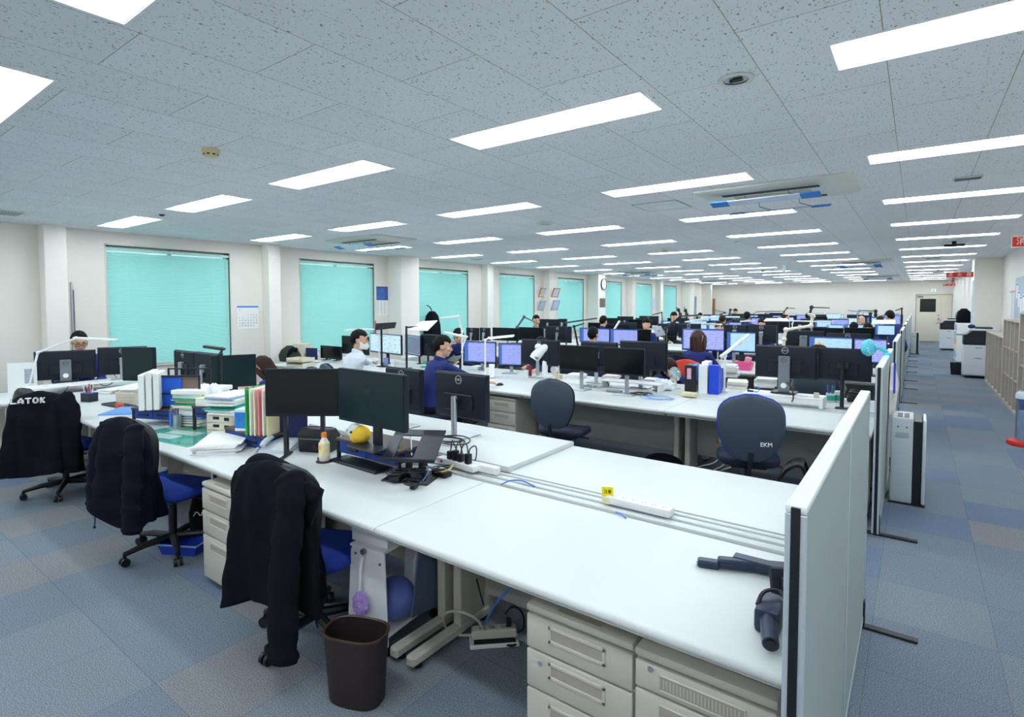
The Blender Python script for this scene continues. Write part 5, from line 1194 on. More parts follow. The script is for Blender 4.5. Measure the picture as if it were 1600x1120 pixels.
m.rings([[J(x, y, 2.385) for x, y in pl], [J(x, y, 2.375) for x, y in pl], [J(482+(x-482)*.8, 785+(y-785)*.85, 2.345) for x, y in pl]]); m.build('lapel', M_FABRIC_BLK, J3, smooth=80)
p = J(494, 962, 2.42); m = MB(); m.tube([p, p+Vector((0, 0, -.03)), p+Vector((.004, .004, -.055))], .004, n=5); m.build('zip_pull', M_BLACK, J3)
# 2: navy jacket
place_chair('black office chair with blue seat under the navy jacket', (-4.02, 1.58, 0), .35, shell=M_BLACK, back_h=.48, zb=.47)
J2 = jacket('navy nylon jacket with drawcords over the second chair from the front', (-4.02+.27*math.sin(.35), 1.58-.27*math.cos(.35)-.03, 0), .35, M_FABRIC_NAVY, zt=.97, zh=.38, hw=.19, hd=.08,
    sleeves=[([(.10, -.03, .93), (.15, -.08, .8), (.16, -.1, .62), (.16, -.11, .46), (.165, -.12, .30)], (.07, .055)), ([(-.10, -.03, .93), (-.15, -.07, .8), (-.17, -.08, .6), (-.17, -.09, .42)], (.06, .05))], folds=4, seed=11, collar=False, flare=.04, amp=.018, hem=.05, tilt=.03, drawcord=True)
m = MB(); m.tube([(.03, -.11, .8), (.1, -.13, .76), (.17, -.1, .8)], .004, n=5, smooth=1); m.build('seam', M_FABRIC_NAVY, J2)
# 1: black jacket with white lettering
place_chair('black office chair under the lettered black jacket at the left edge', (-6.05, 1.52, 0), .2, shell=M_BLACK, back_h=.5, zb=.47)
J1 = jacket('black jacket with white dotted lettering over the leftmost front chair', (-6.05+.27*math.sin(.75), 1.52-.27*math.cos(.75)-.0, 0), .95, M_FABRIC_BLK, zt=.95, zh=.25, hw=.215, hd=.10,
    sleeves=[([(.14, -.04, .9), (.22, -.07, .8), (.24, -.09, .62), (.23, -.1, .42), (.22, -.1, .27)], (.085, .06))], folds=5, seed=2, flare=.05, collar=False)
m = MB()
GL = {'L': ['10000', '10000', '10000', '10000', '11111'], 'A': ['00100', '01010', '10001', '11111', '10001'], 'T': ['11111', '00100', '00100', '00100', '00100'], 'O': ['01110', '10001', '10001', '10001', '01110'], 'K': ['10010', '10100', '11000', '10100', '10010']}
px_ = .0072; x = -.15
for ch in 'LATOK':
    for r, row in enumerate(GL[ch]):
        for c_, v in enumerate(row):
            if v == '1':
                xx, zz = x+c_*px_, .905-r*px_*1.3
                m.box(xx-.0026, xx+.0026, -.125, -.10, zz-.0038, zz+.0038, mat=Matrix.Shear('XZ', 4, (0, 0)) if False else Matrix.Identity(4))
    x += .05
m.build('lettering', M_PAPER, J1, smooth=0)
# ------------------------------------------------------------------ people near
S_WHITE = pm('white_shirt', '#dfe8f2', .85, var=.04, scale=14, bump=.25, bscale=20); S_NAVY = pm('navy_work_jacket', '#17296b', .85, var=.12, scale=14, bump=.25, bscale=20)
S_BLACK = pm('black_shirt', '#14171d', .9, var=.1); S_GREY = pm('grey_shirt', '#7a808a', .9, var=.1)
def seated(label, px, py, depth, yaw, shirt, drop=0.0, chair=True, **k):
    """px,py = middle of the head in the photograph, depth = distance along the view axis"""
    d = ray(px, py)*depth; loc = (d.x, d.y); top = CAMZ+d.z     # head centre height
    z = k.pop('seat', None)
    s = .45 if z is None else z
    o = make_person(label, loc, yaw, shirt, seat=s, **k)
    return o
def head_pos(o): return o
def person_at(label, px, py, Y, yaw, shirt, **k):
    """put a seated person so that the head centre is seen at (px,py) on the row Y (metres); the seat height follows from it"""
    hp = Q(px, py, Y); lean = k.get('lean', .12); hpitch = k.get('head_pitch', 0)
    # head centre sits .155 above the neck, which leans forward
    off = Vector((0, lean-.02+.02+.115*math.sin(hpitch), 0)); off.rotate(Euler((0, 0, yaw)))
    zc = .45+.09+.47+.035+.04+.115*math.cos(hpitch)
    seat = .45+(hp.z-zc)
    return make_person(label, (hp.x-off.x, hp.y-off.y), yaw, shirt, seat=seat, **k)
P1 = person_at('man with black hair and dark-rimmed glasses at the left end desk, facing the camera', 124, 533, 2.25, -PI/2-.1, S_NAVY, extras=('glasses',), head_pitch=.35, lean=.16, detail=2, hands={-1: (-.1, .45, .735), 1: (.12, .42, .735)})
P2 = person_at('woman with long dark brown hair bowed over the desk behind the left monitors', 411, 572, 3.35, PI/2+.45, S_NAVY, hair='long', hair_mat=M_HAIRBR, head_pitch=.75, lean=.25, detail=2)
P3 = person_at('man in white shirt and face mask seen from behind, at the second island', 562, 531, 4.35, -.25, S_WHITE, extras=('mask',), head_pitch=.15, head_yaw=-.55, lean=.14, detail=2, hands={1: P(600, 573, .73), -1: (-.15, .4, .735)})
P4 = person_at('man in navy jacket with short black hair, seen from behind, hand on a mouse', 692, 541, 4.55, -.30, S_NAVY, head_pitch=.2, head_yaw=-.45, lean=.16, detail=2, hands={1: P(772, 601, .725), -1: (-.15, .4, .735)})
P5 = person_at('man in navy with dark hair looking down, behind the white lamp bar', 716, 524, Y0(1)+2.05, PI+.15, S_NAVY, head_pitch=.45, lean=.2, detail=2)
P6 = person_at('dark-haired person bowed low behind the white overhead camera, holding a phone', 846, 538, Y0(1)+2.05, PI-.1, S_NAVY, head_pitch=.85, lean=.22, detail=1, hands={1: P(818, 579, .73), -1: P(836, 579, .73)})
P9 = person_at('woman with brown hair writing behind the right switched-off screen', 1046, 573, Y0(1)+2.0, PI+.2, S_NAVY, hair='long', hair_mat=M_HAIRBR, head_pitch=.85, lean=.3, detail=2, hands={1: P(1030, 594, .73), -1: (-.1, .42, .735)})
P10 = person_at('woman with reddish brown hair in navy, seen from behind at the third island', 1091, 530, 7.75, -.25, S_NAVY, hair='long', hair_mat=pm('reddish_hair', '#3b1a14', .5, var=.35, scale=90), head_pitch=.05, head_yaw=-.3, lean=.06, detail=2, hands={-1: (-.2, .4, .735), 1: (.22, .46, .735)})
P8 = person_at('dark-haired person from behind at the third island, before two lilac screens', 927, 523, 7.85, .1, S_NAVY, head_pitch=.1, lean=.1)
P11 = person_at('man with thinning hair from behind, just before the lit screen by the partition', 1279, 548, 7.75, .05, S_GREY, hair='bald', hair_mat=M_HAIRBR, head_pitch=.35, lean=.14)
P7 = person_at('man with receding hair in grey at the third island, face turned right', 838, 501, Y0(2)+2.1, PI+.9, S_GREY, hair='short', head_pitch=.1, lean=.1)
P12 = person_at('man in black shirt leaning at a desk under the last aqua blinds', 1053, 495, Y0(3)+2.1, PI+.7, S_BLACK, head_pitch=.3, lean=.2)
far = [('brown-haired person, far desks, under the wall hatch', 1129, 500, Y0(4)-.4, 0, S_NAVY, 'short', M_HAIRBR), ('black-haired person from behind at the fifth island', 1167, 495, Y0(4)-.45, .1, S_NAVY, 'short', M_HAIR), ('man facing the camera before the blank far wall', 1149, 487, Y0(6)+2.1, PI, S_NAVY, 'short', M_HAIR),
       ('black-haired person bowed behind the fourth island monitors', 1190, 506, Y0(3)+2.1, PI, S_NAVY, 'short', M_HAIR), ('fair-skinned bald head turned sideways at the far desks', 1228, 495, Y0(5)-.4, -.9, S_WHITE, 'bald', M_HAIRBR), ('brown-haired head above the third island monitors', 1124, 513, Y0(2)+2.1, PI, S_NAVY, 'short', M_HAIRBR),
       ('dark-haired head low behind the fifth island, right of middle', 1262, 495, Y0(6)-.4, .2, S_NAVY, 'short', M_HAIR), ('grey-haired man with glasses near the partitions', 1346, 500, Y0(4)+2.1, PI+.8, S_GREY, 'bald', pm('grey_hair', '#6a6c70', .6)), ('black-haired head low before the wide tray, left of two', 1334, 512, Y0(4)-.42, 0, S_NAVY, 'short', M_HAIR),
       ('black-haired head low before the wide tray, right of two', 1356, 514, Y0(3)+2.1, PI, S_NAVY, 'short', M_HAIR), ('man in navy leaning over his desk beside the partitions', 1390, 494, Y0(4)-.35, .5, S_NAVY, 'short', M_HAIR), ('head half hidden near the brown door post', 1094, 494, Y0(5)+2.1, PI, S_WHITE, 'short', M_HAIR),
       ('dark-haired head under the black arms at the fourth island', 1010, 507, Y0(2)+2.1, PI+.2, S_NAVY, 'short', M_HAIR), ('dark head behind the glossy black screens at the fourth island', 943, 502, Y0(3)-.4, 0, S_NAVY, 'short', M_HAIR), ('brown-haired head near the dark far monitors', 1375, 501, Y0(5)-.4, 0, S_NAVY, 'short', M_HAIRBR)]
for i, (lab, px, py, Y, yaw, sh, hr, hm_) in enumerate(far):
    person_at(lab, px, py, Y, yaw, sh, hair=hr, hair_mat=hm_, head_pitch=.25, lean=.35 if 'leaning' in lab else .12, detail=0)
def D(px, py, depth): d = ray(px, py)*depth; return Vector((d.x, d.y, CAMZ+d.z))
def dep(p): return (Vector(p)-Vector((0, 0, CAMZ))).dot(_f)
# ------------------------------------------------------------------ monitors on the deeper islands
NM = ORD
def rowmon(lst, Y, k, row, side):
    for lab, x0, x1, ya, yb, scr, back, stand, logo in lst:
        row_monitor(lab, x0, x1, ya, yb, Y, .70, scr, stand, logo, back)
F, B = False, True
rowmon([('lit lilac screen before the black-haired person, third island', 906, 953, 512.5, 535, 'lilac', F, 'slim', F), ('lit lilac drawing screen right of the black-haired person', 953.6, 997, 514, 540, 'lilac', F, 'slim', F),
        ('dark screen right of the two lilac screens', 997.5, 1017.5, 514.5, 536, 'off', F, 'slim', F), ('lit lilac document screen beside the woman with reddish brown hair', 1066, 1132, 513.5, 548, 'doc', F, 'black', F),
        ('lit pale blue screen right of the woman with reddish brown hair', 1135.4, 1181, 518.4, 551, 'mint', F, 'black', F), ('lit pale blue screen behind the thinning head by the partition', 1263.5, 1332, 526, 562, 'mint', F, 'black', F),
        ('lit lilac screen next to the cyan clip fan', 1333.4, 1386, 529, 568, 'doc', F, 'black', F), ('switched-off screen left of the silver-edged one, third island', 770, 810.6, 512, 532, 'off', F, 'slim', F),
        ('switched-off screen with silver right edge, third island', 811, 849.4, 511.4, 532, 'off', F, 'slim', F)], Y0(2)+.62, 2, 0, 0)
rowmon([('monitor back with ring logo and cable bundle, third island', 852.5, 893, 509.5, 535, 'off', B, 'slim', B), ('monitor back with ring logo right of the man looking down', 729, 748.5, 512, 532, 'off', B, 'slim', B), ('narrow monitor back left of the glowing lamp bar', 750, 766, 512, 532, 'off', B, 'slim', B),
        ('monitor back behind the grey tablet holder', 1028, 1057, 505.5, 526, 'off', B, 'slim', F), ('monitor back with ring logo right of the grey tablet holder', 1059.5, 1095, 505.5, 526, 'off', B, 'slim', B),
        ('monitor back with ring logo behind the lilac document screen', 1131, 1167.5, 507.5, 530, 'off', B, 'slim', B), ('monitor back with ring logo on thin silver stand, third island', 1168, 1213, 507.5, 535.6, 'off', B, 'slim', B),
        ('monitor back with wide grey stand under the cream lamp', 1226.5, 1287.5, 516.5, 541, 'off', B, 'wide', F), ('monitor back with silver top edge behind the thinning head', 1290.6, 1360.6, 520.5, 545, 'off', B, 'slim', B)], Y0(2)+1.22, 2, 1, 0)
rowmon([('dark wide screen left half, fourth island near the partition', 1270, 1318, 512, 534, 'off', F, 'black', F), ('dark wide screen right half, fourth island near the partition', 1319, 1366.5, 512, 534, 'off', F, 'black', F), ('lit pale blue screen under the white tray by the partitions', 1367, 1398.5, 507.5, 524.5, 'mint', F, 'black', F),
        ('dark screen above the black-haired person, fourth island', 919, 950, 504, 517, 'off', F, 'slim', F), ('dark screen right of the first above the black-haired person', 950, 983, 507, 519, 'off', F, 'slim', F),
        ('lit pale screen behind the dark arms, fourth island', 1105, 1131, 503.5, 518, 'mint', F, 'black', F), ('lit lilac screen under the white lamp bar, fourth island', 1137, 1159, 503, 518, 'lilac', F, 'black', F)], Y0(3)+.62, 3, 0, 0)
rowmon([('dark monitor back before the grey man, fourth island', 842, 872.6, 498.5, 514, 'off', B, 'slim', F), ('slim dark monitor back right of the one before the grey man', 873, 886, 498, 514, 'off', B, 'slim', F), ('dark monitor back behind the white lamp stick', 964, 994.5, 503.5, 518, 'off', B, 'slim', F),
        ('navy monitor back under the white tray, fourth island', 1196, 1233, 502, 520.5, 'off', B, 'slim', F), ('navy monitor back right of the one under the white tray', 1234, 1267, 502, 518, 'off', B, 'slim', F)], Y0(3)+1.22, 3, 1, 0)
rowmon([('monitor back with ring logo before the last aqua blinds', 999, 1029, 493.5, 508, 'off', B, 'slim', B), ('grey monitor back left of the wall calendar strip', 947, 966, 497, 510, 'off', B, 'slim', F), ('lit pale screen before the dark head, fifth island', 1107.5, 1130, 492, 502, 'mint', F, 'black', F)], Y0(4)+1.2, 4, 1, 0)
rowmon([('lit pale screen low between two dark heads, fifth island', 1319, 1361, 507, 518, 'mint', F, 'black', F), ('lit cream screen left of the two dark heads, fifth island', 1291, 1317.5, 507, 518, 'mint', F, 'black', F), ('lit pale screen right of the cream lamp, fifth island', 1273, 1299, 499.5, 512, 'mint', F, 'black', F),
        ('lit lilac screen behind the dark brown head, fifth island', 1172, 1191.5, 496.5, 508, 'lilac', F, 'black', F)], Y0(4)+.6, 4, 0, 0)
rnd = random.Random(21)
side_n = ['first', 'second', 'third', 'fourth', 'fifth', 'sixth', 'seventh', 'eighth', 'ninth']
for k, row, n in ((4, 0, 5), (4, 1, 6), (5, 0, 7), (5, 1, 7), (6, 0, 7), (6, 1, 7), (7, 0, 7), (7, 1, 7), (8, 0, 7)):
    for j in range(n):
        if k == 4: x = [-7.4, -6.6, -5.6, -4.9, -4.2, -2.2][j]+rnd.uniform(-.1, .1)
        else: x = -.8-j*.98+rnd.uniform(-.14, .14)
        scr = rnd.choice(['mint', 'lilac', 'off', 'off', 'cad']) if row == 0 else 'off'
        lab = '%s, %s row, %s, %s from the aisle' % ({'mint': 'lit pale blue screen', 'lilac': 'lit lilac screen', 'off': 'dark screen', 'cad': 'lit drawing screen'}[scr] if row == 0 else 'dark monitor back', 'near' if row == 0 else 'far', ISL[k], side_n[n-1-j] if k == 4 else side_n[j])
        zc = .33+rnd.choice([0, .03, .06, .1])
        key = (scr, row, round(zc, 2))
        if key not in _mon:
            o = make_monitor(.53, .31, zc, scr, 'slim', False); _mon[key] = o
            o['label'] = lab; o['group'] = 'monitors on the desk rows behind'
        else: o = dup(_mon[key], (0, 0, 0), 0, lab, 'monitors on the desk rows behind')
        o.location = (x, Y0(k)+(.6 if row == 0 else 1.2), .70); o.rotation_euler.z = rnd.uniform(-.12, .12)+(PI if row else 0)

# ------------------------------------------------------------------ arm lamps
def snap(p, depth):      # move a post along its own line of sight to the nearest cable duct it can be clamped to
    d = ray(*p); k = max(0, min(8, round((d.y*depth-.88-1.525)/PITCH_Y))); return (Y0(k)+.86)/d.y
def lamp(label, depth, pts, head, mat, lit=False, hw=.03, r=.011, zb=.70, base_=True):
    if depth is not None: depth = snap(pts[0], depth)
    b = P(pts[0][0], pts[0][1], zb) if depth is None else D(pts[0][0], pts[0][1], depth)
    d = dep(b); P3 = [b]+[D(x, y, d) for x, y in pts[1:]]
    if base_ and depth is not None:     # run the post down to the desk
        P3 = [Vector((b.x, b.y, zb))]+P3
    return arm_lamp(label, P3, mat, D(head[0], head[1], d) if head else None, hw, r, base_, lit=lit)
lamp('white LED arm lamp clamped beside the standing document holder', None, [(43, 613), (59, 551), (119, 528)], (182, 531), M_LAMPWHITE, zb=.703)
lamp('flat black lamp above the monitors left of the bowed woman', 5.9, [(345, 553), (347, 545)], (319, 541), M_LAMPBLACK)
lamp('pale flat lamp over the head of the man in the face mask', 7.7, [(592, 520), (590, 515), (570, 514)], (538, 516), M_LAMPWHITE)
lamp('white lamp shaped like a cross before the third window blind', 9.0, [(722, 518), (716, 494)], (688, 497), M_LAMPWHITE)
lamp('white lamp bar crossing the face of the man looking down', 7.4, [(722, 550), (723, 540), (729, 526)], (694, 519), M_LAMPWHITE, hw=.035)
lamp('glowing lamp bar low over the dark screens, third island', 9.0, [(758, 531), (764, 528)], (804, 524), M_LAMPWHITE, lit=True)
lamp('grey bent arm lamp beside the man with receding hair', 10.5, [(808, 511), (819, 495)], (842, 506), M_LAMPGREY, hw=.03, r=.02)
lamp('black bent arm stand left of the black-haired person', 9.3, [(903, 540), (897, 510)], (913, 505), M_LAMPBLACK, r=.018, hw=.02)
lamp('long black arm lamp reaching over the third island', 10.5, [(885, 512), (884, 504)], (933, 497), M_LAMPBLACK, hw=.03, r=.014)
lamp('white lamp bar crossing the black-haired head', 8.6, [(905, 540), (912, 534)], (931, 521), M_LAMPWHITE, hw=.03)
lamp('white lamp stick tilted behind the lilac drawing screen', 11.0, [(957, 518), (960, 514)], (968, 501), M_LAMPWHITE, hw=.03)
lamp('tall white LED lamp beside the blue file box', None, [(1131, 612), (1133, 556), (1128, 556)], (1171, 522), M_LAMPWHITE, zb=.70, r=.013)
lamp('cream arm lamp over the monitor with wide grey stand', 9.6, [(1225, 530), (1228, 515), (1267, 509), (1270, 494)], (1264, 490), M_LAMPCREAM, r=.022, hw=.05)
lamp('black arm crossing before the man in black shirt', 10.5, [(1040, 514), (1063, 494)], (1092, 492), M_LAMPBLACK, r=.016, hw=.03)
lamp('white lamp head on a black arm under the lone far door', 11.5, [(1090, 502), (1118, 494)], (1070, 503), M_LAMPWHITE, r=.012, hw=.03)
lamp('thin black angled lamp left of the man in black shirt', 16.0, [(1035, 503), (1034, 488)], (1019, 492), M_LAMPBLACK, r=.014, hw=.02)
lamp('black bent arm before the last aqua blind, left one', 16.0, [(1063, 491), (1060, 484)], (1056, 480), M_LAMPBLACK, r=.03, hw=.03)
lamp('black bent arm before the last aqua blind, right one', 16.0, [(1073, 491), (1071, 485)], (1069, 480), M_LAMPBLACK, r=.03, hw=.03)
lamp('black arm holding a flat tray above the middle islands', 11.5, [(1128, 508), (1147, 499)], (1165, 499), M_LAMPBLACK, r=.016, hw=.05)
lamp('white lamp bar right of the black tray arm', 12.5, [(1155, 508), (1158, 502)], (1180, 501), M_LAMPWHITE, hw=.03)
lamp('cream lamp bar left of the woman with reddish brown hair', 10.0, [(1122, 520), (1126, 507)], (1097, 506), M_LAMPCREAM, hw=.03)
lamp('small black desk lamp standing out against the far wall', 20.0, [(1225, 487), (1230, 481)], (1242, 482), M_LAMPBLACK, r=.02, hw=.03)
lamp('black overhead camera arm against the far wall', 15.0, [(1265, 492), (1268, 480)], (1295, 481), M_LAMPBLACK, r=.03, hw=.05)
lamp('pale blue lamp bar against the far wall', 16.0, [(1340, 490), (1343, 487)], (1326, 485), pm('pale_blue_metal', '#7fa6d8', .4), r=.014, hw=.03)
lamp('black keyboard tray arm near the partitions', 15.0, [(1368, 492), (1368, 486)], (1342, 485), M_LAMPBLACK, r=.03, hw=.05)
lamp('black angled lamp at the far partitions', 16.0, [(1409, 492), (1409, 482)], (1399, 485), M_LAMPBLACK, r=.018, hw=.02)
lamp('black upright pole beside the grey-haired man', 14.0, [(1360, 505), (1360, 490)], None, M_LAMPBLACK, r=.025)
lamp('white lamp bar above the navy monitor backs', 12.5, [(1238, 506), (1240, 501)], (1302, 503), M_LAMPWHITE, hw=.03)
lamp('black flat lamp head against the far wall, middle', 22.0, [(1178, 490), (1183, 487)], (1222, 486), M_LAMPBLACK, hw=.05)
lamp('black camera arm left of the man before the far wall', 20.0, [(1140, 492), (1141, 484)], (1145, 483), M_LAMPBLACK, r=.03, hw=.03)
lamp('black tray lamp at the far left islands', 20.0, [(1125, 492), (1133, 488)], (1113, 484), M_LAMPBLACK, r=.02, hw=.07)

# ------------------------------------------------------------------ second island: desk-top things
Z = .70
# copy stands / trays
def tray_stand(label, depth, corners, pole, mat, cat='copy stand'):
    """flat board seen at its four corners (px), carried by a pole down to the desk"""
    depth = snap(pole, depth)-.1; t = thing('copy_stand', label, cat, (0, 0, 0)); q = [D(x, y, depth+dd) for x, y, dd in corners]; base_ = D(pole[0], pole[1], depth+.1); b = Vector((base_.x, base_.y, .70)); t.location = b
    q = [v-b for v in q]; n = (q[1]-q[0]).cross(q[3]-q[0]).normalized()*.012
    MB().rings([q, [v+n for v in q]]).build('board', mat, t, smooth=0)
    c = sum(q, Vector())/4; MB().cyl((0, 0, 0), (0, 0, max(.1, c.z)), .016, n=12).build('pole', M_BLACK, t); MB().cyl((0, 0, max(.08, c.z-.02)), c, .012, n=10).build('bracket', M_BLACK, t)
    MB().cyl((0, 0, 0), (0, 0, .012), .08, n=20).build('base', M_BLACK, t); return t
tray_stand('white drawing board on a black pole before the big wall column', 8.2, [(639, 516.5, 0), (668, 517, -.1), (683.5, 501.5, .1), (658, 503, .3)], (635, 520), M_WHITE)
tray_stand('black scanner board on a stand above the lit drawing screen', 8.0, [(586, 516, 0), (617, 512.5, 0), (619.5, 504, .1), (588, 506, .1)], (596, 520), M_NAVYBLK)
tray_stand('white tray above the lit screen by the partitions', 11.0, [(1361, 506.6, 0), (1399, 506.6, 0), (1399, 500.5, .2), (1364, 500.5, .2)], (1385, 520), M_WHITE)
tray_stand('long white tray above the navy monitor backs', 12.0, [(1193, 502, 0), (1232, 502, 0), (1230, 498, .3), (1197, 498, .3)], (1215, 512), M_WHITE)
tray_stand('grey slanted tablet holder in front of the middle monitor backs', 9.0, [(1019, 510, .2), (1033, 509, .1), (1040, 523, -.1), (1026, 526, 0)], (1028, 530), M_DSILVER)
tray_stand('black slanted tray beside the face of the man looking down', 7.2, [(697, 564, 0), (712, 567, -.1), (724, 556, .1), (706, 558, .2)], (719, 566), M_NAVYBLK)
# overhead camera
vb = P(851, 590, Z); VZ = thing('overhead_camera', 'white overhead document camera on a thick post behind the left empty chair', 'document camera', vb); dv = dep(vb)
def V(px, py, off=0): return D(px, py, dv+off)-vb
MB().box(-.09, .09, -.07, .09, 0, .03, bev=.01, seg=2).build('base', M_WHITE, VZ)
MB().tube([(0, 0, .02), V(852, 560), V(857, 540)], [.04, .038, .036], n=14).build('post', M_WHITE, VZ)
m = MB(); m.tube([V(861, 538), V(850, 545), V(838, 555), V(834, 561)], [.055, .062, .07, .06], n=14, smooth=1); m.build('head', M_WHITE, VZ, smooth=70)
m = MB(); m.box(-.05, .05, -.04, .04, -.03, .035, bev=.01, seg=2, mat=Matrix.Translation(V(858, 538))); m.ball(V(841, 542), .05, .04, .045); m.build('hinge', M_WHITE, VZ)
m = MB(); m.cyl(V(836, 558, -.05), V(841, 559.5, -.05), .02, .02, n=14); m.build('lens', M_DSILVER, VZ)
c = P(866, 588, Z); t = thing('desk_fan', 'tiny white desk fan beside the overhead camera', 'fan', (c.x, c.y, Z)); MB().cyl((0, 0, 0), (0, 0, .05), .035, .02).build('base', M_WHITE, t); MB().cyl((0, -.02, .09), (0, .02, .09), .05, n=22).build('cage', M_WHITE, t)
c = P(873, 592, Z); t = thing('wooden_stand', 'pale wooden block with an upright peg behind the left empty chair', 'wooden block', (c.x, c.y, Z)); m = pm('pale_wood', '#cdbfa3', .6, var=.1)
MB().box(-.04, .04, -.03, .03, 0, .06, bev=.003).build('block', m, t); MB().cyl((0, 0, .06), (0, 0, .17), .012, n=12).build('peg', m, t)
# clutter
def clutter(label, px, py, kind, z=Z, rz=.2, s=1.0, cols=None, name=None, h=None):
    c = P(px, py, z)
    return paper_stack(label, (c.x, c.y, z), rz, .21*s, .29*s, h or .05, 5, .02, cols or ('#f3f4f2', '#e6e9ee'), name=name or 'paper_stack')
for lab, px, py, s, h, cols in (('papers with a green sheet beside the lit lilac screens', 745, 577, .8, .05, ('#eef0f2', '#dfe6ea', '#cfe3c8')), ('sheaf of papers under the lit drawing screen', 640, 562, .9, .06, ('#eef0f2', '#dfe6ea')),
    ('papers and teal folder left of the man in navy', 672, 574, .8, .09, ('#f0f2f2', '#4fa394')), ('papers under the left switched-off screen', 900, 590, .9, .05, None), ('papers between the two switched-off screens', 955, 592, .9, .05, ('#eef0f2', '#f0cdd2', '#dfe6ea')),
    ('papers beside the hand of the writing woman', 1018, 596, .7, .04, None), ('white forms stacked left of the wide grey monitor stand', 1196, 603, 1.0, .10, ('#eef0f2', '#d9dcd8')), ('loose papers behind the tall white lamp', 1150, 605, 1.0, .08, ('#eef0f2', '#e9d3e0', '#dde6cf')),
    ('thick heap of papers right of the blue file box', 1143, 588, .8, .16, ('#eef0f2', '#d3d5d0', '#e5e7e2')), ('papers near the purple tumbler', 588, 566, .7, .04, None), ('grey trays of papers on the beige trays, second island left', 483, 567, 1.0, .03, ('#dedcd2',))):
    clutter(lab, px, py, 0, s=s, h=h, cols=cols)
def cup(label, px, py, col, z=Z, r=.035, h=.09, name='cup', cat='cup', var=.03):
    c = P(px, py, z); m = MB().lathe([(r*.85, 0), (r*.9, .003), (r, h), (r*.93, h), (r*.8, .006), (0, .006)], n=18, cap1=False)
    return one(name, label, cat, m, pm('cup_'+col.strip('#'), col, .4, var=var, scale=40), (c.x, c.y, z), 0, None, 50)
cup('patterned violet tumbler beside the man in the face mask', 603, 572, '#8f90d4', r=.04, h=.13, var=.4)
cup('white mug right of the patterned violet tumbler', 614, 573, '#eceff2', r=.04, h=.11)
cup('white cup with brown mark under the lilac screens', 763, 588, '#ece6df', h=.1)
cup('white cup holding a dark red phone, behind the overhead camera', 822, 590, '#eceff2', h=.1)
c = P(825, 590, Z); one('phone', 'dark red phone case standing in a white cup', 'phone', MB().box(-.035, .035, -.005, .005, 0, .14, bev=.003), pm('dark_red_case', '#7a2436', .4), (c.x, c.y+.03, Z+.02), .2)
c = P(770, 590, Z); t = thing('phone_stand', 'white phone stand beside the hand on the mouse', 'stand', (c.x-.03, c.y, Z), .4); MB().box(-.04, .04, -.004, .004, .02, .18, bev=.003, mat=Matrix.Rotation(-.25, 4, 'X')).build('plate', M_WHITE, t); MB().box(-.04, .04, -.05, .07, 0, .012, bev=.003).build('foot', M_WHITE, t)
c = P(781, 602, Z); t = thing('mouse', 'black mouse under the hand of the man in navy', 'mouse', (c.x, c.y, Z), -.2); MB().ball((0, 0, .0), .03, .055, .032, u=16, v=10).build('shell', M_BLACK, t)
# white riser, tower, fan, file boxes
t = thing('monitor_riser', 'white riser bridging the duct behind the right switched-off screen', 'monitor riser', (Q(990, 598, Y0(1)+1.05).x, Y0(1)+1.02, Z)); MB().box(-.36, .36, -.1, .1, .07, .085, bev=.003).build('top', M_WHITE, t)
for x in (-.35, .335): MB().box(x, x+.015, -.1, .1, 0, .07).build('side_panel', M_WHITE, t)
c = P(1078, 611, Z); TW = thing('computer_tower', 'small black computer tower with blue tape and pink sticker', 'computer', (c.x, c.y+.08, Z), .12)
MB().box(-.06, .06, -.12, .14, .001, .29, bev=.005).build('case', M_BLACK, TW)
MB().box(-.035, .01, -.1225, -.12, .14, .26).build('sticker', pm('pink_sticker', '#e9a9c4', .5, var=.4, scale=40), TW, smooth=0)
MB().box(.02, .062, -.123, .06, .284, .293).build('blue_tape', pm('blue_tape', '#2f7fd0', .5), TW, smooth=0); MB().box(.058, .0625, -.1, .0, .12, .29).build('blue_strip', pm('blue_tape', '#2f7fd0', .5), TW, smooth=0)
m = MB()
for i in range(9):
    for j in range(6): m.box(.0602, .0615, -.09+j*.03, -.075+j*.03, .04+i*.025, .052+i*.025)
m.build('vent', M_NAVYBLK, TW, smooth=0)
c = P(1051, 608, Z); t = thing('desk_fan', 'white round desk fan with pale aqua blades beside the computer tower', 'fan', (c.x, c.y+.08, Z+.0), -.2)
MB().lathe([(.06, 0), (.06, .012), (.02, .025), (.014, .1)], n=20).build('base', M_WHITE, t)
m = MB()
for k in range(16): a = 2*PI*k/16; m.tube([(.0, -.04, .17), (.05*math.cos(a), -.045, .17+.05*math.sin(a)), (.085*math.cos(a), -.01, .17+.085*math.sin(a)), (.05*math.cos(a), .03, .17+.05*math.sin(a)), (0, .035, .17)], .0025, n=4, smooth=1)
m.build('cage', M_WHITE, t); m = MB()
for k in range(4): a = 2*PI*k/4; m.box(.01, .07, -.004, .004, -.025, .025, bev=.003, mat=Matrix.Translation((0, -.005, .17)) @ Matrix.Rotation(a, 4, 'Y') @ Matrix.Rotation(.4, 4, 'X'))
m.build('blades', pm('aqua_blade', '#a9dcd8', .4), t); MB().cyl((0, .01, .17), (0, .06, .17), .03, n=16).build('motor', M_WHITE, t)
c = P(1038, 610, Z); m = MB(); bb = bmesh.new(); bmesh.ops.create_icosphere(bb, subdivisions=3, radius=1); rn = random.Random(8)
for v in bb.verts: k = 1+rn.uniform(-.2, .2); v.co = Vector((v.co.x*.12*k, v.co.y*.07*k, max(0, .06+v.co.z*.07*k)))
m.merge(bb); one('plastic_bag', 'crumpled white plastic bag beside the white round fan', 'plastic bag', m, pm('white_film', '#e6ecf2', .3), (c.x-.02, c.y+.02, Z), 0, None, 40)
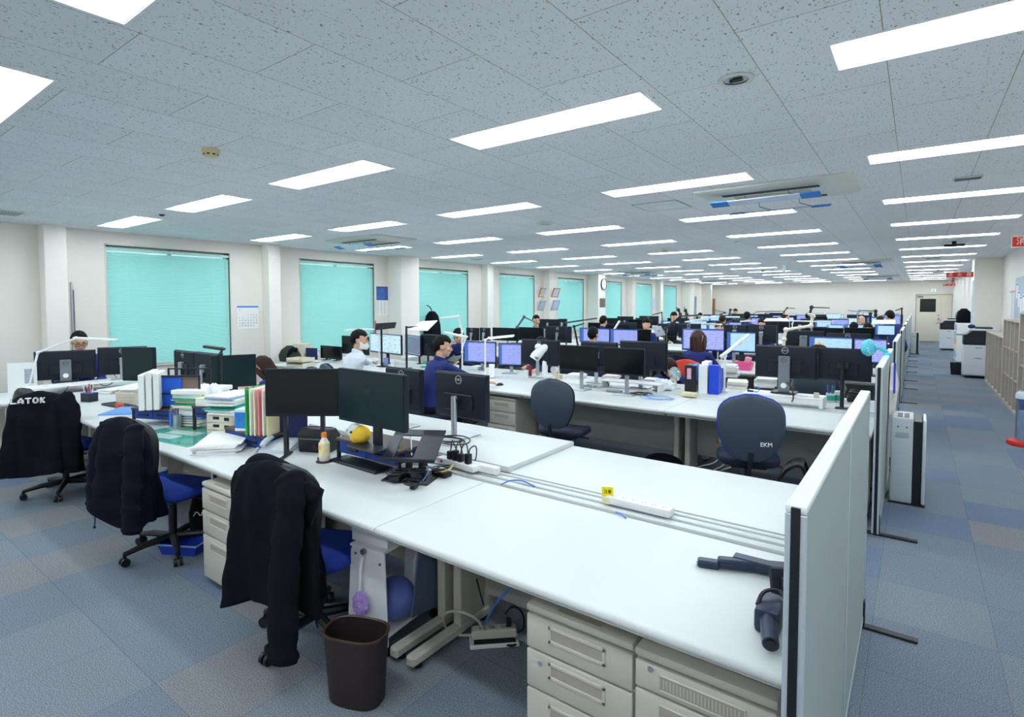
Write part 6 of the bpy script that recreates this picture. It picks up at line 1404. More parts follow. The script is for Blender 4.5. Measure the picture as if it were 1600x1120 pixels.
c = P(1077, 619, Z); one('switch_box', 'small cream network box on the edge of the duct by the tower', 'network box', MB().box(-.07, .07, -.04, .04, 0, .04, bev=.004), pm('cream_plastic', '#e9e0b8', .5), (c.x, c.y, Z))
def file_box(label, px, py, mat, w=.1, d=.25, h=.31, rz=.1):
    c = P(px, py, Z); t = thing('file_box', label, 'file box', (c.x, c.y+d/2, Z), rz, 'file boxes on the second island')
    pr = [(-d/2, 0), (d/2, 0), (d/2, h), (d*.1, h), (-d/2, h*.96)] if False else [(-d/2, 0), (d/2, 0), (d/2, h*.72), (-d*.18, h), (-d/2, h)]
    M = Matrix(((0, 0, 1, 0), (1, 0, 0, 0), (0, 1, 0, 0), (0, 0, 0, 1)))
    MB().prism(pr, -w/2, w/2, mat=M, bev=.003).build('box', mat, t); return t
file_box('royal blue slanted file box behind the blue-edged empty chair', 1113, 616, pm('royal_blue_box', '#1642d0', .4))
f = file_box('white slanted file box full of papers left of the blue one', 1096, 615, pm('white_box', '#e4e8ec', .5, var=.03), .09)
MB().box(-.035, .035, -.1, .11, .2, .34, bev=.002, mat=Matrix.Rotation(.05, 4, 'Y')).build('papers', M_PAPER, f)
c = P(1163, 575, .75); t = thing('basket', 'pink plastic basket on the third island', 'basket', (P(1163, 578, Z).x, P(1163, 578, Z).y, Z))
MB().rings([[(sx*a, sy*b, z) for sx, sy in ((-1, -1), (1, -1), (1, 1), (-1, 1))] for a, b, z in ((.09, .07, .0), (.12, .09, .12), (.113, .083, .12), (.085, .065, .01))]).build('body', pm('pink_plastic', '#ec5a96', .4), t); MB().box(-.02, .06, -.03, .03, .02, .2, bev=.01, mat=Matrix.Rotation(.2, 4, 'Y')).build('pink_pouch', pm('pale_pink', '#f3a6c4', .6), t)
# long white riser with the wide-stand monitor, cups
c0, c1 = Q(1161, 630, Y0(1)+.9), Q(1286, 630, Y0(1)+.9)
t = thing('monitor_riser', 'long white riser under the monitor with wide grey stand', 'monitor riser', ((c0.x+c1.x)/2, Y0(1)+1.0, Z)); w = (c1.x-c0.x)/2
MB().box(-w, w, -.12, .14, .078, .094, bev=.003).build('top', M_WHITE, t); MB().box(-w+.02, w-.02, -.115, -.1, .03, .078, bev=.002).build('front_rail', M_WHITE, t)
for x in (-w, w-.03): MB().box(x, x+.03, -.12, .14, .0, .078, bev=.002).build('leg', M_WHITE, t)
rz_ = Z+.094
c = P(1194, 606, rz_); c.y = Y0(1)+.95; m = MB(); R = []
for i in range(15):
    a = -2.2+4.4*i/14; R.append([(rr*math.cos(a), y, .03+rr*math.sin(a)) for rr, y in ((.03, -.012), (.03, .012), (.024, .012), (.024, -.012))])
m.rings(R); one('tape_ring', 'bright blue open ring on the long white riser', 'ring', m, pm('bright_blue', '#1f7fe0', .4), (c.x, c.y, rz_+.001))
c = P(1184, 606, rz_); c.y = Y0(1)+.95; one('trinket', 'dark blue trinket left of the bright blue ring', 'trinket', MB().box(-.03, .03, -.012, .012, 0, .018, bev=.006), pm('navy_file', '#14225e', .55), (c.x, c.y, rz_))
c = P(1278, 611, rz_); c.y = Y0(1)+.95; c.x = c1.x-.06; one('dice', 'small beige cube at the right end of the long white riser', 'cube', MB().box(-.022, .022, -.022, .022, 0, .045, bev=.004), pm('beige_cube', '#c9b9a6', .6, var=.15), (c.x, c.y, rz_), .2)
c = P(1262, 612, rz_); c.y = Y0(1)+.97; paper_stack('crumpled tissue and slips on the long white riser', (c.x, c.y, rz_), .3, .08, .06, .015, 3, .01)
for lab, px in (('white pot with green label holding pens, right of the long riser', 1297), ('white pot with green label beside the pen pot', 1311)):
    c = P(px, 628, Z); t = thing('pot', lab, 'pot', (c.x, c.y+.03, Z)); MB().lathe([(.036, 0), (.04, .004), (.04, .085), (.036, .085), (.035, .01), (0, .01)], n=22, cap1=False).build('jar', M_WHITE, t, smooth=50)
    MB().lathe([(.0405, .015), (.0408, .016), (.0408, .065), (.0405, .066)], n=22, cap0=False, cap1=False).build('green_label', pm('green_label', '#2fb49a', .5, var=.2, scale=40), t)
    if px == 1297:
        rn = random.Random(2)
        for h in ('#2a62d8', '#e05aa0', '#3fae5c', '#3a3f9c', '#2a90e0'): a = rn.uniform(0, 6.28); MB().cyl((.01*math.cos(a), .01*math.sin(a), .012), (.034*math.cos(a), .034*math.sin(a), .15+.02*rn.random()), .0055, n=8).build('pen', pm('pen_'+h.strip('#'), h, .4), t)
    else: MB().lathe([(.042, .084), (.042, .1), (.038, .104)], n=22).build('lid', M_WHITE, t)
c = P(1334, 628, Z); adapter('black adapter at the foot of the black monitor arm by the partition', (c.x, c.y+.02, Z), .2, .12, .07, .05); adapter('flat black box by the aisle partition of the second island', (c.x+.02, c.y+.1, Z), .1, .14, .08, .09)
cable('black cable hanging from the hole of the wide grey monitor stand', [Q(1229, 597, Y0(1)+1.0), Q(1238, 606, Y0(1)+.87), Q(1240, 622, Y0(1)+.86), Q(1237, 628, Y0(1)+.85)], .006, M_BLACK)
tag((lambda m: (coil(m, tuple(P(1027, 623, Z)), .14, 4, .0035, 2, .004), m.build('cable_coil', pm('pale_blue_cable', '#8fb0e0', .4)))[-1])(MB()), 'pale blue network cable coiled on the second island desk', 'cables')
tag((lambda m: (coil(m, tuple(P(1003, 617, Z)), .1, 4, .0045, 6, .004), m.build('cable_coil', M_BLACK))[-1])(MB()), 'black cable coil at the foot of the right switched-off screen', 'cables')
tag((lambda m: (coil(m, tuple(P(925, 605, Z)), .1, 3, .004, 9, .004), m.build('cable_coil', pm('grey_cable', '#8d949c', .4)))[-1])(MB()), 'grey cable coil at the foot of the left switched-off screen', 'cables')
c = P(960, 613, Z); one('cable_bundle', 'bagged bundle of grey cable on the second island desk', 'cables', MB().box(-.09, .09, -.02, .02, 0, .03, bev=.012, seg=2), pm('grey_cable', '#8d949c', .4), (c.x, c.y, Z), .1)
c = P(948, 603, Z); one('clip', 'small black clip standing on the second island desk', 'clip', MB().tube([(-.02, 0, .0), (-.02, 0, .035), (0, 0, .05), (.02, 0, .035), (.02, 0, 0)], .006, n=6, smooth=1), M_BLACK, (c.x, c.y, Z))
# clutter at the left end of the second island
c = P(470, 572, Z); d0 = c
TRY = thing('letter_tray', 'two stacked beige letter trays at the left end of the second island', 'letter tray', (c.x, c.y, Z), .2)
for k in range(2):
    m = MB(); m.box(-.17, .17, -.13, .13, k*.075, k*.075+.006); m.box(-.17, -.162, -.13, .13, k*.075, k*.075+.06); m.box(.162, .17, -.13, .13, k*.075, k*.075+.06); m.box(-.17, .17, .124, .13, k*.075, k*.075+.06); m.box(-.17, .17, -.13, -.124, k*.075, k*.075+.04); m.build('tray', M_BEIGE, TRY, smooth=0)
c = P(448, 566, Z); t = thing('bag', 'dark green and black bag at the left end of the second island', 'bag', (c.x-.1, c.y+.12, Z), .3)
m = MB(); R = []
for z, a, b in ((0, .2, .1), (.1, .22, .12), (.2, .16, .1), (.27, .05, .04)): R.append([(a*math.cos(q), b*math.sin(q), z) for q in [2*PI*k/20 for k in range(20)]])
m.rings(R); m.build('body', pm('dark_green_cloth', '#26352a', .8, var=.2), t, smooth=70); MB().tube([(.05, -.08, .1), (.12, -.09, .22), (.2, -.05, .2)], .04, n=8, smooth=1).build('sleeve', M_FABRIC_BLK, t, smooth=70)
c = P(468, 560, Z); t = thing('blanket', 'folded striped blanket red white and grey on the beige trays', 'blanket', (c.x-.02, c.y+.15, Z), .2); mats = [pm('stripe_'+h.strip('#'), h, .9) for h in ('#d8dcdf', '#e2543a', '#7d848c', '#e9ecec', '#d8dcdf')]
m = MB()
for i in range(5):
    m.use(i); R = []
    for j in range(9): a = PI*j/8; R.append([(-.2*math.cos(a), -.1+i*.045, .14*math.sin(a)+.04), (-.2*math.cos(a), -.06+i*.045, .14*math.sin(a)+.045), (-.17*math.cos(a), -.06+i*.045, .11*math.sin(a)), (-.17*math.cos(a), -.1+i*.045, .11*math.sin(a))])
    m.rings(R)
m.build('cloth', mats, t, smooth=50)
c = P(478, 552, Z+.1); one('box', 'cream box behind the striped blanket', 'box', MB().box(-.14, .14, -.1, .1, 0, .26, bev=.004), M_BEIGE, (P(470, 560, Z).x-.1, P(470, 560, Z).y+.1, Z), .2)
one('book', 'navy bound file leaning on the cream box', 'file', MB().box(-.12, .12, -.02, .02, 0, .2, bev=.003), pm('navy_file', '#14225e', .55), (P(485, 562, Z).x-.05, P(485, 562, Z).y+.06, Z), .2)
cup('dark thermos at the left end of the second island', 491, 560, '#3a4048', r=.035, h=.17, name='thermos', cat='bottle')
# cyan clip fan on the partition, hanging bag
c = D(1372, 545, dep(Vector((-.2, 5.9, 1.2)))); t = thing('clip_fan', 'cyan clip-on fan fixed to the second aisle partition', 'fan', (-.2, 5.75, 1.222)); cy = pm('cyan_plastic', '#5fd0ea', .4, var=.05)
MB().box(-.028, .028, -.03, .03, -.06, .02, bev=.008).build('clip', cy, t); MB().tube([(0, 0, .02), (-.04, -.02, .06), (-.09, -.05, .065)], .018, n=8, smooth=1).build('arm', cy, t)
m = MB(); M = Matrix.Translation((-.13, -.06, .06)) @ Matrix.Rotation(1.0, 4, 'Z') @ Matrix.Rotation(PI/2, 4, 'X'); m.lathe([(.02, -.04), (.066, -.024), (.076, 0), (.066, .024), (.02, .034)], n=24); m.xf(M); m.build('cage', cy, t, smooth=60)
m = MB()
for k in range(12): a = 2*PI*k/12; m.box(.02, .062, -.002, .002, .0265, .030, mat=M @ Matrix.Rotation(a, 4, 'Z'))
m.build('spokes', M_WHITE, t, smooth=0)
t = thing('hanging_bag', 'white paper bag with blue edge hung on the second aisle partition', 'bag', (-.176, 5.95, .62)); m = MB(); m.rings([[(0.0, -.2, .05), (.03, -.2, .05), (.03, .3, .0), (0.0, .3, .0)], [(0.0, -.22, .3), (.06, -.2, .3), (.06, .3, .3), (0.0, .32, .3)], [(0, -.05, .5), (.02, -.05, .5), (.02, .2, .5), (0, .2, .5)]]); m.build('bag', pm('bag_paper', '#e6e0dc', .7, var=.15, scale=10), t)
MB().tube([(.035, -.23, .28), (.03, -.05, .52)], .008, n=6).build('blue_edge', pm('blue_edge', '#2338c4', .4), t)
# red mesh chair back behind the tower
RC = make_chair('office chair with red mesh back under the woman with reddish brown hair', shell=pm('red_mesh', '#d9432f', .8, var=.25, scale=160, bump=.5, bscale=300), cloth=pm('red_mesh', '#d9432f', .8), back_w=.5, back_h=.42, zb=.5); RC.location = (P10.location.x+.05, P10.location.y-.06, 0); RC.rotation_euler.z = -.2
for o, lab in ((P3, 'slate office chair under the man in white shirt and face mask'), (P4, 'slate office chair under the man in navy with his hand on a mouse'), (P5, 'slate office chair under the man looking down'), (P6, 'slate office chair under the person holding a phone'), (P9, 'slate office chair under the woman writing'), (P1, 'slate office chair under the man with dark-rimmed glasses'), (P2, 'slate office chair under the bowed woman at the left monitors'), (P8, 'slate office chair under the person before two lilac screens'), (P11, 'slate office chair under the man with thinning hair')):
    dup(ch1, (o.location.x, o.location.y, 0), o.rotation_euler.z, lab, 'office chairs')
# things under the second island
c = Q(1235, 690, Y0(1)+.3); t = thing('foot_rest', 'dark curved footrest under the second island beside the blue-edged chair', 'footrest', (Q(1235, 700, Y0(1)+.25).x, Y0(1)+.25, 0), .1)
m = MB(); pts = [(-.12, -.05, .05), (-.06, 0, .22), (.02, .02, .30), (.1, .02, .31), (.14, .02, .1), (.15, .02, .0)]; m.tube(pts, .012, n=8, smooth=2); m.tube([(x, y+.25, z) for x, y, z in pts], .012, n=8, smooth=2); m.build('frame', M_BLACK, t)
m = MB(); R = []
for x, y, z in pts[:4]: R.append([(x, y, z), (x, y+.25, z), (x, y+.25, z+.008), (x, y, z+.008)])
m.rings(R); m.build('panel', M_GREIGE_D, t)
for lab, a, b in (('white wire hanging beneath the second island, left strand', (1128, 702), (1093, 732)), ('white wire hanging beneath the second island, middle strand', (1133, 702), (1115, 738)), ('white wire hanging beneath the second island, right strand', (1150, 705), (1128, 738))):
    cable(lab, [Q(a[0], a[1], Y0(1)+.5), Q((a[0]+b[0])/2+10, (a[1]+b[1])/2+6, Y0(1)+.48), Q(b[0], b[1]-4, Y0(1)+.42), P(b[0]-6, b[1], .006)], .004, M_PAPER)
t = thing('wall_outlet', 'white socket box with orange tag under the second island', 'socket', (Q(1130, 700, Y0(1)+.6).x, Y0(1)+.62, .36)); MB().box(-.04, .04, -.02, .02, -.03, .03, bev=.004).build('box', M_WHITE, t); MB().box(-.07, -.05, -.01, .01, -.05, -.02, bev=.003).build('orange_tag', pm('orange_cap', '#f08a1c', .4), t)
c = Q(900, 687, Y0(1)+.55); one('socket_box', 'white box low on the panel behind the left empty chair', 'socket', MB().box(-.06, .06, -.03, .02, -.03, .03, bev=.004), M_WHITE, (Q(902, 686, Y0(1)+.6).x, Y0(1)+.62, .2))
c = P(920, 700, 0); one('black_bag', 'black bag on the floor under the second island', 'bag', MB().ball((0, 0, .1), .2, .13, .1, u=20, v=12), M_FABRIC_BLK, (Q(1040, 705, Y0(1)+.35).x-.02, Y0(1)+.35, 0))
# ------------------------------------------------------------------ ceiling things
def CP(px, py): return P(px, py, CEIL)
M_ACW = pm('ac_white', '#d9dcd4', .5, var=.03); M_DARK = pm('vent_dark', '#2f3a38', .7)
M_BTAPE = pm('blue_tape', '#2f7fd0', .5)
acn = ['nearest one, above the front right bank', 'left one before the second window', 'on the left beyond the wall columns', 'middle right one far down the room', 'farthest right one', 'farthest left one near the end wall']
ac0 = None
for i, (x, y) in enumerate([(-1.06, 5.5), (-7.0, 5.75), (-7.0, 16.4), (-1.1, 15.8), (-1.15, 24.3), (-7.1, 25.0)]):
    lab = 'ceiling air conditioner with blue-taped draught boards, %s' % acn[i]
    if ac0: dup(ac0, (x, y, CEIL), 0, lab, 'ceiling air conditioners'); continue
    ac0 = thing('air_conditioner', lab, 'air conditioner', (x, y, CEIL), 0, 'ceiling air conditioners')
    MB().rings([[(sx*a, sy*b, z) for sx, sy in ((-1, -1), (1, -1), (1, 1), (-1, 1))] for a, b, z in ((.62, .4, -.002), (.62, .4, -.02), (.55, .33, -.05))]).build('panel', M_ACW, ac0)
    MB().box(-.33, .3, -.12, .16, -.056, -.048, bev=.002).build('intake_grille', pm('ac_grille', '#b9b9a8', .6, var=.1, scale=90), ac0)
    m = MB(); m.box(-.4, .38, -.27, -.2, -.055, -.048); m.build('outlet', M_DARK, ac0, smooth=0); m = MB(); m.box(-.4, .38, .2, .27, -.055, -.048); m.build('outlet', M_DARK, ac0, smooth=0)
    m = MB(); m.box(.45, .48, -.1, .0, -.04, -.034); m.box(.5, .54, -.14, .02, -.034, -.03); m.build('side_slot', M_DARK, ac0, smooth=0)
    for s, yy in ((-1, -.3), (1, .34)):
        b = MB(); b.box(-.45, .42, -.05, .05, -.004, .004, bev=.001, mat=Matrix.Translation((-.03, yy, -.13)) @ Matrix.Rotation(s*.25, 4, 'X')); bd = b.build('draught_board', pm('clear_board', '#cfdcf2', .3, var=.05), ac0)
        for xx in (-.45, .28): MB().box(xx, xx+.15, -.053, .053, -.006, .006, mat=Matrix.Translation((-.03, yy, -.13)) @ Matrix.Rotation(s*.25, 4, 'X')).build('blue_tape', M_BTAPE, bd, smooth=0)
        m = MB()
        for xx in (-.2, .15): m.tube([(xx, yy*.8, -.05), (xx, yy*.9, -.09), (xx+.1, yy, -.125)], .004, n=5)
        m.build('wire', M_DSILVER, ac0)
M_IVORY = pm('ivory_plastic', '#d9cd9c', .5, var=.05)
def detector(label, px, py):
    c = CP(px, py); t = thing('smoke_detector', label, 'smoke detector', (c.x, c.y, CEIL), 0, 'ceiling detectors')
    MB().lathe([(.0, -.001), (.055, -.001), (.055, -.022), (.045, -.03)], n=24, cap0=False).build('base', M_IVORY, t)
    MB().lathe([(.044, -.03), (.044, -.045), (.036, -.052), (0, -.052)], n=24, cap1=False).build('head', M_IVORY, t, smooth=50)
    m = MB()
    for k in range(8): a = 2*PI*k/8; m.box(.040, .0455, -.008, .008, -.043, -.034, mat=Matrix.Rotation(a, 4, 'Z'))
    m.build('slots', M_BLACK, t, smooth=0)
detector('ivory smoke detector on the ceiling near the left end of the front lights', 329, 233)
detector('small ivory detector on the ceiling far down the middle', 1039, 389); detector('tiny ivory detector on the distant ceiling', 1192, 422)
c = CP(1150, 123); t = thing('downlight', 'round recessed emergency light in the front ceiling', 'emergency light', (c.x, c.y, CEIL)); MB().lathe([(.055, -.002), (.078, -.002), (.078, -.008), (.055, -.008)], n=28, cap0=False, cap1=False).build('ring', M_ACW, t); MB().lathe([(.0, -.004), (.056, -.004)], n=24, cap0=False, cap1=False).build('reflector', M_SILVER, t)
m = MB(); m.box(-.03, .03, -.01, .01, -.014, -.004, bev=.003); m.box(-.01, .03, -.022, .0, -.012, -.004); m.build('lamp', M_DARK, t)
def disc(name, label, cat, px, py, r, mat, sq=False):
    c = CP(px, py); t = thing(name, label, cat, (c.x, c.y, CEIL))
    if sq:
        MB().box(-r*1.6, r*1.6, -r, r, -.012, -.001, bev=.003).build('frame', mat, t); m = MB()
        for k in range(7): m.box(-r*1.4, r*1.4, -r*.8+k*r*.25, -r*.68+k*r*.25, -.016, -.012)
        m.build('grille', M_DSILVER, t, smooth=0)
    else:
        MB().lathe([(0, -.001), (r, -.001), (r, -.012), (r*.8, -.02), (0, -.02)], n=28, cap0=False, cap1=False).build('cover', mat, t, smooth=50); m = MB()
        for k in (.3, .55): m.lathe([(r*k, -.0195), (r*k+.008, -.0195), (r*k+.008, -.022), (r*k, -.022)], n=28, cap0=False, cap1=False)
        m.build('rings', M_DSILVER, t)
disc('speaker', 'round ceiling speaker over the middle of the room', 'ceiling speaker', 852, 348, .11, M_ACW); disc('speaker', 'round ceiling speaker near the third window', 'ceiling speaker', 745, 404.5, .14, M_ACW)
disc('vent', 'grey slatted vent in the ceiling above the aisle', 'vent', 1512, 277, .06, M_ACW, True); disc('vent', 'ceiling vent at the left edge above the wall', 'vent', 14, 332, .11, M_ACW, True); disc('vent', 'small pale vent far down the aisle ceiling', 'vent', 1458, 403, .09, M_ACW, True)
c = CP(253, 335); one('sensor', 'small dark sensor in the ceiling near the windows', 'sensor', MB().lathe([(.03, -.001), (.03, -.01), (.015, -.02)], n=16), M_DARK, (c.x, c.y, CEIL))
c = CP(1151, 377); one('sensor', 'small pale sensor in the ceiling down the middle', 'sensor', MB().lathe([(.05, -.001), (.05, -.01), (.02, -.02)], n=16), M_ACW, (c.x, c.y, CEIL))
q = [CP(990, 320), CP(1055, 313), CP(1078, 322), CP(1018, 330)]; xa, xb_, ya, yb = -2.42, -1.96, 5.42, 5.9
t = thing('access_hatch', 'square access hatch in the ceiling left of the nearest air conditioner', 'hatch', ((xa+xb_)/2, (ya+yb)/2, CEIL)); m = MB(); w, h = (xb_-xa)/2, (yb-ya)/2
for a in ((-w, w, -h-.01, -h), (-w, w, h, h+.01), (-w-.01, -w, -h, h), (w, w+.01, -h, h)): m.box(a[0], a[1], a[2], a[3], -.004, -.0005)
m.build('frame', pm('hatch_frame', '#7f8b98', .4, metal=.4), t, smooth=0); MB().box(-w, w, -h, h, -.003, -.0008).build('lid', M_CEIL, t, smooth=0)
def projector(label, px, py):
    c = CP(px, py); t = thing('wireless_unit', label, 'ceiling unit', (c.x, c.y, CEIL)); MB().cyl((0, 0, -.001), (0, 0, -.05), .03, n=14).build('mount', M_BLACK, t); MB().box(-.14, .14, -.09, .09, -.085, -.05, bev=.015, seg=2).build('case', M_BLACK, t)
projector('black unit hanging under the aisle ceiling, nearer one', 1491, 377); projector('black unit hanging under the aisle ceiling, farther one', 1466, 421.5)
t = thing('exit_sign', 'small green hanging sign under the distant ceiling', 'sign', CP(1225, 412)); MB().box(-.012, .012, -.2, .2, -.22, -.03, bev=.003).build('panel', pm('pale_green_sign', '#bfe6d4', .4), t); MB().cyl((0, 0, 0), (0, 0, -.03), .008).build('rod', M_SILVER, t)

# ------------------------------------------------------------------ signs
M_RED = pm('sign_red', '#d8281f', .5, var=.03); M_SIGNW = pm('sign_cream', '#f6f0e4', .5, var=.02)
def ext_sign(label, loc, L, h, chars, axis='x', vertical=False):
    """hanging two-sided fire extinguisher sign; faces -y when axis is x"""
    t = thing('extinguisher_sign', label, 'sign', loc); MB().box(-L/2, L/2, -.006, .006, -h/2, h/2, bev=.002).build('panel', M_SIGNW, t); MB().box(-L/2+.008, L/2-.008, -.0075, -.0055, -h/2+.008, h/2-.008).build('red_field', M_RED, t, smooth=0)
    m = MB()
    n = len(chars)
    for i, ch in enumerate(chars):
        if vertical: add_text(m, ch, L*.75, frame((0, -.008, h/2-(i+.5)*h/n), (1, 0, 0), (0, 0, 1)), .0006)
        else: add_text(m, ch, h*.72, frame((-L/2+(i+.5)*L/n, -.008, 0), (1, 0, 0), (0, 0, 1)), .0006)
    m.build('lettering', M_SIGNW, t, smooth=0)
    m = MB(); m.box(-.01, .01, -.004, .004, h/2, CEIL-loc[2]-.001 if loc[2]+h/2 < CEIL else h/2+.01); m.build('bracket', M_SIGNW, t, smooth=0)
    return t
a = Q(1512, 429, 16.6); ext_sign('red fire extinguisher sign projecting from the right pillar', (1.03-.26, 16.55, a.z), .50, .125, '消火器')
c = Q(1592, 377.5, 11.0); ext_sign('red fire extinguisher sign cut by the right picture edge', (Q(1580, 377, 8.2).x+.25, 8.2, Q(1590, 377.5, 8.2).z), .50, .125, '消火器')
c = Q(1482, 445, 28.5); ext_sign('red fire extinguisher sign beyond the pillar, near the far door', (Q(1483, 445, 28.5).x, 28.5, c.z), .40, .1, '消火器')
c = Q(1489, 437, 28.6); ext_sign('upright red hydrant sign above the far extinguisher sign', (Q(1489, 437, 28.4).x, 28.4, c.z), .1, .38, '消火栓', vertical=True)
# ------------------------------------------------------------------ far door (double, unequal leaves)
M_DOOR = pm('cream_door', '#e2dac8', .5, var=.02); M_DFRAME = pm('door_frame', '#b8b3a6', .5, var=.03)
d1 = bpy.data.objects.new('door_1', None); COL.objects.link(d1); d1.location = (0, YF, 0); struct(d1)
m = MB()
for q in ((-.07, -.03, 0, 2.08), (1.2, 1.24, 0, 2.08), (-.07, 1.24, 2.04, 2.09)): m.box(q[0], q[1], -.06, 0, q[2], q[3], bev=.004)
m.build('door_frame', M_DFRAME, d1)
m = MB(); m.box(-.03, .82, -.03, -.002, .01, 2.04, bev=.003); m.build('door_leaf', M_DOOR, d1); m = MB(); m.box(.826, 1.2, -.03, -.002, .01, 2.04, bev=.003); m.build('door_leaf', M_DOOR, d1)
MB().box(.09, .65, -.034, -.029, 1.30, 1.88, bev=.002).build('dark_window', pm('dark_glass', '#101418', .15), d1); m = MB(); m.cyl((.75, -.09, 1.0), (.75, -.03, 1.0), .03, n=16); m.box(.735, .765, -.036, -.03, 1.1, 1.18); m.build('door_handle', M_DSILVER, d1)
MB().box(.0, .2, -.07, -.03, 1.94, 2.0, bev=.004).build('door_closer', M_DSILVER, d1)
t = thing('exit_sign', 'green and white running-man exit sign above the far door', 'sign', (Q(1459, 453.5, YF-.05).x, YF-.04, 2.25)); MB().box(-.08, .08, -.03, .03, -.06, .06, bev=.004).build('case', M_WHITE, t); MB().box(-.075, .075, -.032, -.03, -.055, .055).build('face', pm('exit_white', '#eafff6', .4, emit=.6), t, smooth=0)
m = MB(); m.box(-.03, .02, -.034, -.032, -.04, .04); m.build('pictogram', pm('exit_green', '#18a878', .4, emit=.4), t, smooth=0)
t = thing('conduit_cover', 'tall narrow pale box mounted in the corner right of the far door', 'wall box', (1.25, YF-.35, 1.05)); MB().box(-.03, .02, -.1, .1, 0, 1.25, bev=.004).build('cover', M_WHITE, t)
# ------------------------------------------------------------------ window wall: side door, calendars, clocks, frames
d2 = bpy.data.objects.new('door_2', None); COL.objects.link(d2); d2.location = (XW, 27.55, 0); struct(d2)
MB().box(.0, .03, 0, .85, .01, 2.02, bev=.003).build('door_leaf', pm('blue_grey_door', '#8fa0c0', .5), d2); m = MB(); m.box(0, .05, -.05, 0, 0, 2.07); m.box(0, .05, .85, .9, 0, 2.07); m.box(0, .05, -.05, .9, 2.02, 2.07); m.build('door_frame', M_DFRAME, d2)
struct(MB().box(XW, XW+.5, 29.4, 29.5, 0, CEIL+.02).build('column_far', M_COLUMN)); struct(MB().box(XW+.5, XW+.62, 29.62, 29.7, 0, 1.95).build('trim_1', pm('brown_post', '#9a6a3c', .6, var=.1)))
def wallthing(name, label, cat, x, pa, pb):
    """wall-mounted board between two opposite corners seen at pa (top near) and pb (bottom far)"""
    A, Bb = QX(pa[0], pa[1], x), QX(pb[0], pb[1], x); t = thing(name, label, cat, (x, A.y, Bb.z)); return t, Bb.y-A.y, A.z-Bb.z
t, w, h = wallthing('calendar', 'white wall calendar with a blue top band on the left wall', 'calendar', XW, (370, 478), (404, 513))
MB().box(0, .006, 0, w, 0, h).build('page', M_PAPER, t, smooth=0); MB().box(.006, .008, 0, w, h*.93, h).build('blue_band', pm('calendar_blue', '#2a86d8', .5), t, smooth=0)
m = MB(); r_ = MB(); L = 'x'
for i in range(5):
    for j in range(7):
        n_ = i*7+j-2
        if 1 <= n_ <= 31: add_text(r_ if j == 0 else m, str(n_), h*.085, frame((.0068, w*(.1+.133*j), h*(.6-.115*i)), (0, 1, 0), (0, 0, 1)), .0003)
add_text(m, '1', h*.16, frame((.0068, w*.12, h*.82), (0, 1, 0), (0, 0, 1)), .0003)
m.build('dates', pm('print_navy', '#39466a', .6), t, smooth=0); r_.build('sunday_dates', pm('print_red', '#d8443c', .6), t, smooth=0)
t, w, h = wallthing('calendar', 'picture calendar with a blue landscape beside the second window', 'calendar', XW, (588, 448), (606, 493))
MB().box(0, .005, 0, w, 0, h*.56).build('page', M_PAPER, t, smooth=0); MB().box(0, .007, 0, w, h*.54, h).build('picture', pm('landscape_print', '#3f6ab4', .4, var=.7, scale=9), t, smooth=0); MB().box(0, .009, 0, w, h*.985, h*1.01).build('binding', M_BLACK, t, smooth=0)
m = MB()
for k in range(3): m.box(.005, .006, w*(.1+.3*k), w*(.12+.3*k), h*.06, h*.5)
m.build('ruling', M_DSILVER, t, smooth=0)
t, w, h = wallthing('thermometer', 'slim red strip hanging beside the second window', 'strip', XW, (585, 485), (587.5, 521)); MB().box(0, .006, 0, w, 0, h*.55).build('strip', pm('print_red', '#d8443c', .6), t, smooth=0); MB().cyl((0, w/2, h*.55), (0, w/2, h), .004).build('cord', M_PAPER, t)
t = thing('wall_rail', 'tall thin steel rail on the left wall behind the man with glasses', 'rail', (XW, QX(115, 480, XW).y-.03, .75)); zt_ = QX(115, 441, XW).z-.75; MB().box(0, .03, 0, .02, 0, zt_, bev=.003).build('rail', M_SILVER, t); MB().box(0, .02, .03, .035, .0, zt_-.1, bev=.002).build('side_channel', M_DSILVER, t)
def wall_clock(label, x, px, py, r):
    c = QX(px, py, x); t = thing('wall_clock', label, 'clock', (x, c.y, c.z)); M = Matrix.Rotation(PI/2, 4, 'Y')
    m = MB(); m.lathe([(r*.86, .0), (r, .002), (r, .04), (r*.9, .045), (r*.88, .03)], n=36, cap0=False, cap1=False); m.xf(M); m.build('rim', M_NAVYBLK, t, smooth=50)
    m = MB(); m.lathe([(0, .03), (r*.89, .03)], n=36, cap0=False, cap1=False); m.xf(M); m.build('dial', M_PAPER, t, smooth=0)
    m = MB()
    for k in range(12): a = 2*PI*k/12; m.box(.0305, .032, -.006, .006, r*.68, r*.82, mat=Matrix.Rotation(a, 4, 'X'))
    m.build('hour_marks', M_BLACK, t, smooth=0); m = MB(); m.box(.032, .034, -.008, .008, -.02, r*.5, mat=Matrix.Rotation(.6, 4, 'X')); m.box(.034, .036, -.006, .006, -.02, r*.75, mat=Matrix.Rotation(-1.3, 4, 'X')); m.build('hands', M_BLACK, t, smooth=0)
wall_clock('round wall clock on the wide column past the fifth blind', XW+.421, 942.5, 444, .20); wall_clock('round wall clock over the blue-grey door at the far end', XW+.01, 1076.5, 454, .24)
t, w, h = wallthing('calendar', 'picture calendar under the clock on the wide column', 'calendar', XW+.421, (937, 466), (945.5, 494)); MB().box(0, .005, 0, w, 0, h*.5).build('page', M_PAPER, t, smooth=0); MB().box(0, .006, 0, w, h*.5, h).build('picture', pm('brown_print', '#6d5a54', .5, var=.7, scale=12), t, smooth=0)
